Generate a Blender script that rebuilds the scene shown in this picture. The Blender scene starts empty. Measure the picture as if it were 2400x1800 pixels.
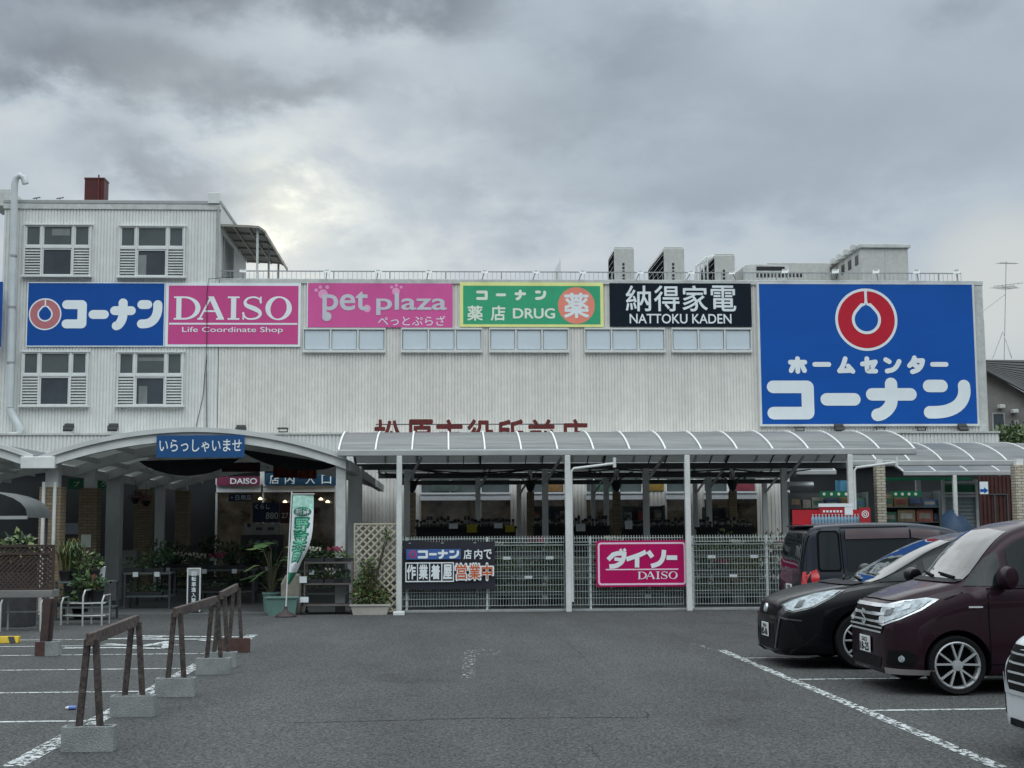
import bpy, bmesh, math, random
from mathutils import Vector, Matrix
from mathutils.bvhtree import BVHTree
rad = math.radians
S = bpy.context.scene
C = S.collection

# ------------------------------------------------------------------ camera
CAM_H = 1.65
F = 3200.0                       # focal length in photo pixels (2400 wide)
cam_d = bpy.data.cameras.new('camera')
cam_d.sensor_width = 36.0
cam_d.lens = 36.0 * F / 2400.0
cam_d.clip_start = 0.1
cam_d.clip_end = 2000
cam = bpy.data.objects.new('camera', cam_d)
C.objects.link(cam)
CAM_M = Matrix.Rotation(-rad(2.85), 4, 'Z') @ Matrix.Rotation(rad(90 + 6.07), 4, 'X') @ Matrix.Rotation(-rad(0.33), 4, 'Z')
cam.matrix_world = Matrix.Translation((0, 0, CAM_H)) @ CAM_M
S.camera = cam

# ------------------------------------------------------------------ sky, sun, exposure
SUN_EL, SUN_AZ = 13.0, -6.6      # sun behind thin cloud, ahead and a little left
sun_dir = Vector((math.sin(rad(SUN_AZ)) * math.cos(rad(SUN_EL)), math.cos(rad(SUN_AZ)) * math.cos(rad(SUN_EL)), math.sin(rad(SUN_EL))))
W = bpy.data.worlds.new('World')
S.world = W
W.use_nodes = True
def build_sky():
    nt = W.node_tree; N = nt.nodes; L = nt.links
    N.clear()
    out = N.new('ShaderNodeOutputWorld'); bg = N.new('ShaderNodeBackground')
    L.new(bg.outputs[0], out.inputs[0])
    tc = N.new('ShaderNodeTexCoord')
    sep = N.new('ShaderNodeSeparateXYZ'); L.new(tc.outputs['Generated'], sep.inputs[0])
    def mth(op, a, b=None, clamp=False):
        n = N.new('ShaderNodeMath'); n.operation = op; n.use_clamp = clamp
        for i, v in enumerate((a, b)):
            if v is None: continue
            if isinstance(v, (int, float)): n.inputs[i].default_value = v
            else: L.new(v, n.inputs[i])
        return n.outputs[0]
    def dotv(v):
        n = N.new('ShaderNodeVectorMath'); n.operation = 'DOT_PRODUCT'
        L.new(tc.outputs['Generated'], n.inputs[0]); n.inputs[1].default_value = Vector(v).normalized()
        return n.outputs['Value']
    def mapr(v, a, b, c, d):
        n = N.new('ShaderNodeMapRange'); n.clamp = True; n.interpolation_type = 'SMOOTHSTEP'
        L.new(v, n.inputs[0])
        for i, q in enumerate((a, b, c, d)): n.inputs[i + 1].default_value = q
        return n.outputs[0]
    def mixc(f, a, b, mode='MIX'):
        n = N.new('ShaderNodeMix'); n.data_type = 'RGBA'; n.blend_type = mode
        if isinstance(f, (int, float)): n.inputs[0].default_value = f
        else: L.new(f, n.inputs[0])
        for i, q in ((6, a), (7, b)):
            if isinstance(q, tuple): n.inputs[i].default_value = (*q, 1)
            else: L.new(q, n.inputs[i])
        return n.outputs[2]
    zc = mth('MAXIMUM', sep.outputs[2], 0.0)
    den = mth('ADD', zc, 0.28)
    cx = mth('DIVIDE', sep.outputs[0], den); cy = mth('DIVIDE', sep.outputs[1], den)
    comb = N.new('ShaderNodeCombineXYZ'); L.new(cx, comb.inputs[0]); L.new(cy, comb.inputs[1])
    def noise(scale, detail, rough, dist, off, sy=1.0):
        mp = N.new('ShaderNodeMapping'); L.new(comb.outputs[0], mp.inputs[0])
        mp.inputs['Location'].default_value = off; mp.inputs['Scale'].default_value = (1, sy, 1)
        n = N.new('ShaderNodeTexNoise'); L.new(mp.outputs[0], n.inputs['Vector'])
        n.inputs['Scale'].default_value = scale; n.inputs['Detail'].default_value = detail
        n.inputs['Roughness'].default_value = rough; n.inputs['Distortion'].default_value = dist
        return n.outputs[0]
    n1 = noise(2.6, 7, .5, .15, (3.1, 7.7, 0), .8)
    n2 = noise(7.0, 9, .58, .15, (1.3, 2.2, 0), .85)
    n3 = noise(3.4, 8, .56, .1, (8.3, 5.2, 0), .8)
    # cloud masses by compass bearing and height, their edges torn by noise
    xw = mth('ADD', sep.outputs[0], mth('MULTIPLY', mth('SUBTRACT', n1, .5), .22))
    xw = mth('ADD', xw, mth('MULTIPLY', mth('SUBTRACT', n2, .5), .10))
    zw = mth('ADD', sep.outputs[2], mth('MULTIPLY', mth('SUBTRACT', n3, .5), .15))
    zw = mth('ADD', zw, mth('MULTIPLY', mth('SUBTRACT', n2, .5), .07))
    tot = None
    for bx, bz, rx, rz, amp in ((-.22, .405, .19, .065, .62), (.0, .385, .065, .035, .34), (-.27, .305, .085, .026, .42), (-.19, .325, .05, .02, .16), (-.105, .322, .045, .016, .22),
                                (.14, .345, .055, .03, .20), (.365, .375, .045, .03, .24), (-.19, .262, .06, .016, .2), (.05, .30, .15, .02, .10), (.30, .28, .22, .05, .13), (.16, .24, .14, .02, .10),
                                (-.31, .275, .08, .018, -.20), (-.10, .355, .14, .022, -.24), (-.05, .30, .10, .018, -.10), (.23, .40, .14, .03, -.20), (.0, .19, .30, .025, -.14), (-.16, .285, .05, .014, -.16)):
        q = mth('ADD', mth('POWER', mth('ABSOLUTE', mth('DIVIDE', mth('SUBTRACT', xw, bx), rx)), 2.0), mth('POWER', mth('ABSOLUTE', mth('DIVIDE', mth('SUBTRACT', zw, bz), rz)), 2.0))
        g = mth('MULTIPLY', mth('POWER', 2.718, mth('MULTIPLY', q, -1.0)), amp)
        tot = g if tot is None else mth('ADD', tot, g)
    sm = mapr(sep.outputs[0], -.02, .16, 1.0, .40)
    d1 = mth('ADD', tot, mth('MULTIPLY', sm, mth('ADD', mth('MULTIPLY', mth('SUBTRACT', n1, .5), .28), mth('MULTIPLY', mth('SUBTRACT', n2, .5), .34))))
    f = mapr(d1, -.42, .72, 0, 1)
    ramp = N.new('ShaderNodeValToRGB'); L.new(f, ramp.inputs[0])
    e = ramp.color_ramp.elements
    e[0].position = 0; e[0].color = (.64, .695, .715, 1)
    e[1].position = 1; e[1].color = (.165, .20, .245, 1)
    m = e.new(.33); m.color = (.445, .52, .595, 1)
    m = e.new(.66); m.color = (.285, .34, .40, 1)
    col = ramp.outputs[0]
    # real daylight sky far above the cloud, seen faintly through it
    sky = N.new('ShaderNodeTexSky'); sky.sky_type = 'NISHITA'; sky.sun_disc = False
    sky.sun_elevation = rad(SUN_EL); sky.sun_rotation = rad(SUN_AZ)
    nis = mixc(1.0, sky.outputs[0], (.06, .06, .06), 'MULTIPLY')
    col = mixc(.975, nis, col)
    # the sun's glow through a thin spot, broken by the cloud
    ds = dotv(sun_dir)
    g1 = mth('POWER', mth('MAXIMUM', ds, 0), 1700.0)
    g2 = mth('POWER', mth('MAXIMUM', ds, 0), 90.0)
    br = mapr(n2, .36, .60, 1.15, .45)
    gl = mth('MULTIPLY', g1, br)
    col = mixc(1.0, col, mixc(gl, (0, 0, 0), (.70, .62, .38)), 'ADD')
    col = mixc(1.0, col, mixc(mth('MULTIPLY', mth('MULTIPLY', g2, br), .8), (0, 0, 0), (.13, .125, .10)), 'ADD')
    # a pale gap low on the right
    gap = mapr(dotv((.385, .905, .16)), .9975, .9999, 0, 1)
    col = mixc(mth('MULTIPLY', gap, .6), col, (.72, .73, .68))
    # overcast brighter overhead; extra brightness added behind the camera to fill the facade
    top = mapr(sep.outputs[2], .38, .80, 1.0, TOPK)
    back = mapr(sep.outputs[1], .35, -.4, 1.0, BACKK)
    # dim band put into the low rear sky for unbuilt town, darkens reflections
    low = mth('MAXIMUM', mapr(sep.outputs[2], .18, .70, .11, 1.0), mapr(sep.outputs[1], -.25, .25, 0, 1))
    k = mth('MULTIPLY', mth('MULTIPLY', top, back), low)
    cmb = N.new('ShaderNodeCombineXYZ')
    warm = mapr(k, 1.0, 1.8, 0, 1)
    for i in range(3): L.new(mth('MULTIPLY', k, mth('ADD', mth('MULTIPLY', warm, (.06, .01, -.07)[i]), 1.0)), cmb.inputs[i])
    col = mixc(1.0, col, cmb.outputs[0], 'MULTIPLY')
    lo = mapr(sep.outputs[2], -.05, .0, 1, 0)
    col = mixc(lo, col, (.08, .085, .09))
    L.new(col, bg.inputs[0]); bg.inputs[1].default_value = 1.0
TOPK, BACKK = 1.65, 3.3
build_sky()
sd = bpy.data.lights.new('sun', 'SUN'); sd.energy = 0.5; sd.angle = rad(60); sd.color = (1, .97, .92)
so = bpy.data.objects.new('sun', sd); C.objects.link(so)
so.rotation_euler = sun_dir.to_track_quat('Z', 'Y').to_euler()
so.location = sun_dir * 200
S.view_settings.view_transform = 'Standard'; S.view_settings.look = 'None'
S.view_settings.gamma = 1.0; S.view_settings.exposure = 0.0; S.view_settings.use_curve_mapping = False
S.cycles.max_bounces = 6; S.cycles.diffuse_bounces = 3; S.cycles.glossy_bounces = 3
S.cycles.transparent_max_bounces = 12; S.cycles.caustics_reflective = False; S.cycles.caustics_refractive = False

# ------------------------------------------------------------------ measuring the photograph
def ray(px, py):
    return CAM_M.to_3x3() @ Vector(((px - 1200) / F, (900 - py) / F, -1))
def P(px, py, Y):
    d = ray(px, py); t = Y / d.y
    return Vector((d.x * t, Y, CAM_H + d.z * t))
def G(px, py, z=0.0):
    d = ray(px, py); t = (z - CAM_H) / d.z
    return Vector((d.x * t, d.y * t, z))
def rect(px0, py0, px1, py1, Y):
    a, b, c, d = P(px0, py0, Y), P(px1, py0, Y), P(px0, py1, Y), P(px1, py1, Y)
    return (a.x + c.x) / 2, (b.x + d.x) / 2, (c.z + d.z) / 2, (a.z + b.z) / 2   # x0,x1,z0,z1
def PX(px, Y, py=1100): return P(px, py, Y).x
def PZ(py, Y, px=1200): return P(px, py, Y).z

# ------------------------------------------------------------------ materials
def s2l(c):
    c /= 255.0
    return c / 12.92 if c <= .04045 else ((c + .055) / 1.055) ** 2.4
def rgb(h):
    return tuple(s2l(int(h[i:i + 2], 16)) for i in (0, 2, 4))
MATS = {}
def mat(name, col=None, rough=.55, metal=0.0, var=.18, scale=2.5, bump=0.0, bscale=60, stretch=(1, 1, 1), coat=0.0, spec=.5, alpha=1.0, emit=0.0, trans=0.0, speck=None):
    if name in MATS: return MATS[name]
    m = bpy.data.materials.new(name); m.use_nodes = True
    nt = m.node_tree; N = nt.nodes; L = nt.links; b = N['Principled BSDF']
    if isinstance(col, str): col = rgb(col)
    tc = N.new('ShaderNodeTexCoord'); mp = N.new('ShaderNodeMapping'); mp.inputs['Scale'].default_value = stretch
    L.new(tc.outputs['Object'], mp.inputs[0])
    n = N.new('ShaderNodeTexNoise'); n.inputs['Scale'].default_value = scale; n.inputs['Detail'].default_value = 7; n.inputs['Roughness'].default_value = .62
    L.new(mp.outputs[0], n.inputs['Vector'])
    r = N.new('ShaderNodeValToRGB'); L.new(n.outputs[0], r.inputs[0])
    r.color_ramp.elements[0].position = .30; r.color_ramp.elements[1].position = .70
    r.color_ramp.elements[0].color = (*[c * (1 - var) for c in col], 1)
    r.color_ramp.elements[1].color = (*[min(1, c * (1 + var * .6)) for c in col], 1)
    base = r.outputs[0]
    if speck:
        n3 = N.new('ShaderNodeTexNoise'); n3.inputs['Scale'].default_value = speck[0]; n3.inputs['Detail'].default_value = 3
        L.new(tc.outputs['Object'], n3.inputs['Vector'])
        r3 = N.new('ShaderNodeValToRGB'); L.new(n3.outputs[0], r3.inputs[0])
        r3.color_ramp.elements[0].position = .38; r3.color_ramp.elements[1].position = .66
        r3.color_ramp.elements[0].color = (*[1 - speck[1]] * 3, 1); r3.color_ramp.elements[1].color = (*[1 + speck[1]] * 3, 1)
        mx = N.new('ShaderNodeMix'); mx.data_type = 'RGBA'; mx.blend_type = 'MULTIPLY'; mx.inputs[0].default_value = 1
        L.new(base, mx.inputs[6]); L.new(r3.outputs[0], mx.inputs[7]); base = mx.outputs[2]
    L.new(base, b.inputs['Base Color'])
    b.inputs['Roughness'].default_value = rough; b.inputs['Metallic'].default_value = metal
    b.inputs['Specular IOR Level'].default_value = spec
    b.inputs['Coat Weight'].default_value = coat; b.inputs['Coat Roughness'].default_value = .03
    b.inputs['Alpha'].default_value = alpha
    b.inputs['Transmission Weight'].default_value = trans
    if emit:
        L.new(base, b.inputs['Emission Color']); b.inputs['Emission Strength'].default_value = emit
    if bump:
        n2 = N.new('ShaderNodeTexNoise'); n2.inputs['Scale'].default_value = bscale; n2.inputs['Detail'].default_value = 4
        L.new(tc.outputs['Object'], n2.inputs['Vector'])
        bp = N.new('ShaderNodeBump'); bp.inputs['Strength'].default_value = bump; bp.inputs['Distance'].default_value = .02
        L.new(n2.outputs[0], bp.inputs['Height']); L.new(bp.outputs[0], b.inputs['Normal'])
    MATS[name] = m
    return m

# ------------------------------------------------------------------ mesh building
class MB:
    def __init__(s): s.v = []; s.f = []; s.m = []
    def add(s, vs, fs, mi=0):
        o = len(s.v); s.v += [Vector(v) for v in vs]
        for f in fs: s.f.append([i + o for i in f]); s.m.append(mi)
        return s
    def quad(s, a, b, c, d, mi=0): return s.add([a, b, c, d], [(0, 1, 2, 3)], mi)
    def box(s, x0, x1, y0, y1, z0, z1, mi=0):
        if x0 > x1: x0, x1 = x1, x0
        if y0 > y1: y0, y1 = y1, y0
        if z0 > z1: z0, z1 = z1, z0
        v = [(x, y, z) for z in (z0, z1) for y in (y0, y1) for x in (x0, x1)]
        return s.add(v, [(0, 2, 3, 1), (4, 5, 7, 6), (0, 1, 5, 4), (2, 6, 7, 3), (0, 4, 6, 2), (1, 3, 7, 5)], mi)
    def bar(s, p, q, w, h=None, up=(0, 0, 1), mi=0):
        p, q = Vector(p), Vector(q); h = h or w; d = (q - p)
        if d.length < 1e-6: return s
        d.normalize(); u = Vector(up)
        if abs(d.dot(u)) > .98: u = Vector((0, 1, 0))
        a = d.cross(u).normalized() * w / 2; b = a.cross(d).normalized() * h / 2
        v = [p - a - b, p + a - b, p + a + b, p - a + b, q - a - b, q + a - b, q + a + b, q - a + b]
        return s.add(v, [(0, 1, 2, 3), (7, 6, 5, 4), (0, 4, 5, 1), (1, 5, 6, 2), (2, 6, 7, 3), (3, 7, 4, 0)], mi)
    def tube(s, pts, r, n=8, cap=True, mi=0):
        pts = [Vector(p) for p in pts]; rs = r if isinstance(r, (list, tuple)) else [r] * len(pts)
        t0 = (pts[1] - pts[0]).normalized()
        u = Vector((0, 0, 1)) if abs(t0.z) < .9 else Vector((1, 0, 0))
        a = t0.cross(u).normalized(); vs = []
        for i, p in enumerate(pts):
            t = (pts[min(i + 1, len(pts) - 1)] - pts[max(i - 1, 0)]).normalized()
            a = (a - t * a.dot(t)).normalized(); b = t.cross(a)
            for k in range(n):
                th = 2 * math.pi * k / n
                vs.append(p + (a * math.cos(th) + b * math.sin(th)) * rs[i])
        fs = []
        for i in range(len(pts) - 1):
            for k in range(n):
                k2 = (k + 1) % n
                fs.append((i * n + k, i * n + k2, (i + 1) * n + k2, (i + 1) * n + k))
        if cap:
            fs.append(tuple(range(n - 1, -1, -1))); fs.append(tuple((len(pts) - 1) * n + k for k in range(n)))
        return s.add(vs, fs, mi)
    def lathe(s, prof, c, n=20, axis='z', mi=0, cap=True):
        c = Vector(c); vs = []
        for r, h in prof:
            for k in range(n):
                th = 2 * math.pi * k / n; x, y = r * math.cos(th), r * math.sin(th)
                vs.append(c + (Vector((x, y, h)) if axis == 'z' else Vector((x, h, y))))
        fs = []
        m = len(prof)
        for i in range(m - 1):
            for k in range(n):
                k2 = (k + 1) % n
                q = (i * n + k, i * n + k2, (i + 1) * n + k2, (i + 1) * n + k)
                fs.append(q if axis == 'z' else q[::-1])
        if cap:
            a = tuple(range(n - 1, -1, -1)); b = tuple((m - 1) * n + k for k in range(n))
            fs += [a, b] if axis == 'z' else [a[::-1], b[::-1]]
        return s.add(vs, fs, mi)
    def poly(s, pts, mi=0): return s.add(pts, [tuple(range(len(pts)))], mi)
    def prism(s, pts, d, mi=0):
        n = len(pts); d = Vector(d); pts = [Vector(p) for p in pts]
        fs = [tuple(range(n)), tuple(range(2 * n - 1, n - 1, -1))] + [(i, i + n, (i + 1) % n + n, (i + 1) % n) for i in range(n)]
        return s.add(pts + [p + d for p in pts], fs, mi)
    def merge(s, o, mi=None):
        k = len(s.v); s.v += o.v
        for f, m in zip(o.f, o.m): s.f.append([i + k for i in f]); s.m.append(m if mi is None else mi)
        return s
    def build(s, name, mats, parent=None, bevel=0.0, smooth=False, fixn=False, angle=40):
        me = bpy.data.meshes.new(name)
        org = ROOT.get(parent.name, Vector((0, 0, 0))) if parent else Vector((0, 0, 0))
        me.from_pydata([v - org for v in s.v], [], s.f)
        if not isinstance(mats, (list, tuple)): mats = [mats]
        for m in mats: me.materials.append(m)
        for p, mi in zip(me.polygons, s.m): p.material_index = mi
        if bevel or fixn:
            bm = bmesh.new(); bm.from_mesh(me)
            if fixn:
                bmesh.ops.remove_doubles(bm, verts=bm.verts, dist=1e-5); bmesh.ops.recalc_face_normals(bm, faces=bm.faces)
            if bevel:
                ed = [e for e in bm.edges if len(e.link_faces) == 2 and e.calc_face_angle(0) > .5]
                bmesh.ops.bevel(bm, geom=ed, offset=bevel, segments=2, profile=.5, affect='EDGES', clamp_overlap=True)
            bm.to_mesh(me); bm.free()
        if smooth:
            me.polygons.foreach_set('use_smooth', [True] * len(me.polygons))
            me.set_sharp_from_angle(angle=rad(angle))
        me.update()
        o = bpy.data.objects.new(name, me); C.objects.link(o)
        if parent:
            o.parent = parent; ROOT[o.name] = org
        return o
ROOT = {}
def thing(name, label, cat, loc=(0, 0, 0), group=None):
    o = bpy.data.objects.new(name, None); o.empty_display_size = .2; C.objects.link(o)
    o.location = loc; ROOT[o.name] = Vector(loc)
    o['label'] = label; o['category'] = cat
    if group: o['group'] = group
    return o
def tag(o, label, cat, group=None, kind=None):
    o['label'] = label; o['category'] = cat
    if group: o['group'] = group
    if kind: o['kind'] = kind
    return o
def struct(o): o['kind'] = 'structure'; return o
def frame_at(t, x0, x1, z0, z1, w, Y, m, nm='rule'):
    for a, b, c, d in ((x0, x1, z0, z0 + w), (x0, x1, z1 - w, z1), (x0, x0 + w, z0 + w, z1 - w), (x1 - w, x1, z0 + w, z1 - w)):
        mb = MB(); mb.quad((a, Y, c), (b, Y, c), (b, Y, d), (a, Y, d)); mb.build(nm, m, t)
def base_at(o, loc):
    """put a one-mesh thing's origin at its base"""
    loc = Vector(loc); o.data.transform(Matrix.Translation(-loc)); o.location = loc
    return o
def clone(o, parent=None):
    c = o.copy(); C.objects.link(c)
    if parent: c.parent = parent
    for ch in list(o.children): clone(ch, c)
    return c

# ---- flat lettering and strokes, drawn in (x,z) and set on a plane facing the car park
def catmull(pts, n=6):
    if len(pts) < 3: return pts
    out = []
    for i in range(len(pts) - 1):
        p0 = pts[max(i - 1, 0)]; p1 = pts[i]; p2 = pts[i + 1]; p3 = pts[min(i + 2, len(pts) - 1)]
        for k in range(n):
            t = k / n
            out.append(tuple(.5 * (2 * p1[j] + (p2[j] - p0[j]) * t + (2 * p0[j] - 5 * p1[j] + 4 * p2[j] - p3[j]) * t * t + (3 * p1[j] - p0[j] - 3 * p2[j] + p3[j]) * t ** 3) for j in (0, 1)))
    out.append(pts[-1]); return out
def ribbon(mb, pts, w, Y, cap=True, mi=0):
    """stroke of width w (number or list) along (x,z) points on plane Y"""
    n = len(pts); ws = w if isinstance(w, (list, tuple)) else [w] * n
    L_, R_ = [], []
    for i in range(n):
        a = Vector(pts[max(i - 1, 0)]); b = Vector(pts[min(i + 1, n - 1)]); c = Vector(pts[i])
        t = (b - a).normalized()
        if 0 < i < n - 1:
            t1 = (c - a).normalized(); t2 = (b - c).normalized(); t = (t1 + t2)
            t = t.normalized() if t.length > 1e-4 else t1
            k = 1 / max(.5, t.dot(t1))
        else: k = 1
        nn = Vector((-t.y, t.x)) * ws[i] / 2 * k
        L_.append(c + nn); R_.append(c - nn)
    vs = [(p.x, Y, p.y) for p in L_] + [(p.x, Y, p.y) for p in R_]
    fs = [(i, n + i, n + i + 1, i + 1) for i in range(n - 1)]
    mb.add(vs, fs, mi)
    if cap:
        for e, nb, ww in ((0, 1, ws[0]), (n - 1, n - 2, ws[-1])):
            c = Vector(pts[e]); t = (c - Vector(pts[nb])).normalized(); nn = Vector((-t.y, t.x))
            arc = [c + (nn * math.cos(a) + t * math.sin(a)) * ww / 2 for a in [math.pi * k / 10 for k in range(11)]]
            pp = [(p.x, Y, p.y) for p in arc]
            mb.poly(pp[::-1], mi)
    return mb
GL = {
 'ko': [[(0, 1), (.80, 1), (.93, .985), (.985, .93), (1, .8), (1, .2), (.985, .07), (.93, .015), (.80, 0), (0, 0)]],
 'bar': [[(0, .5), (1, .5)]],
 'na': [[(0, .66), (1, .66)], 's', [(.5, 1), (.5, .62), (.48, .36), (.38, .17), (.24, .04), (.12, 0)]],
 'n': [[(0, 1), (.36, 1)], 's', [(1, 1), (1, .72), (.92, .44), (.76, .22), (.52, .07), (.26, .01), (0, 0)]],
 'ho': [[(0, .72), (1, .72)], [(.5, 1), (.5, 0)], [(.20, .45), (.04, .06)], [(.80, .45), (.96, .06)]],
 'mu': ['s', [(.48, 1), (.36, .6), (.2, .25), (.05, .04)], [(.05, .04), (.95, .08)], [(.68, .42), (1.0, .0)]],
 'se': [[(0, .58), (.98, .74)], [(.98, .74), (.76, .36)], 's', [(.34, 1), (.34, .25), (.38, .06), (.55, .02), (.98, .02)]],
 'n2': [[(.02, .92), (.28, .76)], 's', [(1, .78), (.82, .42), (.55, .15), (.1, .02)]],
 'ta': ['s', [(.38, 1), (.25, .72), (0, .44)], [(.30, .80), (.98, .80)], 's', [(.98, .80), (.88, .48), (.62, .16), (.2, 0)], [(.34, .50), (.66, .32)]],
}
def ko_outline(mb, x0, x1, z0, z1, w, Y, mi=0):
    r = w * .55; ro = w / 2; pts = []
    def a(cx, cz, rr, d0, d1, n=8):
        for k in range(n + 1):
            t = rad(d0 + (d1 - d0) * k / n); pts.append((cx + rr * math.cos(t), Y, cz + rr * math.sin(t)))
    a(x1 - r, z0 + r, r, -90, 0); a(x1 - r, z1 - r, r, 0, 90); a(x0 + ro, z1 - ro, ro, 90, 270)
    pts.append((x1 - w, Y, z1 - w)); pts.append((x1 - w, Y, z0 + w)); a(x0 + ro, z0 + ro, ro, 90, 270)
    return mb.poly(pts, mi)
def glyph(mb, g, x0, x1, z0, z1, w, Y, mi=0, dy=.0007):
    if g == 'ko': return ko_outline(mb, x0, x1, z0, z1, w, Y, mi)
    x0 += w / 2; x1 -= w / 2; z0 += w / 2; z1 -= w / 2
    sm = False; k = 0
    for st in GL[g]:
        if st == 's': sm = True; continue
        pts = [(x0 + (x1 - x0) * a, z0 + (z1 - z0) * b) for a, b in st]
        if sm: pts = catmull(pts); sm = False
        ribbon(mb, pts, w, Y - dy * k, True, mi); k += 1
    return mb
def text_mb(s, x0, x1, z0, z1, Y, bold=0.0, extrude=0.0, keep=False, mb=None, mi=0, vertical=False):
    """Blender's own font turned to mesh, fitted into the box on plane Y"""
    if mb is None: mb = MB()
    cu = bpy.data.curves.new('t', 'FONT'); cu.body = s; cu.fill_mode = 'BOTH' if extrude else 'FRONT'; cu.resolution_u = 5
    if extrude: cu.extrude = .25
    ob = bpy.data.objects.new('t', cu); C.objects.link(ob)
    dg = bpy.context.evaluated_depsgraph_get(); me = bpy.data.meshes.new_from_object(ob.evaluated_get(dg))
    vs = [v.co.copy() for v in me.vertices]; fs = [tuple(p.vertices) for p in me.polygons]
    bpy.data.objects.remove(ob); bpy.data.curves.remove(cu); bpy.data.meshes.remove(me)
    if not vs: return mb
    a0 = min(v.x for v in vs); a1 = max(v.x for v in vs); b0 = min(v.y for v in vs); b1 = max(v.y for v in vs)
    sx = (x1 - x0) / (a1 - a0); sz = (z1 - z0) / (b1 - b0)
    if keep: sx = sz = min(sx, sz)
    out = [(x0 + (v.x - a0) * sx, Y - (v.z / .25 * extrude if extrude else 0), z0 + (v.y - b0) * sz) for v in vs]
    if not bold or extrude: return mb.add(out, fs, mi)
    e = bold * (x1 - x0) / max(1, (a1 - a0)) ; ez = bold * sz
    for k, (dx, dz) in enumerate(((0, 0), (e, 0), (-e, 0), (0, ez), (0, -ez), (e * .7, ez * .7), (-e * .7, -ez * .7), (e * .7, -ez * .7), (-e * .7, ez * .7))):
        mb.add([(a + dx, b - .00035 * k, c + dz) for a, b, c in out], fs, mi)
    return mb
def frame_mb(mb, x0, x1, z0, z1, w, Y, mi=0):
    mb.quad((x0, Y, z0), (x1, Y, z0), (x1 - w, Y, z0 + w), (x0 + w, Y, z0 + w), mi)
    mb.quad((x1, Y, z0), (x1, Y, z1), (x1 - w, Y, z1 - w), (x1 - w, Y, z0 + w), mi)
    mb.quad((x1, Y, z1), (x0, Y, z1), (x0 + w, Y, z1 - w), (x1 - w, Y, z1 - w), mi)
    mb.quad((x0, Y, z1), (x0, Y, z0), (x0 + w, Y, z0 + w), (x0 + w, Y, z1 - w), mi)
    return mb
def rrect(x0, x1, z0, z1, r, Y, n=6):
    pts = []
    for cx, cz, a in ((x1 - r, z0 + r, -90), (x1 - r, z1 - r, 0), (x0 + r, z1 - r, 90), (x0 + r, z0 + r, 180)):
        for k in range(n + 1):
            t = rad(a + 90 * k / n); pts.append((cx + r * math.cos(t), Y, cz + r * math.sin(t)))
    return pts
def disc(cx, cz, r, Y, n=48):
    return [(cx + r * math.cos(2 * math.pi * k / n), Y, cz + r * math.sin(2 * math.pi * k / n)) for k in range(n)]
def drop(cx, cz, r, tip, slit, Y):
    """drop outline: circle below, flaring in to a tip (or a slit of half width slit) at the top"""
    pts = []
    a0 = 42
    for k in range(41):
        t = rad(180 - a0 + (180 + 2 * a0) * k / 40)
        pts.append((r * math.cos(t), r * math.sin(t)))
    R_ = [(r * .55, r * .90), (r * .34, r * 1.12), (slit + .04 * r, tip * .86)]
    last = [(slit, tip)] if slit < .005 else [(slit, tip), (slit, .93)]
    right = R_ + last
    left = [(-x, z) for x, z in right][::-1]
    if slit < .005: left = left[1:]
    return [(x, z) for x, z in (pts + right + left)]
def emblem(parent, cx, cz, R, Y, white, red, blue):
    mb = MB(); mb.poly(disc(cx, cz, R, Y)); mb.build('emblem_ring', white, parent)
    mb = MB(); mb.poly(disc(cx, cz, R * .915, Y - .003)); mb.build('emblem_disc', red, parent)
    mb = MB(); mb.poly([(cx + x * R, Y - .006, cz + z * R) for x, z in drop(0, 0, .467, .60, .042, 0)]); mb.build('emblem_outline', white, parent)
    mb = MB(); mb.poly([(cx + x * R, Y - .009, cz + z * R) for x, z in drop(0, 0, .374, .54, .0, 0)]); mb.build('emblem_drop', blue, parent)

# ---- foliage: leaf sized faces scattered through a volume
def leaves(mb, rnd, c, r, n, size, mi=1, droop=0.0, lo=-1.0):
    c = Vector(c)
    for _ in range(n):
        while True:
            p = Vector((rnd.uniform(-1, 1), rnd.uniform(-1, 1), rnd.uniform(lo, 1)))
            if .12 < p.length < 1: break
        q = c + Vector((p.x * r[0], p.y * r[1], p.z * r[2]))
        d = Vector((p.x + rnd.gauss(0, .5), p.y + rnd.gauss(0, .5), p.z * .6 + rnd.gauss(.1, .5) - droop)).normalized()
        s_ = d.cross(Vector((rnd.gauss(0, 1), rnd.gauss(0, 1), rnd.gauss(0, 1)))).normalized()
        L_ = size * rnd.uniform(.6, 1.4); w = L_ * .26
        m = rnd.randrange(mi)
        mid = q + d * L_ * .45
        mb.add([q, mid + s_ * w, q + d * L_, mid - s_ * w], [(0, 1, 2, 3)], m)
    return mb
# ------------------------------------------------------------------ materials in use
def lift(h, k=1.38): return tuple(min(.86, c * k) for c in rgb(h))
WALL = mat('wall_siding', (.71, .69, .645), rough=.6, var=.09, scale=.8, stretch=(3.5, 1, .10), speck=(3.0, .04))
WALL_W = mat('wall_siding_pale', (.70, .705, .68), rough=.6, var=.09, scale=.8, stretch=(3.5, 1, .10), speck=(3.0, .04))
WHITE = mat('white_paint', (.66, .68, .67), rough=.45, var=.10, scale=2)
OFFW = mat('off_white_paint', (.55, .56, .54), rough=.5, var=.16, scale=3, speck=(9, .06))
POSTW = mat('post_white_paint', (.66, .67, .65), rough=.5, var=.14, scale=3, stretch=(1, 1, .4), speck=(14, .05))
TRIM = mat('grey_trim', (.36, .37, .37), rough=.5, var=.15)
STEEL = mat('galvanised_steel', (.42, .43, .44), rough=.4, metal=.6, var=.2, scale=5)
DARKST = mat('dark_steel', (.06, .065, .07), rough=.5, var=.2)
BLACK = mat('black_plastic', (.015, .015, .017), rough=.5, var=.2)
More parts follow.
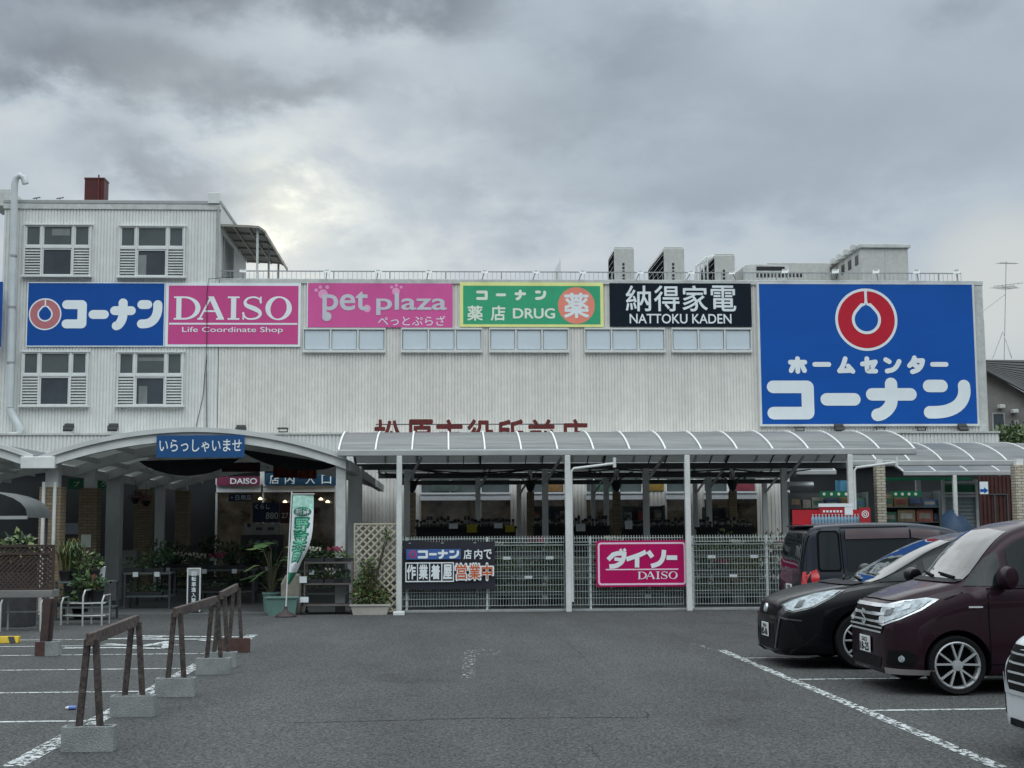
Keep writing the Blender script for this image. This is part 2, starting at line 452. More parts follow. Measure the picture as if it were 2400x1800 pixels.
GLASS_D = mat('window_glass_dark', (.060, .072, .082), rough=.06, var=.25, scale=.8, spec=.7)
GLASS_M = mat('window_glass_mid', (.095, .112, .112), rough=.08, var=.25, scale=.9, spec=.8)
FROST = mat('frosted_glass', (.60, .67, .72), rough=.3, var=.06, scale=.5)
SIGNW = mat('sign_white', (.80, .85, .87), rough=.4, var=.05, scale=1.5)
BLUE = mat('sign_blue', (.006, .092, .41), rough=.32, var=.10, scale=.5, stretch=(.4, 1, 1.6), spec=.35)
BLUE2 = mat('sign_blue_old', (.006, .075, .33), rough=.36, var=.08, scale=.6, spec=.3)
REDE = mat('sign_red', lift('a81f30'), rough=.35, var=.08, spec=.3)
REDF = mat('sign_red_faded', lift('a06065'), rough=.45, var=.1)
PINK = mat('sign_pink', lift('b04379'), rough=.4, var=.10, scale=.5, stretch=(1, 1, .25), spec=.3)
PINK2 = mat('sign_pink_pale', lift('bb5189'), rough=.4, var=.12, scale=.5, stretch=(1, 1, .25), spec=.3)
PAWP = mat('paw_pink', lift('cc8fb0'), rough=.4, var=.05)
GREENS = mat('sign_green', lift('35906a'), rough=.4, var=.08, spec=.3)
YEL = mat('sign_yellow', lift('cdd186'), rough=.4, var=.08)
ORA = mat('sign_salmon', lift('d27a68'), rough=.4, var=.06)
CREAM = mat('sign_cream', lift('c9cfc2'), rough=.4, var=.05)
NAVY = mat('sign_black', rgb('0e1a26'), rough=.25, var=.15, spec=.4)
MAG = mat('sign_magenta', lift('9e0f50'), rough=.3, var=.07, spec=.4)
MAGL = mat('sign_pale_pink', lift('d8b4c4'), rough=.4, var=.05)
RUST = mat('rust_red_letters', rgb('681f1e'), rough=.6, var=.35, scale=6)
CHIM = mat('oxide_red_metal', rgb('4a1212'), rough=.6, var=.3, scale=3)
CABLE = mat('cable_black', (.02, .02, .02), rough=.6)
DUCT = mat('duct_grey_white', (.56, .60, .61), rough=.4, var=.12)
CONC = mat('concrete', (.31, .32, .315), rough=.9, var=.22, scale=5, bump=.25, bscale=120, speck=(90, .16))

# ------------------------------------------------------------------ ground
def asphalt():
    m = bpy.data.materials.new('asphalt'); m.use_nodes = True
    nt = m.node_tree; N = nt.nodes; L = nt.links; b = N['Principled BSDF']
    tc = N.new('ShaderNodeTexCoord')
    def nz(scale, det, ro=.6, st=None):
        n = N.new('ShaderNodeTexNoise'); n.inputs['Scale'].default_value = scale; n.inputs['Detail'].default_value = det; n.inputs['Roughness'].default_value = ro
        if st:
            mp = N.new('ShaderNodeMapping'); mp.inputs['Scale'].default_value = st; L.new(tc.outputs['Object'], mp.inputs[0]); L.new(mp.outputs[0], n.inputs['Vector'])
        else: L.new(tc.outputs['Object'], n.inputs['Vector'])
        return n.outputs[0]
    def ramp(v, p0, c0, p1, c1):
        r = N.new('ShaderNodeValToRGB'); L.new(v, r.inputs[0]); e = r.color_ramp.elements
        e[0].position = p0; e[1].position = p1; e[0].color = (*c0, 1); e[1].color = (*c1, 1); return r.outputs[0]
    def mul(a, c, f=1.0):
        x = N.new('ShaderNodeMix'); x.data_type = 'RGBA'; x.blend_type = 'MULTIPLY'; x.inputs[0].default_value = f
        L.new(a, x.inputs[6]); L.new(c, x.inputs[7]); return x.outputs[2]
    A = .066
    base = ramp(nz(.16, 6), .32, (A * .90, A * .91, A * .91), .70, (A * 1.13, A * 1.14, A * 1.13))
    wear = mul(ramp(nz(.9, 5, .65, (1, .30, 1)), .35, (.82, .82, .82), .68, (1.12, 1.12, 1.12)), ramp(nz(.55, 3, .5, (1, .06, 1)), .38, (.90, .90, .90), .62, (1.07, 1.07, 1.07)))
    vo = N.new('ShaderNodeTexVoronoi'); vo.inputs['Scale'].default_value = 62; L.new(tc.outputs['Object'], vo.inputs['Vector'])
    stone = ramp(vo.outputs['Color'], .12, (.40, .40, .40), .92, (1.80, 1.80, 1.78))
    grit = ramp(nz(30, 3), .36, (.70, .70, .70), .66, (1.30, 1.30, 1.30))
    col = mul(mul(mul(base, wear), stone), grit)
    # oil spots and damp stains
    sp = mul(ramp(nz(.55, 3, .5), .26, (.70, .70, .70), .36, (1, 1, 1)), ramp(nz(1.7, 2, .5), .20, (.62, .62, .60), .30, (1, 1, 1)))
    col = mul(col, sp)
    L.new(col, b.inputs['Base Color']); b.inputs['Roughness'].default_value = .86; b.inputs['Specular IOR Level'].default_value = .35
    bp = N.new('ShaderNodeBump'); bp.inputs['Strength'].default_value = .6; bp.inputs['Distance'].default_value = .006
    L.new(vo.outputs['Distance'], bp.inputs['Height']); L.new(bp.outputs[0], b.inputs['Normal'])
    return m
ASPH = asphalt()
mb = MB(); mb.quad((-300, -120, 0), (300, -120, 0), (300, 600, 0), (-300, 600, 0))
struct(mb.build('ground', ASPH))
# crack across the foreground and a patch seam
CRK = mat('crack_dark', (.022, .022, .022), rough=1)
rnd = random.Random(5)
mb = MB()
def crack(pts, w, seed):
    r = random.Random(seed); out = []
    for a, b in zip(pts[:-1], pts[1:]):
        a, b = Vector(a), Vector(b); n = max(2, int((b - a).length / .07))
        for k in range(n):
            p = a.lerp(b, k / n); out.append(Vector((p.x + r.gauss(0, .008), p.y + r.gauss(0, .012), .002)))
    for i in range(len(out) - 1):
        ww = w * r.uniform(.25, 1.2)
        d = (out[i + 1] - out[i]).normalized(); n_ = Vector((-d.y, d.x, 0)) * ww / 2
        mb.quad(out[i] - n_, out[i + 1] - n_, out[i + 1] + n_, out[i] + n_)
crack([G(690, 1695), G(860, 1690), G(1130, 1683), G(1330, 1682), G(1540, 1682)], .034, 3)
crack([G(1510, 1666), G(1522, 1681)], .02, 4)
crack([G(1375, 1740), G(1420, 1800)], .006, 5)
crack([G(1290, 1480), G(1360, 1530), G(1400, 1580)], .006, 6)
struct(mb.build('ground_cracks', CRK))

# ------------------------------------------------------------------ painted markings (worn: the paint itself is broken up)
def paint(name, wear, col=(.62, .65, .65)):
    m = bpy.data.materials.new(name); m.use_nodes = True
    nt = m.node_tree; N = nt.nodes; L = nt.links; b = N['Principled BSDF']
    tc = N.new('ShaderNodeTexCoord')
    n = N.new('ShaderNodeTexNoise'); n.inputs['Scale'].default_value = 13; n.inputs['Detail'].default_value = 8; n.inputs['Roughness'].default_value = .72
    mp = N.new('ShaderNodeMapping'); mp.inputs['Scale'].default_value = (1.5, .8, 1); L.new(tc.outputs['Object'], mp.inputs[0]); L.new(mp.outputs[0], n.inputs['Vector'])
    r = N.new('ShaderNodeValToRGB'); L.new(n.outputs[0], r.inputs[0]); e = r.color_ramp.elements
    e[0].position = wear; e[1].position = wear + .05; e[0].color = (0, 0, 0, 1); e[1].color = (1, 1, 1, 1)
    L.new(r.outputs[0], b.inputs['Alpha'])
    n2 = N.new('ShaderNodeTexNoise'); n2.inputs['Scale'].default_value = 5; n2.inputs['Detail'].default_value = 6; L.new(tc.outputs['Object'], n2.inputs['Vector'])
    r2 = N.new('ShaderNodeValToRGB'); L.new(n2.outputs[0], r2.inputs[0]); e = r2.color_ramp.elements
    e[0].position = .3; e[1].position = .65; e[0].color = (*[c * .6 for c in col], 1); e[1].color = (*col, 1)
    L.new(r2.outputs[0], b.inputs['Base Color']); b.inputs['Roughness'].default_value = .75
    return m
PA_W = paint('worn_white_paint', .47); PA_G = paint('white_road_paint', .42); PA_F = paint('faded_white_paint', .56)
def strip(mb, a, b, w, z=.004):
    a = Vector(a); b = Vector(b); d = (b - a).normalized(); n = Vector((-d.y, d.x, 0)) * w / 2
    k = max(1, int((b - a).length / .5))
    for i in range(k):
        p, q = a.lerp(b, i / k), a.lerp(b, (i + 1) / k)
        mb.quad((p - n) + Vector((0, 0, z)), (q - n) + Vector((0, 0, z)), (q + n) + Vector((0, 0, z)), (p + n) + Vector((0, 0, z)))
mb = MB()
RS_A, RS_B = G(1690, 1524), G(2345, 1800)
strip(mb, RS_A, RS_B, .12)
LS_A, LS_B = G(592, 1488), G(30, 1797)
strip(mb, LS_A, LS_B, .17)
struct(mb.build('parking_stripe', PA_W))
mb = MB()
for y, xa, xb in ((1543, 1748, 1990), (1593, 1872, 2330), (1666, 2040, 2560)):
    p = G(xa, y); strip(mb, p, (G(xb, y).x, p.y, 0), .075)
for y, xa, xb in ((1690, 225, -300), (1621, 330, -300), (1567, 440, -300), (1532, 505, -300), (1512, 420, -300), (1497, 420, -300)):
    p = G(xa, y); strip(mb, p, (G(xb, y).x, p.y, 0), .075)
struct(mb.build('parking_line', PA_G))
# no parking hatch and symbol in the far left bay
mb = MB()
for (xa, ya), (xb, yb) in (((300, 1491), (560, 1494)), ((330, 1499), (590, 1499)), ((150, 1520), (265, 1519)), ((265, 1519), (390, 1521)), ((390, 1521), (395, 1508)), ((250, 1510), (330, 1516)), ((330, 1516), (400, 1504)), ((470, 1503), (560, 1497)), ((210, 1500), (380, 1494))):
    strip(mb, G(xa, ya), G(xb, yb), .16, .008)
struct(mb.build('bay_marking', PA_G))
mb = MB()
a = G(1098, 1590); strip(mb, a, G(1102, 1528), .16); strip(mb, G(1100, 1527), G(1158, 1523), .20, .006)
c = G(1140, 1530)
for k in range(14):
    t, t2 = 2 * math.pi * k / 14, 2 * math.pi * (k + 1) / 14
    strip(mb, c + Vector((.16 * math.cos(t), .32 * math.sin(t), 0)), c + Vector((.16 * math.cos(t2), .32 * math.sin(t2), 0)), .05, .007)
strip(mb, G(1620, 1508), G(1690, 1526), .10); strip(mb, G(1010, 1446), G(1060, 1446), .1); strip(mb, G(1470, 1444), G(1502, 1444), .1)
struct(mb.build('faded_marking', PA_F))
FY = 27.7
mb = MB(); p0, p1 = PX(925, FY), PX(2150, FY)
mb.box(p0, p1, FY - .10, FY + .04, 0, .05); struct(mb.build('kerb', CONC, bevel=.008))
mb = MB(); mb.box(-30, 30, FY + .05, 60, .0, .012); struct(mb.build('pavement', mat('shop_floor_concrete', (.10, .105, .105), rough=.8, var=.25, scale=1.2, speck=(40, .15))))
mb = MB(); c = G(935, 1442); mb.box(c.x - .11, c.x + .11, c.y - .1, c.y + .14, 0, .07)
tag(base_at(mb.build('marker_block', WHITE, bevel=.01), (c.x, c.y, 0)), 'small white block on the asphalt at the fence corner', 'block')

# ------------------------------------------------------------------ store and office block
YF, YL = 44.8, 44.0              # upper wall, lower storefront
def corr(mb, x0, x1, z0, z1, Y, pitch=.102, depth=.022, groove=.036):
    n = max(1, round((x1 - x0) / pitch)); pt = (x1 - x0) / n
    pr = []
    for i in range(n):
        x = x0 + i * pt
        pr += [(x, Y), (x + pt - groove, Y), (x + pt - groove * .75, Y + depth), (x + pt - groove * .25, Y + depth)]
    pr.append((x1, Y))
    vs = [(x, y, z) for z in (z0, z1) for x, y in pr]; m = len(pr)
    mb.add(vs, [(i, i + 1, m + i + 1, m + i) for i in range(m - 1)])
    return mb
roof_z = PZ(656, YF, 1400)
bx0 = PX(512, YF, 800); bx1 = (PX(2299, YF, 660) + PX(2316, YF, 1000)) / 2
store = thing('store_building', 'long cream ribbed store building with shop signs along its upper wall', 'building', ((bx0 + bx1) / 2, YF, 0))
mb = MB(); corr(mb, bx0 + .02, bx1, 3.2, roof_z - .16, YF)
mb.quad((bx1, YF, 0), (bx1, YF + 26, 0), (bx1, YF + 26, roof_z - .16), (bx1, YF, roof_z - .16))
mb.quad((bx0, YF + 26, 0), (bx1, YF + 26, 0), (bx1, YF + 26, roof_z - .2), (bx0, YF + 26, roof_z - .2))
mb.build('wall', WALL, store)
mb = MB(); mb.box(bx0 + .03, bx1 + .03, YF - .05, YF + .18, roof_z - .16, roof_z); mb.box(bx1 - .17, bx1 + .03, YF + .18, YF + 26, roof_z - .16, roof_z); mb.build('coping', OFFW, store, bevel=.015)
mb = MB(); mb.box(bx0, bx1 - .2, YF + .2, YF + 26, roof_z - .55, roof_z - .45); mb.build('roof', TRIM, store)
mb = MB(); mb.box(bx1 - .30, bx1 + .012, YF - .035, YF + .3, 3.3, roof_z - .17); mb.box(bx1 + .01, bx1 + .16, YF + .3, YF + 6, 3.3, PZ(745, YF, 2310)); mb.build('corner_trim', OFFW, store, bevel=.012)
# strips of wall between the frosted windows and at sign joints
# lower storefront, one metre proud
lz = PZ(1013, YL, 1200)
lx0, lx1 = PX(-60, YL), PX(2345, YL)
mb = MB(); corr(mb, lx0, lx1, 3.62, lz - .06, YL, .12, .025, .045)
mb.build('lower_wall', WALL_W, store)
mb = MB(); mb.box(lx0, lx1 + .03, YL - .04, YF - .02, lz - .06, lz); mb.quad((lx1, YL, 0), (lx1, YF + 5, 0), (lx1, YF + 5, lz - .06), (lx1, YL, lz - .06)); mb.build('ledge', OFFW, store)
# storefront: plinth, header, transom, glazing
def bays():
    return [(508, 612), (617, 786), (985, 1196), (1246, 1322), (1372, 1442), (1450, 1506), (1560, 1610), (1648, 1706), (1716, 1772)]
mb = MB(); mb.box(lx0, lx1, YL + .28, YL + .36, 0, 3.62); mb.build('storefront_back', mat('storefront_dark', (.020, .022, .024), rough=.4, var=.4, scale=1.2), store)
HDR = mat('aluminium_header', (.78, .80, .84), rough=.35, var=.1); SHG = mat('shop_glass_glow', (.042, .036, .026), rough=.07, var=.9, scale=2.4, spec=.6, emit=.25)  # faint warm glow put into the glass in place of a lit interior
for a, b in bays():
    x0, x1 = PX(a, YL), PX(b, YL)
    z0 = PZ(1172, YL) if a > 900 else PZ(1153, YL, 700); z1 = PZ(1159, YL) if a > 900 else PZ(1140, YL, 700)
    mb = MB(); mb.box(x0, x1, YL - .02, YL + .2, z0, z1 + .01); mb.box(x0, x1, YL - .05, YL + .2, z1 + .01, z1 + .07); mb.build('header', HDR, store)
    t1 = 3.28
    mb = MB(); mb.quad((x0, YL + .12, z1 + .07), (x1, YL + .12, z1 + .07), (x1, YL + .12, t1), (x0, YL + .12, t1)); mb.build('transom', GLASS_M, store)
    n = max(1, round((x1 - x0) / .95))
    for k in range(n + 1):
        x = x0 + (x1 - x0) * k / n
        mb = MB(); mb.box(x - .035, x + .035, YL + .02, YL + .16, z1 + .072, 3.6); mb.build('mullion', POSTW, store)
        if k % 2 == 0: mb = MB(); mb.box(x - .03, x + .03, YL + .03, YL + .15, .02, z0 - .002); mb.build('mullion', POSTW, store)
    mb = MB(); mb.quad((x0, YL + .10, .1), (x1, YL + .10, .1), (x1, YL + .10, z0), (x0, YL + .10, z0)); mb.build('glazing', SHG, store)
# pale ribbed piers of wall between the bays
for a, b in ((786, 985), (1196, 1246), (1322, 1372), (1506, 1560), (1610, 1648), (1772, 1850)):
    corr(MB_ := MB(), PX(a, YL), PX(b, YL), 0, 3.62, YL, .12, .025, .045); MB_.build('pier', WALL, store)

ob0 = PX(4, YF, 700)
oz = PZ(470, YF, 300)
off = thing('office_block', 'three storey ribbed white office block at the left end of the store', 'building', ((ob0 + bx0) / 2, YF, 0))
mb = MB(); corr(mb, ob0, bx0, 3.2, oz - .12, YF - .004)
SIDE = 5.9
mb.quad((bx0, YF, roof_z - 1), (bx0, YF + SIDE, roof_z - 1), (bx0, YF + SIDE, oz - .12), (bx0, YF, oz - .12))
mb.quad((ob0, YF + SIDE, 0), (ob0, YF, 0), (ob0, YF, oz - .12), (ob0, YF + SIDE, oz - .12))
mb.quad((bx0, YF + SIDE, 3), (ob0, YF + SIDE, 3), (ob0, YF + SIDE, oz - .12), (bx0, YF + SIDE, oz - .12))
mb.build('wall', WALL_W, off)
mb = MB(); mb.box(ob0 - .04, bx0 + .03, YF - .06, YF + SIDE + .05, oz - .12, oz); mb.build('roof', TRIM, off, bevel=.015)
mb = MB(); mb.box(ob0 - .03, bx0 + .02, YF - .045, YF - .006, oz - .30, oz - .125); mb.build('parapet_flashing', OFFW, off)
mb = MB(); x0, x1, z0, z1 = rect(488, 453, 515, 478, YF); mb.box(x0, x1, YF - .1, YF + .35, z0, z1); mb.build('corner_cap', WHITE, off, bevel=.015)
mb = MB(); x0, x1, z0, z1 = rect(-20, 446, 27, 465, YF + 1.2); mb.box(x0, x1, YF + 1.0, YF + 2.4, z0 - .3, z1); mb.build('roof_box', OFFW, off, bevel=.02)
mb = MB(); xx = PX(511, YF, 560); mb.tube([(xx, YF - .05, oz - .2), (xx, YF - .05, PZ(652, YF, 511))], .035, 8); mb.build('corner_pipe', TRIM, off, smooth=True)
# dark openings and rail in the side wall, seen end on
mb = MB()
mb.box(bx0 + .001, bx0 + .02, YF + .6, YF + 2.6, roof_z + .1, roof_z + 1.55)
mb.build('side_window', GLASS_D, off)
mb = MB()
for k in range(9):
    y = YF + .6 + k * .25; mb.box(bx0 + .022, bx0 + .05, y - .02, y + .02, roof_z + .1, roof_z + 1.55)
mb.build('window_grille', OFFW, off)

def office_window(px0, py0, px1, py1, nm):
    x0, x1, z0, z1 = rect(px0, py0, px1, py1, YF)
    w = x1 - x0; h = z1 - z0
    Yw = YF - .02
    fr = MB(); t = .055
    c1, c2 = x0 + w * .265, x0 + w * .735
    zm = z0 + h * .565
    for a in (x0, c1, c2, x1): fr.box(a - t / 2 if a not in (x0, x1) else (a if a == x0 else a - t), (a + t / 2 if a not in (x0, x1) else (a + t if a == x0 else a)), Yw - .09, Yw + .01, z0 + .06, z1 - .05)
    fr.box(x0 - .03, x1 + .03, Yw - .11, Yw + .01, z1 - .05, z1); fr.box(x0 - .05, x1 + .05, Yw - .15, Yw + .01, z0, z0 + .06)
    for a, b in ((x0 + t, c1 - t / 2), (c1 + t / 2, c2 - t / 2), (c2 + t / 2, x1 - t)): fr.box(a, b, Yw - .08, Yw + .01, zm - .04, zm + .04)
    f = fr.build('window', WHITE, off, bevel=.006)
    def sash(a, b, lo, hi):
        g = MB(); g.quad((a + .045, Yw - .03, lo + .045), (b - .045, Yw - .03, lo + .045), (b - .045, Yw - .03, hi - .045), (a + .045, Yw - .03, hi - .045)); g.build('pane', GLASS_M if lo > zm - .1 else GLASS_D, f)
        s_ = MB()
        s_.box(a, a + .045, Yw - .06, Yw - .01, lo, hi); s_.box(b - .045, b, Yw - .06, Yw - .01, lo, hi)
        s_.box(a + .045, b - .045, Yw - .06, Yw - .01, lo, lo + .045); s_.box(a + .045, b - .045, Yw - .06, Yw - .01, hi - .045, hi)
        s_.build('sash', WHITE, f)
    sash(x0 + t, c1 - t / 2, zm + .04, z1 - .05); sash(c1 + t / 2, c2 - t / 2, zm + .04, z1 - .05); sash(c2 + t / 2, x1 - t, zm + .04, z1 - .05)
    sash(c1 + t / 2, c2 - t / 2, z0 + .06, zm - .04)
    for a, b in ((x0 + t, c1 - t / 2), (c2 + t / 2, x1 - t)):
        lo, hi = z0 + .06, zm - .04; n = 10
        l = MB()
        for k in range(n):
            zz = lo + (hi - lo) * (k + .5) / n
            l.add([(a, Yw - .075, zz - .045), (b, Yw - .075, zz - .045), (b, Yw - .02, zz + .032), (a, Yw - .02, zz + .032)], [(0, 1, 2, 3)])
            l.add([(a, Yw - .075, zz - .045), (b, Yw - .075, zz - .045), (b, Yw - .072, zz - .058), (a, Yw - .072, zz - .058)], [(3, 2, 1, 0)])
        l.build('louvre', mat('louvre_grey', (.50, .52, .51), rough=.5, var=.15), f)
        bk = MB(); bk.quad((a, Yw - .005, lo), (b, Yw - .005, lo), (b, Yw - .005, hi), (a, Yw - .005, hi)); bk.build('louvre_back', DARKST, f)
def blind(px0, py0, px1, py1):
    a, b, c0, d = rect(px0, py0, px1, py1, YF - .045); mb = MB(); mb.quad((a, YF - .053, c0), (b, YF - .053, c0), (b, YF - .053, d), (a, YF - .053, d)); mb.build('blind', mat('blind_grey', (.22, .235, .23), rough=.3, var=.3, scale=1.5), off)
blind(325, 598, 343, 645); blind(325, 905, 345, 950); blind(122, 536, 164, 552); blind(325, 838, 386, 846)
office_window(57, 526, 215, 651, 'a'); office_window(279, 529, 435, 653, 'b')
office_window(51, 823, 208, 955, 'c'); office_window(275, 824, 431, 955, 'd')

# frosted strip windows under the signs
for i, (a, b) in enumerate(((710, 904), (940, 1131), (1146, 1333), (1369, 1559), (1573, 1761))):
    x0, x1, z0, z1 = rect(a, 769, b, 827, YF)
    Yw = YF - .01
    fr = MB(); n = 3; t = .04
    fr.box(x0, x1, Yw - .10, Yw, z0, z0 + .09); fr.box(x0, x1, Yw - .08, Yw, z1 - .06, z1)
    for k in range(n + 1):
        x = x0 + (x1 - x0 - t) * k / n; ww = t if k in (0, n) else t * 1.5
        xs = x if k == 0 else (x - (ww - t) / 2); fr.box(xs, xs + ww, Yw - .07, Yw, z0 + .09, z1 - .06)
    f = fr.build('window', WHITE, store, bevel=.006)
    for k in range(n):
        a0 = x0 + t + (x1 - x0 - t) * k / n; b0 = x0 + (x1 - x0 - t) * (k + 1) / n
        g = MB(); g.quad((a0 + .03, Yw - .03, z0 + .12), (b0 - .03, Yw - .03, z0 + .12), (b0 - .03, Yw - .03, z1 - .09), (a0 + .03, Yw - .03, z1 - .09)); g.build('pane', FROST, f)

# ------------------------------------------------------------------ wall signs
SY = YF - .06
def sign_panel(name, label, px, mats_, th=.05):
    x0, x1, z0, z1 = rect(*px, SY)
    t = thing(name, label, 'sign', ((x0 + x1) / 2, SY, z0))
    mb = MB(); mb.box(x0, x1, SY, YF - .005, z0, z1); mb.build('panel', mats_, t)
    return t, x0, x1, z0, z1
def strokes(name, parent, seq, Y, w, m):
    """seq: (glyph, px box in photo) measured on the plane"""
    mb = MB()
    for i, (g, box) in enumerate(seq):
        a, b, c, d = rect(*box, Y)
        glyph(mb, g, a, b, c, d, w, Y - .0003 * i)
    return mb.build(name, m, parent)
k_ = YF / F
# 1 blue katakana sign with faded emblem
t, x0, x1, z0, z1 = sign_panel('wall_sign', 'blue sign with faded round red emblem and white katakana on office block', (64, 663, 385, 811), BLUE2)
mb = MB(); frame_mb(mb, x0 - .02, x1 + .02, z0 - .02, z1 + .02, .03, SY - .002); mb.build('edge_trim', SIGNW, t)
c = P(105.8, 736.4, SY); emblem(t, c.x, c.z, 37.5 * k_, SY - .004, SIGNW, REDF, BLUE2)
strokes('lettering', t, [('ko', (145, 703.5, 203, 769.5)), ('bar', (207.5, 726, 255, 748)), ('na', (258, 699.5, 318, 774)), ('n', (321.5, 703.5, 380, 769.5))], SY - .004, 21 * k_, SIGNW)
# 2 pink sign with serif lettering
t, x0, x1, z0, z1 = sign_panel('wall_sign', 'magenta pink sign with white serif lettering and thin rule', (387.5, 663, 704.5, 812.5), SIGNW)
a, b, c0, d = rect(394.5, 669.7, 699, 807, SY)
mb = MB(); mb.quad((a, SY - .004, c0), (b, SY - .004, c0), (b, SY - .004, d), (a, SY - .004, d)); mb.build('pink_field', PINK, t)
def serif_word(mb, x0, x1, z0, z1, Y):
    """D A I S O in a bookish roman with heavy stems and slab serifs"""
    H = z1 - z0; Wd = x1 - x0; st = .215 * H; th = .068 * H; sr = .07 * H
    def rc(a, b, c, d, dy=0): mb.quad((a, Y - dy, c), (b, Y - dy, c), (b, Y - dy, d), (a, Y - dy, d))
    def X(u): return x0 + Wd * u
    # D
    a = X(0); w = Wd * .225; sx = a + .10 * H
    rc(a, sx, z0, z0 + sr); rc(a, sx, z1 - sr, z1); rc(sx, sx + st, z0, z1)
    n = 20; cz = (z0 + z1) / 2; xc = sx + st + .12 * H
    rc(sx + st, xc, z0, z0 + th * 1.1); rc(sx + st, xc, z1 - th * 1.1, z1)
    for i in range(n):
        t0, t1 = -math.pi / 2 + math.pi * i / n, -math.pi / 2 + math.pi * (i + 1) / n
        ro = (a + w - xc, H / 2); ri = (a + w - xc - st, H / 2 - th * 1.1)
        pt = lambda r, t: (xc + r[0] * math.cos(t), Y, cz + r[1] * math.sin(t))
        mb.quad(pt(ri, t0), pt(ro, t0), pt(ro, t1), pt(ri, t1))
    # A
    a0, a1 = X(.20), X(.425); ap = a0 + (a1 - a0) * .50; zb = z0 + sr
    def sl(p, q, wd, dy): mb.quad((p[0] - wd / 2, Y - dy, p[1]), (p[0] + wd / 2, Y - dy, p[1]), (q[0] + wd / 2, Y - dy, q[1]), (q[0] - wd / 2, Y - dy, q[1]))
    sl((a1 - .13 * H, zb), (ap, z1), st * 1.1, 0); sl((a0 + .11 * H, zb), (ap - .02 * H, z1 - .06 * H), th * 1.3, .0006)
    rc(a0 + .26 * H, a1 - .28 * H, z0 + H * .33, z0 + H * .33 + th * 1.1, .0012)
    rc(a0, a0 + .24 * H, z0, zb); rc(a1 - .33 * H, a1, z0, zb)
    # I
    i0, i1 = X(.455), X(.555); ic = (i0 + i1) / 2
    rc(i0, i1, z0, zb); rc(i0, i1, z1 - sr, z1); rc(ic - st / 2, ic + st / 2, zb, z1 - sr)
    # S
    s0, s1 = X(.575), X(.755); sw = s1 - s0
    pts = [(.90, .74), (.84, .88), (.66, .96), (.46, .965), (.25, .90), (.15, .76), (.22, .62), (.45, .53), (.66, .45), (.84, .34), (.86, .2), (.72, .08), (.5, .035), (.28, .05), (.12, .16), (.06, .30)]
    ps = catmull([(s0 + sw * u, z0 + H * v) for u, v in pts], 4)
    ws = []
    for i in range(len(ps)):
        u = i / (len(ps) - 1); ws.append(H * (.07 + .13 * math.exp(-((u - .5) / .17) ** 2) + .03 * math.exp(-((u - .0) / .05) ** 2) + .03 * math.exp(-((u - 1) / .05) ** 2)))
    ribbon(mb, ps, ws, Y - .002, False)
    rc(s0 + sw * .86, s0 + sw * .93, z0 + H * .70, z1, .0035); rc(s0 + sw * .04, s0 + sw * .11, z0, z0 + H * .33, .0035)
    # O
    o0, o1 = X(.775), X(1.0); oc = (o0 + o1) / 2; ow = (o1 - o0) / 2; n = 40
    for i in range(n):
        t0, t1 = 2 * math.pi * i / n, 2 * math.pi * (i + 1) / n
        po = lambda t: (oc + ow * math.cos(t), Y, cz + H * .515 * math.sin(t))
        pn = lambda t: (oc + (ow - st) * math.cos(t - .12), Y, cz + (H * .515 - th) * math.sin(t))
        mb.quad(pn(t0), po(t0), po(t1), pn(t1))
    return mb
a, b, c0, d = rect(407.6, 695, 684, 749.5, SY)
serif_word(MB_ := MB(), a, b, c0, d, SY - .007); MB_.build('lettering', SIGNW, t)
mb = MB(); a, b, c0, d = rect(396.5, 757, 697, 761, SY); mb.quad((a, SY - .007, c0), (b, SY - .007, c0), (b, SY - .007, d), (a, SY - .007, d)); mb.build('rule', SIGNW, t)
a, b, c0, d = rect(427, 766.5, 663, 782, SY); text_mb('Life Coordinate Shop', a, b, c0, d, SY - .007, .005).build('small_lettering', SIGNW, t)
# 3 pet sign
t, x0, x1, z0, z1 = sign_panel('wall_sign', 'pale pink pet shop sign with rounded white letters and paw prints', (721.5, 664, 1060.5, 767), PINK2)
mb = MB(); mb.box(x0 - .03, x0, SY - .01, YF, z0, z1); mb.build('edge_trim', SIGNW, t)
mb = MB()
a, b, c0, d = rect(757, 684, 862, 752, SY); text_mb('pet', a, b, c0 + .12, d, SY - .004, .016, mb=mb)
a, b, c0, d = rect(883, 688, 1046, 738, SY); text_mb('plaza', a, b, c0, d, SY - .008, .016, mb=mb)
mb.poly(disc(*(lambda q: (q.x, q.z))(P(766, 742, SY)), 11 * k_, SY - .012))
mb.build('lettering', mat('sign_white_pinkish', (.60, .60, .66), rough=.4, var=.08), t)
a, b, c0, d = rect(886, 740, 1044, 763, SY); text_mb('ぺっとぷらざ', a, b, c0, d, SY - .004, 0).build('small_lettering', SIGNW, t)
mb = MB()
for (u, v, r) in ((757, 689, 11), (741, 680, 4), (751, 673, 4), (767, 673, 4.5), (928, 683, 9), (918, 673, 3.5), (929, 669, 3.5), (940, 673, 3.5), (860, 723, 9)):
    q = P(u, v, SY); mb.poly(disc(q.x, q.z, r * k_, SY - .002 - .0002 * (u % 7), 24))
mb.build('paw_print', PAWP, t)
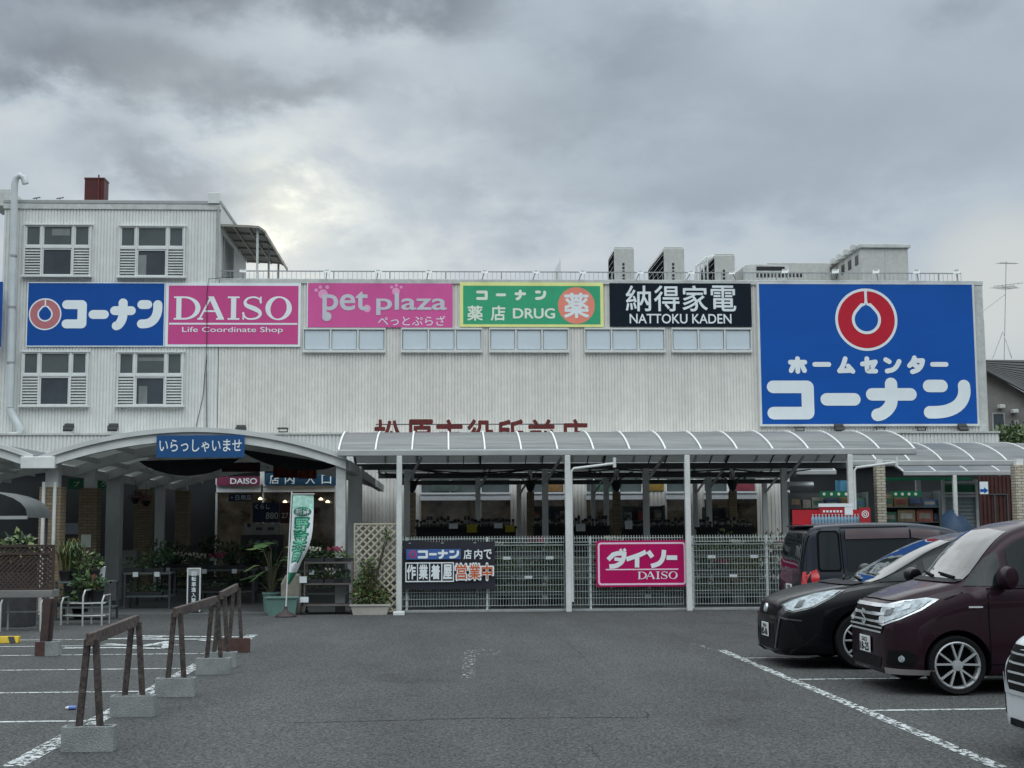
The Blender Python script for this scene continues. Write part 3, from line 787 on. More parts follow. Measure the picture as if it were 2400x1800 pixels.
# 4 drugstore sign
t, x0, x1, z0, z1 = sign_panel('wall_sign', 'green drugstore sign with yellow border and salmon disc', (1078, 662, 1414, 766), YEL)
a, b, c0, d = rect(1085.5, 670, 1407, 760, SY); mb = MB(); mb.quad((a, SY - .003, c0), (b, SY - .003, c0), (b, SY - .003, d), (a, SY - .003, d)); mb.build('green_field', GREENS, t)
mb = MB()
strokes('lettering', t, [('ko', (1116, 681, 1143, 703)), ('bar', (1162, 688, 1186, 694)), ('na', (1206, 679, 1233, 704)), ('n', (1254, 681, 1280, 703))], SY - .006, 7 * k_, CREAM)
for s_, bx in (('薬', (1096, 717, 1131, 751)), ('店', (1151, 717, 1184, 751)), ('DRUG', (1203, 723, 1300, 746))):
    a, b, c0, d = rect(*bx, SY); text_mb(s_, a, b, c0, d, SY - .006, .024, mb=mb)
mb.build('lettering', CREAM, t)
q = P(1351, 716, SY); mb = MB(); mb.poly(disc(q.x, q.z, 44 * k_, SY - .005)); mb.build('disc', ORA, t)
a, b, c0, d = rect(1323, 688, 1379, 744, SY); text_mb('薬', a, b, c0, d, SY - .008, .028).build('disc_lettering', SIGNW, t)
# 5 black electronics sign
t, x0, x1, z0, z1 = sign_panel('wall_sign', 'black sign with white kanji above white capital letters', (1429, 664, 1761, 765.5), NAVY)
mb = MB()
for i, ch in enumerate('納得家電'):
    u0 = 1467 + i * 66.5; a, b, c0, d = rect(u0, 670, u0 + 58, 729, SY); text_mb(ch, a, b, c0, d, SY - .004, .012, mb=mb)
mb.build('lettering', SIGNW, t)
a, b, c0, d = rect(1476, 736, 1714, 758, SY); text_mb('NATTOKU KADEN', a, b, c0, d, SY - .004, .012).build('small_lettering', SIGNW, t)
# 6 the big blue sign
x0, x1, z0, z1 = rect(1779, 664, 2285, 995.5, SY)
x0, x1 = (PX(1777.8, SY, 664) + PX(1786, SY, 997)) / 2, (PX(2279.5, SY, 664) + PX(2290, SY, 994)) / 2
t = thing('wall_sign', 'huge blue sign with red ring emblem and two rows of white katakana', 'sign', ((x0 + x1) / 2, SY, z0))
mb = MB(); mb.box(x0, x1, SY - .04, YF - .005, z0, z1); mb.build('panel', BLUE, t)
mb = MB(); frame_mb(mb, x0 - .07, x1 + .05, z0 - .05, z1 + .03, .07, SY - .043); mb.box(x0 - .075, x0 - .07, SY - .043, YF, z0 - .05, z1 + .03); mb.build('edge_trim', WHITE, t)
BY = SY - .044
q = P(2030.5, 749, BY); emblem(t, q.x, q.z, 75.6 * k_, BY - .002, SIGNW, REDE, BLUE)
strokes('small_lettering', t, [('ho', (1847, 835, 1892, 876)), ('bar', (1904, 848, 1948, 860)), ('mu', (1960, 835, 2004, 876)), ('se', (2016, 835, 2058, 876)), ('n2', (2070, 835, 2113, 876)), ('ta', (2126, 833, 2169, 877)), ('bar', (2180, 848, 2223, 860))], BY - .003, 11.5 * k_, SIGNW)
strokes('lettering', t, [('ko', (1798, 892, 1908, 983)), ('bar', (1923, 920, 2017, 952)), ('na', (2030, 885, 2149, 987)), ('n', (2164, 890, 2275, 981))], BY - .003, 30 * k_, SIGNW)
# sliver of another blue sign past the office block
mb = MB(); a, b, c0, d = rect(-80, 660, 3, 812, YF - .5); mb.box(a, b, YF - .5, YF - .4, c0, d); tag(base_at(mb.build('wall_sign', BLUE2), (b, YF - .5, c0)), 'edge of a plain blue sign beyond the white duct', 'sign')

# ------------------------------------------------------------------ red channel letters half hidden behind the canopy
LYs = YL - .35
t = thing('channel_letter_sign', 'rust red channel letters on rails, half hidden behind the canopy top', 'sign', (PX(1125, LYs), LYs, lz - .6))
zt = PZ(985, LYs); zb = PZ(1060, LYs)
xs = [878, 954, 1024, 1096, 1167, 1240, 1317]
for ch, u in zip('松原市役所前店', xs):
    a, b = PX(u, LYs), PX(u + 59, LYs)
    m_ = text_mb(ch, a, b, zb, zt, LYs, 0, .06); text_mb(ch, a, b, zb, zt, LYs - .065, .028, mb=m_); m_.build('letter', RUST, t)
mb = MB(); mb.bar((PX(880, LYs), LYs + .05, PZ(994, LYs)), (PX(1374, LYs), LYs + .05, PZ(994, LYs)), .03); mb.bar((PX(880, LYs), LYs + .05, PZ(1040, LYs)), (PX(1374, LYs), LYs + .05, PZ(1040, LYs)), .03)
for u in (900, 1050, 1200, 1350): mb.bar((PX(u, LYs), LYs + .05, PZ(1040, LYs)), (PX(u, LYs), YL, PZ(1040, LYs)), .03)
mb.build('rail', DARKST, t)

# ------------------------------------------------------------------ roof things
# railing along the roof edge
RY = YF + .35
t = thing('roof_railing', 'thin grey metal railing along the store roof edge', 'railing', (PX(1400, RY, 640), RY, roof_z))
rx0, rx1 = PX(518, RY, 640), PX(2252, RY, 640)
zr = PZ(638, RY, 1400)
mb = MB(); mb.bar((rx0, RY, zr), (rx1, RY, zr), .035); mb.bar((rx0, RY, roof_z + .06), (rx1, RY, roof_z + .06), .025); mb.build('rail', STEEL, t)
mb = MB(); n = int((rx1 - rx0) / .155)
for k in range(n + 1):
    x = rx0 + (rx1 - rx0) * k / n; mb.bar((x, RY, roof_z - .4), (x, RY, zr), .012 if k % 12 else .04)
mb.build('baluster', STEEL, t)
# small floodlights on arms along the roof edge
def floodlight(name, mirror=False):
    t = thing(name, 'x', 'floodlight')
    mb = MB(); mb.tube([(0, .25, 0), (0, .05, .06), (.0, -.75, .38)], .018, 6); mb.build('arm', STEEL, t, smooth=True)
    mb = MB(); mb.prism([(-.11, -.9, .22), (.11, -.9, .22), (.11, -.72, .38), (-.11, -.72, .38)], (0, .06, .06)); mb.box(-.07, .07, -.76, -.66, .34, .44); mb.build('lamp_head', OFFW, t, bevel=.01)
    return t
fl0 = None
FLX = [(570, 1), (765, 0), (884, 0), (1001, 0), (1131, 0), (1250, 0), (1358, 1), (1492, 0), (1610, 0), (1722, 0), (1845, 1), (1962, 1), (2056, 1), (2150, 1), (2243, 1)]
names = ['first', 'second', 'third', 'fourth', 'fifth', 'sixth', 'seventh', 'eighth', 'ninth', 'tenth', 'eleventh', 'twelfth', 'thirteenth', 'fourteenth', 'fifteenth']
for i, (u, _) in enumerate(FLX):
    if fl0 is None: fl0 = floodlight('roof_floodlight'); o = fl0
    else: o = clone(fl0)
    o.location = (PX(u, YF, 650), YF - .06, roof_z + .004); o.scale = (1, .55, .5 if u < 1800 else .7); o.rotation_euler = (0, 0, rad(-25 if u > 1700 else 8))
    o['label'] = 'small floodlight on an arm at the roof edge, %s from the left' % names[i]; o['group'] = 'floodlights along the roof edge'
# air conditioning units
ACM = mat('ac_casing', (.50, .50, .475), rough=.5, var=.10, scale=2, speck=(8, .04))
def ac(px0, py, px1, depth, Y, label, base=None):
    x0, x1 = PX(px0, Y, py), PX(px1, Y, py); z1 = PZ(py, Y, px0); z0 = roof_z - .45
    t = thing('ac_unit', label, 'ac unit', ((x0 + x1) / 2, Y, z0), 'tall ac units on the roof')
    mb = MB(); mb.box(x0, x1, Y, Y + depth, z0, z1); mb.build('casing', ACM, t, bevel=.03)
    mb = MB()
    n = max(1, round(depth / 1.0))
    for k in range(n):
        y0 = Y + .05 + k * depth / n; y1 = Y - .02 + (k + 1) * depth / n
        mb.box(x0 - .012, x0 + .01, y0, y1, z0 + .15, z1 - .12)
    mb.build('coil_grille', mat('coil_black', (.012, .013, .014), rough=1, spec=0), t)
    mb = MB()
    for k in range(7): zz = z0 + .3 + k * .22; mb.box(x0 - .02, x0 - .013, Y + .08, Y + depth - .06, zz, zz + .012)
    mb.build('grille_wire', STEEL, t)
    mb = MB()
    for k in range(5):
        zz = z1 - .62 - k * .13; mb.box(x0 + .28, x0 + .36, Y - .004, Y + .02, zz, zz + .09)
    mb.build('vent_slot', BLACK, t)
    mb = MB(); mb.box(x0 + .03, x1 - .03, Y + .02, Y + depth - .02, z1 + .002, z1 + .04); mb.build('top_cover', OFFW, t, bevel=.012)
ac(1439, 581, 1485.5, 1.6, 46.2, 'single tall ac unit at the left end of the roof row')
ac(1555.5, 581, 1603.5, 3.6, 46.2, 'tall ac unit with a long louvred side, middle of three')
ac(1674.5, 597, 1722, 2.6, 46.6, 'shorter tall ac unit beside white pipes, right of three')
mb = MB()
for k in range(4):
    u = 1632 + k * 9; Yp = 47.5
    mb.tube([(PX(u, Yp, 640), Yp, roof_z - .4), (PX(u, Yp, 640), Yp, PZ(622 - k * 4, Yp)), (PX(u + 26, Yp, 640), Yp, PZ(600 - k * 2, Yp))], .04, 8)
tag(base_at(mb.build('roof_pipework', WHITE, smooth=True), (PX(1640, 47.5, 650), 47.5, roof_z - .4)), 'white insulated pipes bending up beside the shorter ac unit', 'pipes')
# low white unit with louvres
Yp = 47.0
x0, x1, z0, z1 = rect(1742, 620, 1850, 655, Yp)
t = thing('rooftop_unit', 'low white rooftop unit with rounded top and black louvre band', 'ac unit', ((x0 + x1) / 2, Yp, roof_z - .45))
mb = MB(); mb.box(x0, x1, Yp, Yp + 1.4, roof_z - .45, z1 - .08)
prof = [(x0, z1 - .08), (x0 + .08, z1 - .02), (x0 + .3, z1 + .02), (x0 + .6, z1 + .02), (x1, z1 - .05), (x1, z1 - .08)]
mb.prism([(x, Yp + .02, z) for x, z in prof], (0, 1.3, 0)); mb.build('casing', OFFW, t, bevel=.02)
mb = MB(); a, b, c0, d = rect(1773, 625, 1839, 634, Yp); mb.box(a, b, Yp - .01, Yp + .02, c0, d)
for k in range(13):
    a, b, c0, d = rect(1773 + k * 8.5, 639, 1778 + k * 8.5, 650, Yp); mb.box(a, b, Yp - .01, Yp + .02, c0, d)
mb.build('louvre', BLACK, t)
Yp = 50; x0, x1, z0, z1 = rect(1800, 615, 1945, 655, Yp)
mb = MB(); mb.box(x0, x1, Yp, Yp + 2, roof_z - .45, z1); tag(base_at(mb.build('rooftop_housing', ACM, bevel=.03), ((x0 + x1) / 2, Yp, roof_z - .45)), 'plain grey housing behind the low louvred rooftop unit', 'housing')
# big plant room box
Yp = 47.2; x0, x1, z0, z1 = rect(2019, 575, 2129, 655, Yp)
t = thing('plant_room', 'large pale boxy plant room on the roof with square vents and overhanging lid', 'plant room', ((x0 + x1) / 2, Yp, roof_z - .45))
DP = 4.6
mb = MB(); mb.box(x0, x1, Yp, Yp + DP, roof_z - .45, z1 - .1); mb.build('casing', ACM, t, bevel=.02)
mb = MB(); mb.box(x0 - .08, x1 + .08, Yp - .08, Yp + DP + .06, z1 - .1, z1 + .04); mb.build('lid', OFFW, t, bevel=.02)
mb = MB()
for k in range(5):
    y = Yp + .35 + k * .85; mb.box(x0 - .012, x0 + .01, y, y + .38, z1 - .62, z1 - .28)
mb.build('vent', BLACK, t)
mb = MB()
for k in range(5):
    y = Yp + .3 + k * .85; mb.box(x0 - .22, x0 - .081, y, y + .35, z1 - .11, z1 + .10)
mb.build('bracket', OFFW, t, bevel=.015)
mb = MB(); xm = (x0 + x1) / 2; mb.box(xm - .008, xm + .008, Yp - .003, Yp + .01, roof_z - .4, z1 - .12); mb.build('seam', TRIM, t)
# pale sail shaped cowl
Yp = 47.; t0 = P(1312, 608, Yp); q = P(1298, 640, Yp)
mb = MB(); mb.prism([(q.x - .1, Yp, roof_z - .4), (t0.x + .03, Yp, roof_z - .4), (t0.x + .03, Yp, t0.z), (t0.x - .04, Yp, t0.z - .12), (q.x + .02, Yp, q.z + .1)], (0, .5, 0)); mb.bar((t0.x, Yp + .1, roof_z - .4), (t0.x, Yp + .1, t0.z + .05), .03)
tag(base_at(mb.build('vent_cowl', WHITE), (q.x, Yp, roof_z - .4)), 'small pale wedge shaped vent cowl alone on the store roof', 'vent')
# chimney on the office block
Yp = YF + 1.5; x0, x1, z0, z1 = rect(198, 417, 244, 466, Yp)
t = thing('chimney', 'dark red square metal chimney on the office roof', 'chimney', ((x0 + x1) / 2, Yp, oz))
mb = MB(); mb.box(x0, x1, Yp, Yp + .62, oz, z1); mb.build('shaft', CHIM, t, bevel=.012)
mb = MB(); mb.box(x0 - .012, x1 + .012, Yp - .012, Yp + .63, z1 - .05, z1 + .012); mb.build('rim', CHIM, t)
mb = MB(); xx = PX(232, Yp, 440); mb.tube([(xx, Yp - .06, oz), (xx, Yp - .06, z1 + .1)], .025, 8); mb.build('pipe', RUST, t, smooth=True)
mb = MB()
for u, s_ in ((86, 0), (141, 1)):
    q = P(u, 462, YF + .3); mb.bar((q.x, YF + .3, oz), (q.x, YF + .3, oz + .12), .02); mb.bar((q.x - .12, YF + .3, oz + .12), (q.x + .12, YF + .3, oz + .16), .03)
tag(base_at(mb.build('roof_bracket', DARKST), (PX(110, YF + .3, 465), YF + .3, oz)), 'two tiny dark brackets on the office roof edge left of the chimney', 'bracket')
# white duct down the left edge
t = thing('duct_pipe', 'fat pale grey duct running up the left end of the office block', 'pipe', (PX(25, YF, 900), YF - .25, 3))
yd = YF - .28
top = P(38, 432, yd)
pts = [(top.x + .30, yd, top.z + .02), (top.x + .24, yd, top.z + .22), (top.x + .10, yd, top.z + .30), (top.x - .02, yd, top.z + .20), (top.x - .05, yd, top.z)]
bt = P(23, 955, yd); pts += [(bt.x + (top.x - .05 - bt.x) * k, yd, bt.z + (top.z - bt.z) * k) for k in (.8, .6, .4, .2, 0)]
mb = MB(); mb.tube(pts, .112, 14); mb.build('riser', DUCT, t, smooth=True)
mb = MB(); q0 = P(23, 957, yd); pp = [(q0.x, yd, q0.z), (q0.x + .02, yd, q0.z - .12), (q0.x + .25, yd, q0.z - .5), (q0.x + .36, yd, q0.z - .70), (q0.x + .30, yd, q0.z - .86), (q0.x + .05, yd, q0.z - .90), (q0.x - .10, yd, q0.z - .94), (q0.x - .14, yd, q0.z - 1.1), (q0.x - .14, yd, q0.z - 1.7)]
mb.tube(pp, .125, 14); mb.build('elbow', DUCT, t, smooth=True)
mb = MB()
for v in (600, 720, 850): q = P(28, v, yd); mb.lathe([(.125, -.03), (.125, .03)], (bt.x + (top.x - bt.x) * ((q.z - bt.z) / (top.z - bt.z)) - .02, yd, q.z), 14)
mb.build('band', STEEL, t)
# cable down the facade
mb = MB()
q = [P(548, 650, YF), P(490, 655, YF), P(486, 690, YF), P(486, 780, YF), P(485, 900, YF), P(486, 1005, YF)]
mb.tube([(p.x, SY - .03, p.z) for p in q], .011, 6); q = [P(485, 830, YF), P(476, 930, YF), P(460, 1000, YF)]; mb.tube([(p.x, YF - .03, p.z) for p in q], .010, 6)
tag(base_at(mb.build('wall_cable', CABLE, smooth=True), (PX(486, YF), SY - .03, 4.8)), 'dark cable hanging down over the pink serif sign', 'cable')
mb = MB(); q = P(485, 870, YF); mb.box(q.x - .03, q.x + .05, YF - .05, YF - .003, PZ(1004, YF, 485), q.z); tag(base_at(mb.build('conduit', OFFW), (q.x, YF, 4.8)), 'slim pale conduit on the wall below the pink serif sign', 'conduit')
# floodlights at the foot of the wall, standing on the ledge
def spot():
    t = thing('wall_floodlight', 'x', 'floodlight')
    mb = MB(); mb.prism([(-.15, -.12, .02), (.15, -.12, .02), (.15, .10, .24), (-.15, .10, .24)], (0, .06, -.06)); mb.box(-.12, .12, -.02, .12, .03, .15); mb.build('lamp_head', BLACK, t, bevel=.01)
    mb = MB(); mb.bar((-.17, .04, .0), (-.17, .04, .16), .02); mb.bar((.17, .04, 0), (.17, .04, .16), .02); mb.bar((-.17, .04, .01), (.17, .04, .01), .02); mb.build('bracket', DARKST, t)
    return t
sp0 = None
where = {160: 'left of the two under the lower left office window', 264: 'under the lower right office window', 564: 'above the right end of the entrance banner', 1968: 'under the middle of the huge blue sign', 2258: 'under the right corner of the huge blue sign'}
for u, s_ in where.items():
    if sp0 is None: sp0 = spot(); o = sp0
    else: o = clone(sp0)
    o.location = (PX(u, YF - .35, 1010), YF - .35, lz + (.12 if u < 500 else .06)); o['label'] = 'black floodlight on the wall ledge, ' + s_; o['group'] = 'black floodlights on the ledge'
def flat_spot():
    mb = MB(); mb.box(-.17, .17, -.1, .1, .10, .15); mb.box(-.14, .14, -.08, .02, 0, .03); mb.bar((.15, 0, .0), (.15, 0, .12), .03); mb.bar((-.12, 0, .0), (-.12, 0, .12), .02)
    return mb.build('flat_floodlight', DARKST)
f0 = None
for u, s_ in ((663, 'over the left end of the front canopy'), (1874, 'under the left part of the huge blue sign'), (2063, 'under the huge blue sign, left of the middle pair'), (2159, 'under the huge blue sign, right of the middle pair')):
    o = f0 = flat_spot() if f0 is None else f0
    if o.get('label'): o = clone(f0)
    o.location = (PX(u, YF - .3, 1010), YF - .3, lz + .05); tag(o, 'flat dark floodlight ' + s_, 'floodlight', 'flat floodlights on the ledge')

# ------------------------------------------------------------------ curved awning over the roof terrace
AW = mat('awning_sheet', (.17, .16, .13), rough=.4, var=.2, trans=.0)
AWF = mat('awning_frame', (.30, .29, .26), rough=.5, var=.15)
x0 = bx0 + .02; xr = PX(606, YF, 530); zt = PZ(529, YF, 560)
xe = PX(624, YF, 545); ze = PZ(548, YF, 624)
Y0, Y1 = YF + .02, YF + 6.2
t = thing('terrace_awning', 'brown grid awning with curved edge over the roof terrace', 'awning', ((x0 + xr) / 2, Y0, roof_z))
prof = [(x0, zt + .04), (xr - .25, zt), (xr, zt - .02), (xr + .13, zt - .10), (xe - .02, ze + .08), (xe, ze - .05)]
mb = MB()
for (a, za), (b, zb_) in zip(prof[:-1], prof[1:]):
    mb.add([(a, Y0, za), (b, Y0, zb_), (b, Y1, zb_), (a, Y1, za), (a, Y0, za + .02), (b, Y0, zb_ + .02), (b, Y1, zb_ + .02), (a, Y1, za + .02)], [(0, 3, 2, 1), (4, 5, 6, 7), (0, 1, 5, 4), (3, 7, 6, 2)])
mb.build('roof_sheet', AW, t)
for k in range(6):
    y = Y0 + (Y1 - Y0) * k / 5
    mb = MB()
    for (a, za), (b, zb_) in zip(prof[:-1], prof[1:]): mb.bar((a, y, za - .03), (b, y, zb_ - .03), .05)
    mb.build('rafter', AWF, t)
mb = MB()
for a, za in [prof[0], ((x0 + xr) / 2 - .2, zt + .01), (xr - .35, zt - .005), (xe, ze)]: mb.bar((a, Y0, za - .055), (a, Y1, za - .055), .045)
mb.build('purlin', AWF, t)
for yy in (Y0 + .15, Y1 - .3, (Y0 + Y1) / 2):
    mb = MB(); mb.bar((xr - .05, yy, roof_z - .4), (xr - .05, yy, zt - .06), .07); mb.build('post', OFFW, t)
# ------------------------------------------------------------------ canopies
def polycarb(nm='canopy_polycarbonate', f=.55, k=2.15):
    m = bpy.data.materials.new(nm); m.use_nodes = True
    nt = m.node_tree; N = nt.nodes; L = nt.links; b = N['Principled BSDF']; o = N['Material Output']
    tc = N.new('ShaderNodeTexCoord'); mp = N.new('ShaderNodeMapping'); mp.inputs['Scale'].default_value = (.35, 5, 5); L.new(tc.outputs['Object'], mp.inputs[0])
    n = N.new('ShaderNodeTexNoise'); n.inputs['Scale'].default_value = 2.2; n.inputs['Detail'].default_value = 6; L.new(mp.outputs[0], n.inputs['Vector'])
    r = N.new('ShaderNodeValToRGB'); L.new(n.outputs[0], r.inputs[0]); e = r.color_ramp.elements
    e[0].position = .3; e[1].position = .7; e[0].color = (.13 * k, .135 * k, .135 * k, 1); e[1].color = (.25 * k, .26 * k, .26 * k, 1)
    L.new(r.outputs[0], b.inputs['Base Color']); b.inputs['Roughness'].default_value = .28; b.inputs['Specular IOR Level'].default_value = .55
    tl = N.new('ShaderNodeBsdfTranslucent'); tl.inputs[0].default_value = (.42, .43, .42, 1)
    mx = N.new('ShaderNodeMixShader'); mx.inputs[0].default_value = f
    L.new(b.outputs[0], mx.inputs[1]); L.new(tl.outputs[0], mx.inputs[2]); L.new(mx.outputs[0], o.inputs[0])
    return m
POLY = polycarb()
RIBW = mat('canopy_rib_white', (.78, .79, .78), rough=.4, var=.06)
GUT = mat('canopy_gutter', (.40, .41, .41), rough=.45, var=.14, scale=2, stretch=(1, 1, 3))
UND = mat('canopy_under_frame', (.075, .08, .08), rough=.6, var=.2)
POSTG = mat('post_grey', (.74, .75, .74), rough=.55, var=.16, scale=3, stretch=(1, 1, .4))
BRICK = None
def brick(nm='tan_brick', k=1.0):
    m = bpy.data.materials.new(nm); m.use_nodes = True
    nt = m.node_tree; N = nt.nodes; L = nt.links; b = N['Principled BSDF']
    tc = N.new('ShaderNodeTexCoord'); mp = N.new('ShaderNodeMapping'); mp.inputs['Rotation'].default_value = (rad(90), 0, 0); L.new(tc.outputs['Object'], mp.inputs[0])
    # two-sided bricks: x+y along the course, z up
    sx = N.new('ShaderNodeSeparateXYZ'); L.new(tc.outputs['Object'], sx.inputs[0])
    ad = N.new('ShaderNodeMath'); ad.operation = 'ADD'; L.new(sx.outputs[0], ad.inputs[0]); L.new(sx.outputs[1], ad.inputs[1])
    cb = N.new('ShaderNodeCombineXYZ'); L.new(ad.outputs[0], cb.inputs[0]); L.new(sx.outputs[2], cb.inputs[1])
    t = N.new('ShaderNodeTexBrick'); L.new(cb.outputs[0], t.inputs['Vector'])
    t.inputs['Scale'].default_value = 1.0; t.inputs['Brick Width'].default_value = .215; t.inputs['Row Height'].default_value = .068; t.inputs['Mortar Size'].default_value = .007
    t.inputs['Color1'].default_value = (.33 * k, .255 * k ** 1.3, .165 * k ** 1.7, 1); t.inputs['Color2'].default_value = (.25 * k, .18 * k ** 1.3, .11 * k ** 1.7, 1); t.inputs['Mortar'].default_value = (.12, .11, .095, 1)
    L.new(t.outputs[0], b.inputs['Base Color']); b.inputs['Roughness'].default_value = .85
    bp = N.new('ShaderNodeBump'); bp.inputs['Strength'].default_value = .5; bp.inputs['Distance'].default_value = .01; bp.invert = True
    L.new(t.outputs['Fac'], bp.inputs['Height']); L.new(bp.outputs[0], b.inputs['Normal'])
    return m
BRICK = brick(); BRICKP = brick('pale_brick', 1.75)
ZS = 3.22                         # eaves height of every canopy
def arc(Y0, Y1, zs, rise, n=16):
    return [(Y0 + (Y1 - Y0) * i / n, zs + rise * math.sin(math.pi * i / n) ** .85) for i in range(n + 1)]
def sheet(mb, prof, x0, x1, th=.012):
    m = len(prof)
    vs = [(x, y, z + d) for d in (0, th) for x in (x0, x1) for y, z in prof]
    fs = []
    for i in range(m - 1):
        fs.append((i, i + 1, m + i + 1, m + i)); fs.append((2 * m + i, 3 * m + i, 3 * m + i + 1, 2 * m + i + 1))
    for a, b in ((0, 2 * m), (m, 3 * m)):
        for i in range(m - 1):
            q = (a + i, b + i, b + i + 1, a + i + 1); fs.append(q if a == 0 else q[::-1])
    fs.append((0, m, 3 * m, 2 * m)); fs.append((m - 1, 3 * m - 1, 4 * m - 1, 2 * m - 1)[::-1])
    return mb.add(vs, fs)
def canopy(name, label, x0, x1, Y0, Y1, rise, posts, back_posts=(), pitch=.714, half=False, zs=ZS, postm=None):
    t = thing(name, label, 'canopy', ((x0 + x1) / 2, Y0, 0), 'vaulted canopies in front of the store')
    prof = arc(Y0, Y1, zs, rise) if not half else [(y, z) for y, z in arc(Y0, 2 * Y1 - Y0, zs, rise) if y <= Y1 + .01]
    mb = MB(); sheet(mb, prof, x0, x1); mb.build('roof_panel', POLY, t, smooth=True, angle=30)
    n = max(1, round((x1 - x0) / pitch))
    for k in range(n + 1):
        x = x0 + (x1 - x0) * k / n
        mb = MB()
        for (a, za), (b, zb) in zip(prof[:-1], prof[1:]): mb.bar((x, a, za + .028), (x, b, zb + .028), .032, .03)
        mb.build('rib', RIBW, t)
    mb = MB()
    for k in range(n):
        x = x0 + (x1 - x0) * (k + .5) / n if k % 2 else x0 + (x1 - x0) * k / n + .03
        for (a, za), (b, zb) in zip(prof[:-1], prof[1:]): mb.bar((x, a, za - .03), (x, b, zb - .03), .04 if k % 4 == 0 else .02, .04)
    for i in range(2, len(prof) - 1, 3): mb.bar((x0, prof[i][0], prof[i][1] - .03), (x1, prof[i][0], prof[i][1] - .03), .04)
    mb.build('under_frame', UND, t)
    mb = MB(); mb.box(x0 - .02, x1 + .02, Y0 - .10, Y0 - .005, zs - .10, zs + .03); mb.build('gutter', GUT, t, bevel=.02)
    if not half:
        mb = MB(); mb.box(x0, x1, Y1 - .06, Y1 + .06, zs - .16, zs - .02); mb.build('valley_beam', UND, t)
    else:
        mb = MB(); mb.box(x0, x1, Y1 - .05, Y1 + .05, prof[-1][1] - .14, prof[-1][1] - .015); mb.build('back_beam', GUT, t)
    for p in posts:
        x = PX(p, Y0 - .05); mb = MB(); mb.box(x - .055, x + .055, Y0 - .10, Y0 + .01, .0, zs - .09); mb.build('post', postm or POSTW, t, bevel=.012)
    for p in back_posts:
        x = PX(p, Y1); mb = MB(); mb.box(x - .07, x + .07, Y1 - .07, Y1 + .07, .0, zs - .15)
        if not half: mb.bar((x, Y1, zs - .5), (x + .35, Y1 - .6, zs + .1), .05); mb.bar((x, Y1, zs - .5), (x + .1, Y1 + .6, zs + .1), .05)
        mb.build('post', POSTG, t)
    return t
YA, YB, YC, YD = 27.55, 32.4, 37.8, 43.5
cx0, cx1 = PX(794, YA, 1055), PX(2143, YA, 1050)
canopy('canopy', 'long vaulted canopy with white ribs over the mesh fence', cx0, cx1, YA, YB, .53, (936, 1330, 1610, 1992), (954, 1277, 1513, 1836))
canopy('canopy', 'dim second canopy bay behind the fence canopy', cx0 + .3, PX(2000, YB), YB + .14, YC, .5, (), (1120, 1420, 1660), pitch=1.4)
canopy('canopy', 'dim innermost canopy bay against the shop windows', cx0 + .6, PX(1960, YC), YC + .14, YD, .45, (), (1216, 1389, 1628, 1790), pitch=1.4)
canopy('canopy', 'shorter canopy at the right with white ribs and brick posts', PX(1985, YB), PX(2520, YB), YB + .2, 35.1, .58, (), (), pitch=.82, half=True)
canopy('canopy', 'lowest small canopy deep under the right canopy', PX(2120, 38.8), PX(2420, 38.8), 38.9, 41.2, .40, (2236,), (2150,), pitch=1.05, half=True)
# drain arms on the front posts
def arm(u, Y, w, label):
    x = PX(u, Y)
    mb = MB(); mb.tube([(x + .07, Y - .06, 0.2), (x + .07, Y - .06, ZS - .42), (x + .12, Y - .06, ZS - .36), (x + .95, Y - .06, ZS - .26)], .028, 8)
    mb.tube([(x + .95, Y - .06, ZS - .34), (x + .95, Y - .06, ZS - .14)], .035, 8)
    tag(base_at(mb.build('drain_pipe', WHITE, smooth=True), (x, Y, 0)), label, 'pipe', 'thin white drain pipes on the canopy posts')
arm(1330, YA, 0, 'thin white drain pipe with side arm between the two fence banners')
arm(1992, YA, 0, 'thin white drain pipe with side arm above the parked van')
# brick columns
def column(x, Y, w, h, label, pipes=False, bm_=None):
    t = thing('brick_column', label, 'column', (x, Y, 0), 'tan brick columns under the canopies')
    mb = MB(); mb.box(x - w / 2, x + w / 2, Y, Y + w, 0, h); mb.build('shaft', bm_ or BRICK, t)
    mb = MB(); mb.box(x - w * .3, x + w * .3, Y + w * .2, Y + w * .8, h, ZS + .05); mb.build('capital', POSTG, t)
    if pipes:
        for d in (-.11, .11):
            mb = MB(); mb.tube([(x + d, Y - .06, .0), (x + d, Y - .06, h + .1)], .036, 10); mb.build('drain_pipe', POSTW, t, smooth=True)
    return t
XL = PX(119, 28.0)
column(XL, 28.0, .42, 2.55, 'tan brick column with two white pipes, frontmost at the left', True)
column(PX(208, 31.0), 31.0, .40, 2.62, 'tan brick column with a pale notice, second from the left')
column(PX(335, 36.5), 36.5, .42, 2.75, 'shaded brick column with hanging red baskets')
column(PX(428, 41.6), 41.6, .40, 2.85, 'deepest brick column by the dark plants')
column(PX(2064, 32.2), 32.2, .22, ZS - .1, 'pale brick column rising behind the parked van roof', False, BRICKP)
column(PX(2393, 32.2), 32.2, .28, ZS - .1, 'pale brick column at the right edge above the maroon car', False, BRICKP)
FUN = mat('funnel_black', (.02, .02, .022), rough=.6)
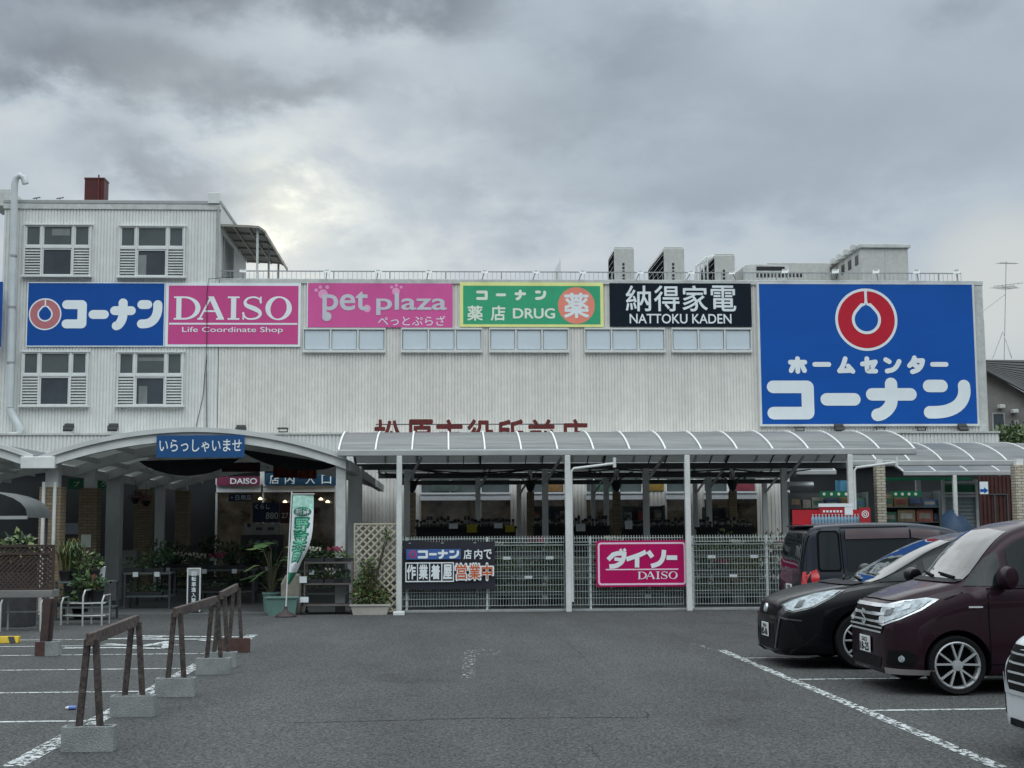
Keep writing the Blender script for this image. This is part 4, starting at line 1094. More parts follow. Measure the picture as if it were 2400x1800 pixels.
for u, s_ in ((966, 'left, behind the trellis fence post'), (1242, 'behind the fence, left of the grey double post'), (1443, 'behind the maroon and white fence board'), (1714, 'behind the fence just left of the parked van')):
    x = PX(u, YC); t = column(x, YC - .2, .20, ZS - .56, 'dark brick column with black funnel top, ' + s_)
    mb = MB(); mb.lathe([(.06, ZS - .58), (.07, ZS - .55), (.165, ZS - .28), (.17, ZS - .24)], (x, YC - .10, 0), 18); mb.build('funnel', FUN, t, smooth=True)
    mb = MB()
    r = random.Random(u)
    for k in range(7):
        a = r.uniform(-.5, .5); mb.tube([(x + a * .3, YC - .1, ZS - .25), (x + a * .8, YC - .3, ZS - .14 + r.uniform(-.05, .05)), (x + a * 2, YC - .5, ZS - .02)], .012, 5)
    mb.build('bracing', DARKST, t)
# sagging black nets and cables under the second bay
def swag(pts, r): return MB().tube(pts, r, 6)
mb = MB()
for (a, b, s_, y) in ((975, 1240, .16, YC - .9), (985, 1230, .10, YC - .7), (1242, 1440, .08, YC - .9), (1450, 1710, .07, YC - .9), (1718, 1900, .09, YC - .9)):
    p, q = P(a, 1100, y), P(b, 1100, y)
    mb.tube([p.lerp(q, k / 10) - Vector((0, 0, s_ * math.sin(math.pi * k / 10))) for k in range(11)], .02, 5)
tag(base_at(mb.build('hanging_cables', CABLE), (PX(1240, YC), YC - .9, 2.8)), 'black cables sagging between the dark brick columns', 'cable')

# ------------------------------------------------------------------ entrance arch canopies (vaults running back to the shop)
RIM = mat('entrance_rim', (.60, .61, .60), rough=.45, var=.12)
SOF = mat('entrance_soffit', (.74, .75, .73), rough=.6, var=.2, scale=1.5)
def entrance(label, x0, x1, Y0, Y1, zs, rise, posts):
    t = thing('entrance_canopy', label, 'canopy', ((x0 + x1) / 2, Y0, 0), 'arched canopies over the entrance')
    n = 24
    A = lambda i, d=0: (x0 + (x1 - x0) * i / n, zs + rise * (1 - (2 * i / n - 1) ** 2) + d)
    mb = MB()
    m = n + 1
    vs = [(A(i, d)[0], y, A(i, d)[1]) for d in (0, .02) for y in (Y0, Y1) for i in range(m)]
    fs = []
    for i in range(n):
        fs.append((i, m + i, m + i + 1, i + 1)); fs.append((2 * m + i, 2 * m + i + 1, 3 * m + i + 1, 3 * m + i))
    mb.add(vs, fs); mb.build('roof_panel', POLY2, t, smooth=True)
    def band(nm, y0, y1, d0, d1, mt):
        mb = MB()
        vs = [(A(i, d)[0], y, A(i, d)[1]) for d in (d0, d1) for y in (y0, y1) for i in range(m)]
        fs = []
        for i in range(n):
            fs += [(i, i + 1, m + i + 1, m + i), (2 * m + i, 3 * m + i, 3 * m + i + 1, 2 * m + i + 1), (i, 2 * m + i, 2 * m + i + 1, i + 1), (m + i, m + i + 1, 3 * m + i + 1, 3 * m + i)]
        mb.add(vs, fs); mb.build(nm, mt, t, smooth=True)
    band('rim', Y0 - .12, Y0 + .02, -.02, .075, RIM)
    band('fascia', Y0 - .06, Y0 + .10, -.20, -.022, SOF)
    yy = Y0 + 2.7
    while yy < Y1: band('rafter', yy - .05, yy + .07, -.22, -.004, SOF); yy += 2.75
    mb = MB()
    for i in range(2, n - 1, 3):
        x, z = A(i, -.06); mb.box(x - .03, x + .03, Y0 + .10, Y1, z - .05, z + .05)
    mb.build('purlin', SOF, t)
    mb = MB(); mb.box(x0 - .08, x0 + .08, Y0 + .1, Y1, zs - .22, zs - .02); mb.box(x1 - .08, x1 + .08, Y0 + .1, Y1, zs - .22, zs - .02); mb.build('side_beam', SOF, t)
    for (u, y, w) in posts:
        x = PX(u, y); mb = MB(); mb.box(x - w / 2, x + w / 2, y, y + w, 0, zs - .02); mb.build('post', POSTG if y > 28 else OFFW, t, bevel=.015)
    return t
POLY2 = polycarb('entrance_sheet', .60, 2.8)
EY = 27.8
ex0, ex1 = PX(92, EY, 1070), PX(812, EY, 1070)
ezs = PZ(1078, EY, 450); ez1 = PZ(1011, EY, 450)
entrance('arched entrance canopy carrying the blue welcome banner', ex0, ex1, EY, 43.4, ezs, ez1 - ezs, ((799, EY, .20), (832, 30.5, .30), (267, 33.4, .34), (375, 38.8, .24)))
entrance('arched canopy running out of frame left of the entrance', ex0 - 5.9, ex0 - .10, EY + .05, 43.4, ezs + .03, ez1 - ezs, ())
mb = MB(); q = P(100, 1082, EY - .1); mb.box(q.x - .42, q.x + .25, EY - .16, EY + .1, q.z - .14, q.z + .10); tag(base_at(mb.build('gutter_box', SOF, bevel=.015), (q.x, EY, q.z - .14)), 'grey gutter box where the two arches meet', 'gutter')
# welcome banner
BYY = EY - .14
x0, x1, z0, z1 = rect(366.5, 1020, 573, 1072, BYY)
t = thing('welcome_banner', 'blue banner with white hiragana hung on the entrance arch', 'banner', ((x0 + x1) / 2, BYY, z0))
BANB = mat('banner_blue', rgb('0f4c82'), rough=.5, var=.12, scale=1.2, bump=.1, bscale=4)
mb = MB(); mb.box(x0, x1, BYY, BYY + .015, z0, z1); mb.build('cloth', BANB, t)
a, b, c0, d = rect(374, 1030, 566, 1059, BYY); text_mb('いらっしゃいませ', a, b, c0, d, BYY - .004, .012).build('lettering', SIGNW, t)
# black shade sheets sagging behind the arch
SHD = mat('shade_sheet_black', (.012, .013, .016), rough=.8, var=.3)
def sag(px, Y, label):
    (a, y0), (b, y1), dip = px
    n = 18; mb = MB(); vs = []
    for k in range(n + 1):
        f = k / n; u = a + (b - a) * f; top = P(u, y0 + (y1 - y0) * f, Y); bot = P(u, y0 + (y1 - y0) * f + dip * math.sin(math.pi * f) ** .7, Y + .25)
        vs += [top, bot + Vector((0, .03 * math.sin(k * 1.7), 0)), top.lerp(bot, .5) + Vector((0, .10 + .04 * math.sin(k * 2.1), 0))]
    fs = []
    for k in range(n):
        i, j = k * 3, k * 3 + 3; fs += [(i, j, j + 2, i + 2), (i + 2, j + 2, j + 1, i + 1)]
    mb.add(vs, fs); tag(base_at(mb.build('shade_sheet', SHD, smooth=True), P((a + b) / 2, y0, Y)), label, 'shade sheet', 'black shade sheets under the entrance arch')
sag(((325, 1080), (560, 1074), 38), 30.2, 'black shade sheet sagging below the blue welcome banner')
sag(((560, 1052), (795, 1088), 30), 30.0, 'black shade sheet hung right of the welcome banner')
# bunting / cloths high in the entrance
r = random.Random(3)
for (u0, v0, u1, v1, hx, lb) in ((520, 1075, 610, 1106, '3a1a26', 'dark wine patterned cloth hanging under the entrance arch'), (640, 1085, 700, 1120, '5c2320', 'rust red cloth hanging before the blue entrance sign'), (700, 1098, 742, 1122, '7a3a1e', 'orange brown cloth hanging beside the rust red one')):
    x0, x1, z0, z1 = rect(u0, v0, u1, v1, 38.5); n = 8; mb = MB()
    vs = [(x0 + (x1 - x0) * k / n, 38.5 + .05 * math.sin(k * 2), z) for z in (z0, z1) for k in range(n + 1)]
    mb.add(vs, [(k, k + 1, n + 2 + k, n + 1 + k) for k in range(n)])
    tag(base_at(mb.build('hanging_cloth', mat('cloth_' + hx, rgb(hx), rough=.9, var=.5, scale=9), smooth=True), ((x0 + x1) / 2, 38.5, z0)), lb, 'cloth')

# ------------------------------------------------------------------ shopfront signs under the canopy
def board(name, label, cat, px, Y, m, th=.03, group=None):
    x0, x1, z0, z1 = rect(*px, Y)
    t = thing(name, label, cat, ((x0 + x1) / 2, Y, z0), group)
    mb = MB(); mb.box(x0, x1, Y, Y + th, z0, z1); mb.build('panel', m, t); return t
def words(t, s_, px, Y, m, bold=.01, nm='lettering'):
    a, b, c0, d = rect(*px, Y); return text_mb(s_, a, b, c0, d, Y, bold).build(nm, m, t)
YS = YL - .12
t = board('entrance_sign', 'blue shop entrance sign with spaced white kanji above the header', 'sign', (622, 1108, 787, 1138), YS, mat('sign_blue_shaded', (.006, .048, .10), rough=.5, var=.3))  # blue darkened so the canopy's shade sits in the colour
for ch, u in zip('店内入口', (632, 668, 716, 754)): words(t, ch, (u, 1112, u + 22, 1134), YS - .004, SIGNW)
t = board('shop_sign', 'small dim pink sign with white capitals left of the entrance sign', 'sign', (508, 1117, 609, 1138), YS, mat('sign_pink_shaded', (.17, .02, .06), rough=.5, var=.3))  # darker copy of the sign pink, shade under the canopy painted in
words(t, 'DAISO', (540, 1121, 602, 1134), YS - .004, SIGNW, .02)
t = board('direction_sign', 'small navy hanging sign with arrow and white squares', 'sign', (536, 1158, 592, 1175), 40.5, mat('sign_navy', rgb('1b3358'), rough=.4))
words(t, '←', (541, 1163, 548, 1169), 40.495, SIGNW); words(t, '日用品', (552, 1161, 589, 1172), 40.495, SIGNW, .02)
t = board('price_board', 'navy price board with white number hanging in the entrance', 'sign', (592, 1178, 655, 1224), 40.0, mat('board_navy', rgb('1c2c50'), rough=.5))
words(t, '880', (623, 1201, 652, 1216), 39.995, CREAM, .0); words(t, 'くらし', (598, 1182, 632, 1193), 39.995, CREAM)
t = board('price_board', 'dark red price board with pale number beside the flag', 'sign', (656, 1178, 690, 1226), 40.0, mat('board_red', rgb('5a2326'), rough=.5))
words(t, '27', (660, 1202, 676, 1214), 39.995, CREAM)
GRS = mat('strip_green', rgb('14724e'), rough=.5)
for (u0, u1, ch, lb) in ((160, 196, 'プ', 'green sign strip with white mark between the two front brick columns'), (228, 256, 'ク', 'green sign strip with white mark right of the second brick column'), (350, 367, 'ッ', 'narrow green sign strip right of the shaded brick column'), (389, 418, 'ク', 'green sign strip with white mark left of the deepest brick column')):
    t = board('green_strip_sign', lb, 'sign', (u0, 1122, u1, 1147), 42.5, GRS, group='green sign strips deep under the left canopy')
    words(t, ch, ((u0 + u1) / 2 - 5, 1128, (u0 + u1) / 2 + 8, 1140), 42.49, CREAM)
# posters in the transoms
for i, (px, hx, lb) in enumerate((((1283, 1130, 1318, 1152), '8a6a40', 'brown food poster above the shop windows behind the grey posts'), ((1867 - 480, 1128, 1432, 1151), '476a58', 'pale green round poster above the shop windows'), ((1518, 1134, 1556, 1150), '8c6f2e', 'small mustard sign above the shop windows'), ((1726, 1134, 1768, 1150), '8a3a48', 'small pink sign above the shop windows near the van'), ((1010, 1130, 1075, 1152), '4c5a54', 'grey green poster with pale outline behind the transom glass'))):
    o = board('transom_poster', lb, 'poster', px, YL - .03, mat('poster_' + hx, rgb(hx), rough=.5, var=.4, scale=5))
mb = None
# warm lamps inside the shop, seen through the glass
LAMP = mat('shop_lamp', (1.0, .82, .5), rough=.5, var=0, emit=2.2)
for u, v in ((700, 1166), (752, 1170), (768, 1176), (610, 1169), (668, 1176)):
    q = P(u, v, YL - .35); mb = MB(); mb.lathe([(.02, .05), (.07, .0), (.06, -.03)], q, 12); tag(base_at(mb.build('shop_lamp', LAMP), q), 'small warm ceiling lamp glowing behind the vegetable flag', 'lamp', 'warm ceiling lamps in the entrance')

# ------------------------------------------------------------------ mesh fence with two banners
FW = mat('fence_pale_green', (.46, .52, .50), rough=.45, var=.12)
FP = mat('fence_post_white', (.64, .68, .68), rough=.45, var=.1)
fz0, fz1 = .10, PZ(1258, FY, 1300)
def fence(u0, u1, posts, label):
    x0, x1 = PX(u0, FY, 1350), PX(u1, FY, 1350)
    t = thing('mesh_fence', label, 'fence', ((x0 + x1) / 2, FY, 0), 'white mesh fence panels')
    mb = MB(); n = int((x1 - x0) / .055); w = .006
    for k in range(n + 1):
        x = x0 + (x1 - x0) * k / n
        mb.box(x - w / 2, x + w / 2, FY - w, FY, fz0, fz1 - .17)
        mb.bar((x, FY - .004, fz1 - .17), (x, FY - .075, fz1 - .11), w); mb.bar((x, FY - .075, fz1 - .11), (x, FY - .03, fz1 - .02), w); mb.bar((x, FY - .03, fz1 - .02), (x, FY - .02, fz1 + .02), w * 1.6)
    k = 0; z = fz0 + .03
    while z < fz1 - .15: mb.box(x0, x1, FY - .014, FY - .007, z - .004, z + .004); z += .134
    for z, y in ((fz1 - .17, -.01), (fz1 - .11, -.08), (fz1 - .03, -.035)): mb.box(x0, x1, FY + y - .004, FY + y + .004, z - .006, z + .006)
    mb.build('mesh_panel', FW, t)
    for p in posts:
        x = PX(p, FY, 1400); mb = MB(); mb.tube([(x, FY + .03, 0), (x, FY + .03, fz1 + .0)], .026, 10); mb.build('post', FP, t, smooth=True)
fence(938, 1322, (953, 1142), 'white mesh fence panel behind the black workwear banner')
fence(1340, 1601, (1385,), 'white mesh fence panel behind the magenta board')
fence(1621, 2150, (1625, 1800, 1985), 'white mesh fence panel running behind the parked van')
WK = mat('banner_dark', rgb('23222e'), rough=.6, var=.15, scale=2, bump=.15, bscale=5)
BX = FY - .10
x0, x1, z0, z1 = rect(944, 1268, 1160, 1381, BX)
t = thing('fence_banner', 'black cloth banner with white and orange kanji tied to the mesh fence', 'banner', ((x0 + x1) / 2, BX, z0))
n = 14; mb = MB()
vs = [(x0 + (x1 - x0) * k / n, BX + .012 * math.sin(k * 1.3) * (.4 + j * .3), z0 + (z1 - z0) * j / 4 + (.02 * math.sin(k * .9) if j == 4 else 0)) for j in range(5) for k in range(n + 1)]
mb.add(vs, [(j * (n + 1) + k, j * (n + 1) + k + 1, (j + 1) * (n + 1) + k + 1, (j + 1) * (n + 1) + k) for j in range(4) for k in range(n)])
mb.build('cloth', WK, t, smooth=True)
LY = BX - .04
mb = MB(); a, b, c0, d = rect(952, 1287, 1080, 1311, LY); mb.quad((a, LY, c0), (b, LY, c0), (b, LY, d), (a, LY, d)); mb.build('blue_field', mat('banner_field_blue', rgb('3a5fa0'), rough=.6), t)
kb = FY / F
strokes('logo_lettering', t, [('ko', (979, 1290, 1003, 1309)), ('bar', (1005, 1296, 1024, 1302)), ('na', (1026, 1288, 1050, 1310)), ('n', (1053, 1290, 1076, 1309))], LY - .004, 5.6 * kb, SIGNW)
q = P(967.5, 1299, LY); emblem(t, q.x, q.z, 9.5 * kb, LY - .003, mat('emblem_pale', rgb('8a6a98'), rough=.6), mat('emblem_rose', rgb('a83a70'), rough=.6), mat('banner_field_blue', (0, 0, 0)))
mb = MB()
for ch, u in zip('店内で', (1087, 1112, 1134)):
    a, b, c0, d = rect(u, 1288, u + 18, 1310, LY); text_mb(ch, a, b, c0, d, LY - .003, .025, mb=mb)
for i, ch in enumerate('作業着屋'):
    a, b, c0, d = rect(954 + i * 28.3, 1324, 954 + i * 28.3 + 20, 1357, LY); text_mb(ch, a, b, c0, d, LY - .003, .035, mb=mb)
mb.build('lettering', SIGNW, t)
mb = MB(); a, b, c0, d = rect(950, 1318, 1064, 1364, LY); frame_mb(mb, a, b, c0, d, .022, LY - .002)
for i in (1, 2, 3):
    x = a + (b - a) * i / 4; mb.quad((x - .01, LY - .0025, c0 + .022), (x + .01, LY - .0025, c0 + .022), (x + .01, LY - .0025, d - .022), (x - .01, LY - .0025, d - .022))
mb.build('box_rule', SIGNW, t)
mb = MB(); mo = MB()
for ch, u in zip('営業中', (1069, 1100, 1129)):
    a, b, c0, d = rect(u, 1323, u + 25, 1357, LY); text_mb(ch, a, b, c0, d, LY - .006, .02, mb=mb); text_mb(ch, a - .02, b + .02, c0 - .02, d + .02, LY - .003, .06, mb=mo)
mo.build('lettering_outline', SIGNW, t); mb.build('orange_lettering', mat('banner_orange', rgb('cf6434'), rough=.6), t)
# magenta board
x0, x1, z0, z1 = rect(1397, 1266.5, 1612, 1375, BX)
t = thing('fence_board', 'magenta board with white katakana and capitals on the mesh fence', 'sign', ((x0 + x1) / 2, BX, z0))
mb = MB(); mb.prism(rrect(x0, x1, z0, z1, .06, BX), (0, .03, 0)); mb.build('panel', MAG, t)
mb = MB()
a, b, c0, d = rect(1401.5, 1271, 1607, 1371, BX); o_ = rrect(a, b, c0, d, .06, BX - .003); i_ = rrect(a + .035, b - .035, c0 + .035, d - .035, .04, BX - .003); n = len(o_)
mb.add(o_ + i_, [(k, (k + 1) % n, n + (k + 1) % n, n + k) for k in range(n)]); mb.build('border', MAGL, t)
mb = MB(); q = lambda u, v: (lambda p: (p.x, p.z))(P(u, v, BX))
w_ = 10.5 * kb; Yk = BX - .004
def st(pts, k, w=w_, sm=False):
    p = [q(*a) for a in pts]; ribbon(mb, catmull(p) if sm else p, w, Yk - .0006 * k, False)
st([(1425, 1312), (1437, 1300), (1447, 1297), (1465, 1297)], 0); st([(1463, 1293), (1462, 1306), (1456, 1318), (1444, 1326), (1428, 1328)], 1, sm=True); st([(1440, 1310), (1458, 1312)], 2, 8 * kb)
st([(1453, 1287), (1457, 1293)], 3, 6 * kb); st([(1462, 1286), (1466, 1292)], 4, 6 * kb)
st([(1514, 1293), (1500, 1300), (1480, 1307), (1468, 1311)], 5, sm=True); st([(1493, 1304), (1493, 1330)], 6)
st([(1519, 1292), (1529, 1306)], 7); st([(1556, 1289), (1554, 1306), (1545, 1320), (1526, 1327)], 8, sm=True); st([(1562, 1307), (1587, 1307)], 9)
mb.build('lettering', SIGNW, t)
mb = MB(); a, b, c0, d = rect(1420, 1333, 1590, 1336, BX); mb.quad((a, Yk, c0), (b, Yk, c0), (b, Yk, d), (a, Yk, d)); mb.build('rule', MAGL, t)
mb = MB(); a, b, c0, d = rect(1495, 1339.5, 1588, 1357, BX); serif_word(mb, a, b, c0, d, Yk); mb.build('small_lettering', SIGNW, t)
# ------------------------------------------------------------------ barriers, plants, racks and small things
WOOD = mat('weathered_wood', (.058, .045, .040), rough=.8, var=.45, scale=6, stretch=(1, 1, .25), bump=.3, bscale=40, speck=(26, .45))
WOODL = mat('weathered_beam', (.085, .064, .056), rough=.8, var=.45, scale=5, stretch=(1, .2, 1), bump=.3, bscale=40, speck=(24, .45))
WOODB = mat('brown_stained_wood', (.050, .030, .026), rough=.75, var=.35, scale=6)
BLK = mat('concrete_block', (.25, .265, .26), rough=.92, var=.22, scale=6, bump=.5, bscale=90, speck=(110, .22))
BLKB = mat('brown_painted_block', (.085, .042, .036), rough=.85, var=.35, scale=7, bump=.4, bscale=90)
LEAF = [mat('leaf_dark', (.028, .062, .026), rough=.55, var=.4, scale=8), mat('leaf_mid', (.055, .115, .034), rough=.5, var=.4, scale=8), mat('leaf_light', (.13, .18, .055), rough=.5, var=.4, scale=8)]
LEAFD = [mat('leaf_dark', None), mat('leaf_shade', (.030, .075, .035), rough=.6, var=.4), mat('leaf_mid', None)]
STEM = mat('plant_stem', (.05, .05, .025), rough=.8)
POT = mat('pot_teal', (.12, .215, .19), rough=.55, var=.18, scale=3)
POTB = mat('pot_black', (.02, .021, .022), rough=.6, var=.2)
POTC = mat('planter_cream', (.44, .41, .37), rough=.6, var=.15, scale=3)
SOIL = mat('soil', (.03, .022, .015), rough=1)

def block(mb, c, w=.39, d=.13, h=.19):
    """concrete block with three hollow cells open to the top"""
    x0, x1, y0, y1 = c.x - w / 2, c.x + w / 2, c.y - d / 2, c.y + d / 2; t = .026
    mb.box(x0, x1, y0, y0 + t, 0, h); mb.box(x0, x1, y1 - t, y1, 0, h)
    for a in (x0, x0 + (w - t) / 3, x0 + 2 * (w - t) / 3, x1 - t): mb.box(a, a + t, y0 + t, y1 - t, 0, h)
    mb.box(x0 + t, x1 - t, y0 + t, y1 - t, 0, h * .35)
    return mb
def barrier(label, N_, F_, ztop=.885, far_m=None, lean=0.0, near_m=None):
    root = thing('sawhorse_barrier', label, 'barrier', (N_.x, N_.y, 0), 'wooden sawhorse barriers on concrete blocks')
    d = (F_ - N_).normalized()
    for c, m in ((N_, near_m or BLK), (F_, far_m or BLK)):
        mb = block(MB(), c); mb.build('concrete_block', m, root, bevel=.004)
    rnd_ = random.Random(label)
    for c in (N_, F_):
        for sg in (-1, 1):
            mb = MB(); mb.bar((c.x + sg * .088, c.y, .05), (c.x + sg * .030 + lean, c.y, ztop - .05), .048, .042, up=(0, 1, 0)); mb.build('leg', WOOD, root, bevel=.004)
    mb = MB(); a = N_ - d * .10 + Vector((lean, 0, ztop - .045)); b = F_ + d * .08 + Vector((lean, 0, ztop - .045 + .008)); mb.bar(a, b, .048, .095); mb.build('beam', WOODL, root, bevel=.005)
    return root
def gb(px0, px1, py, h=.0):  # centre of a block whose front face foot spans px0..px1 at py
    p = G((px0 + px1) / 2, py); return Vector((p.x, p.y + .065, 0))
barrier('nearest wooden sawhorse barrier on two grey concrete blocks', gb(140, 266, 1764), gb(256, 360, 1682))
barrier('middle wooden sawhorse barrier on grey concrete blocks', gb(360, 457, 1635), gb(456, 540, 1582))
b3 = barrier('farthest wooden sawhorse barrier with one brown painted block', gb(476, 554, 1566), gb(516, 583, 1530), far_m=BLKB, ztop=.915)
c = G(106, 1538); c = Vector((c.x, c.y + .08, 0))
t = thing('leaning_post', 'short brown wooden post standing in a block near the yellow wheel stop', 'post', c)
mb = MB(); block(mb, c + Vector((.02, 0, 0)), .30, .15, .19); mb.build('concrete_block', BLK, t, bevel=.004)
mb = MB(); mb.box(c.x - .14, c.x - .012, c.y - .082, c.y - .078, .0, .19); mb.build('painted_face', BLKB, t)
for dx, dy in ((-.02, -.03), (.045, .03)):
    mb = MB(); mb.bar((c.x + dx - .03, c.y + dy, .05), (c.x + dx + .01, c.y + dy + .02, .76), .10 if dy < 0 else .06, .03, up=(0, 1, 0)); mb.build('leg', WOODB, t, bevel=.004)
# yellow wheel stop
p = G(8, 1508); t = thing('wheel_stop', 'yellow and black striped wheel stop at the left edge', 'wheel stop', (p.x, p.y, 0))
pr = [(-.075, 0), (-.045, .10), (.045, .10), (.075, 0)]
mb = MB(); x0, x1 = PX(-70, p.y, 1500), PX(42, p.y, 1500); mb.prism([(x0, p.y + a + .08, b) for a, b in pr], (x1 - x0, 0, 0)); mb.build('body', mat('safety_yellow', (.62, .42, .02), rough=.6, var=.25, scale=5), t, bevel=.01, fixn=True)
mb = MB()
for k in range(3):
    xx = x1 - .12 - k * .26
    mb.add([(xx, p.y + .0015, .008), (xx + .09, p.y + .0015, .008), (xx + .05, p.y + .0315, .097), (xx - .04, p.y + .0315, .097)], [(0, 1, 2, 3)])
    mb.v[-4:] = [v + Vector((0, -.002, 0)) for v in mb.v[-4:]]
mb.build('stripe', BLACK, t)
# dropped bottle
p = G(166, 1664)
t = thing('bottle', 'small blue and white plastic bottle lying on the asphalt by a barrier', 'bottle', (p.x, p.y, 0))
mb = MB(); mb.tube([(p.x - .02, p.y, .02), (p.x + .045, p.y + .01, .02)], .02, 12); mb.build('body', mat('bottle_blue', (.12, .2, .5), rough=.3), t, smooth=True)
mb = MB(); mb.tube([(p.x - .05, p.y - .003, .018), (p.x - .035, p.y - .002, .019), (p.x - .019, p.y, .02)], [.008, .014, .019], 12); mb.build('cap', WHITE, t, smooth=True)

# ---- flag
fb = G(668, 1447); fb.y += .12
FLY = fb.y
t = thing('vegetable_flag', 'tall narrow green and white flag with vegetable seedling kanji', 'flag', fb)
mb = MB(); mb.lathe([(.20, 0), (.205, .02), (.17, .055), (.06, .10), (.035, .14), (.03, .20), (.0, .20)], fb, 28, cap=False); mb.build('base', mat('flag_base', (.05, .03, .032), rough=.6), t, smooth=True, angle=50)
ptop = P(684, 1152, FLY)
mb = MB(); mb.tube([(fb.x, FLY, .15), (ptop.x, FLY, ptop.z)], .013, 10); a = P(737, 1158, FLY); mb.tube([(ptop.x, FLY, a.z), (a.x, FLY, a.z)], .009, 8); mb.build('pole', WHITE, t, smooth=True)
rows = [(1161, 687, 735), (1180, 686, 735), (1200, 685, 735), (1220, 684, 734), (1240, 683, 733), (1260, 682, 730), (1280, 680, 724), (1300, 679, 715), (1315, 678, 706), (1330, 677, 699), (1345, 676, 692), (1358, 675, 684), (1370, 674, 676)]
def flag_pt(py, f):
    for (y0, a0, b0), (y1, a1, b1) in zip(rows[:-1], rows[1:]):
        if y0 <= py <= y1:
            k = (py - y0) / (y1 - y0); a = a0 + (a1 - a0) * k; b = b0 + (b1 - b0) * k; break
    curl = (735 - b) / 60.0
    u = a + (b - a) * f; p = P(u, py, FLY)
    p.y += .02 * math.sin(f * 5 + py * .03) + .22 * curl * f * f
    return p
n = 8; mb = MB(); ys = [1161 + (1370 - 1161) * k / 44 for k in range(45)]
vs = [flag_pt(y, f / n) for y in ys for f in range(n + 1)]
FLW = mat('flag_white', (.80, .83, .86), rough=.8, var=.08, scale=6); FLG = mat('flag_mint', (.48, .80, .68), rough=.8, var=.35, scale=10); FLD = mat('flag_green', (.02, .22, .13), rough=.8, var=.2)
for i in range(44):
    mi = 1 if ys[i] < 1190 else (2 if ys[i] > 1338 else 0)
    for f in range(n): mb.add([vs[i * (n + 1) + f], vs[i * (n + 1) + f + 1], vs[(i + 1) * (n + 1) + f + 1], vs[(i + 1) * (n + 1) + f]], [(3, 2, 1, 0)], mi)
mb.build('cloth', [FLW, FLG, FLD], t, smooth=True, angle=80)
def on_flag(mb, m2, off):
    """wrap flat lettering drawn in photo pixels onto the waving cloth"""
    for v in m2.v:
        p = flag_pt(min(1369.5, max(1161.5, v.z)), v.x); mb.v.append(p + Vector((0, -off, 0)))
    k = len(mb.v) - len(m2.v)
    for f in m2.f: mb.f.append([i + k for i in f]); mb.m.append(0)
def flag_text(mb, ch, f0, f1, y0, y1, off, bold):
    m2 = MB(); text_mb(ch, f0, f1, -y1, -y0, 0, bold, mb=m2); m2.v = [Vector((v.x, 0, -v.z)) for v in m2.v]; on_flag(mb, m2, off)
mo, mi_ = MB(), MB()
for ch, y0, y1 in (('野', 1215, 1246), ('菜', 1250, 1281), ('苗', 1285, 1316)):
    flag_text(mo, ch, .13, .83, y0 - 2, y1 + 2, .006, .05); flag_text(mi_, ch, .20, .76, y0 + 1, y1 - 1, .011, .018)
mo.build('lettering_outline', FLD, t); mi_.build('lettering', mat('flag_letter_mint', (.20, .62, .42), rough=.8), t)
mb = MB(); m2 = MB(); m2.poly([(.48 + .42 * math.cos(2 * math.pi * k / 24), 0, 1199 + 11 * math.sin(2 * math.pi * k / 24)) for k in range(24)]); on_flag(mb, m2, .006); mb.build('oval', FLD, t)
mb = MB(); flag_text(mb, '新', .17, .46, 1192, 1206, .022, .012); flag_text(mb, '鮮', .51, .80, 1192, 1206, .022, .012)
flag_text(mb, '販', .25, .85, 1322, 1336, .022, .012)
m2 = MB()
for k, (f, y, r_) in enumerate(((.2, 1172, .10), (.45, 1178, .12), (.75, 1170, .11), (.6, 1184, .07), (.3, 1185, .06))):
    for j in range(2): ribbon(m2, [(f + r_ * math.cos(a) * (1 - .4 * j), y + 60 * r_ * math.sin(a) * (1 - .4 * j)) for a in [i * .45 for i in range(9 + k % 3)]], .012, 0, False)
m2.v = [Vector((v.x, 0, v.z)) for v in m2.v]; on_flag(mb, m2, .007)
mb.build('white_lettering', SIGNW, t)

# ---- standing sign
p = G(454, 1438); p.y += .1
t = thing('standing_sign', 'slim black standing sign with a column of white characters', 'sign', p)
x0, x1, z0, z1 = rect(438, 1331, 470, 1436, p.y)
mb = MB(); mb.box(x0 + .02, x1 - .02, p.y, p.y + .03, .06, z1 - .02); mb.build('panel', mat('stand_panel', (.018, .026, .034), rough=.4), t)
mb = MB()
for a in (x0, x1 - .025): mb.box(a, a + .025, p.y - .01, p.y + .04, .03, z1)
mb.box(x0 + .025, x1 - .025, p.y - .01, p.y + .04, z1 - .025, z1); mb.box(x0 + .025, x1 - .025, p.y - .01, p.y + .04, .06, .085); mb.build('frame', POSTW, t)
mb = MB(); mb.box(x0 - .02, x1 + .02, p.y - .14, p.y + .18, 0, .03); mb.build('base', BLACK, t)
mb = MB()
for k, ch in enumerate('自転車進入禁止'):
    zz = z1 - .05 - (k + 1) * .108; text_mb(ch, (x0 + x1) / 2 - .045, (x0 + x1) / 2 + .045, zz, zz + .092, p.y - .004, .02, mb=mb)
mb.build('lettering', SIGNW, t)
mb = MB(); mb.quad((x0 + .03, p.y - .002, z1 - .15), (x1 - .03, p.y - .002, z1 - .15), (x1 - .03, p.y - .002, z1 - .03), (x0 + .03, p.y - .002, z1 - .03)); mb.build('pale_strip', TRIM, t)

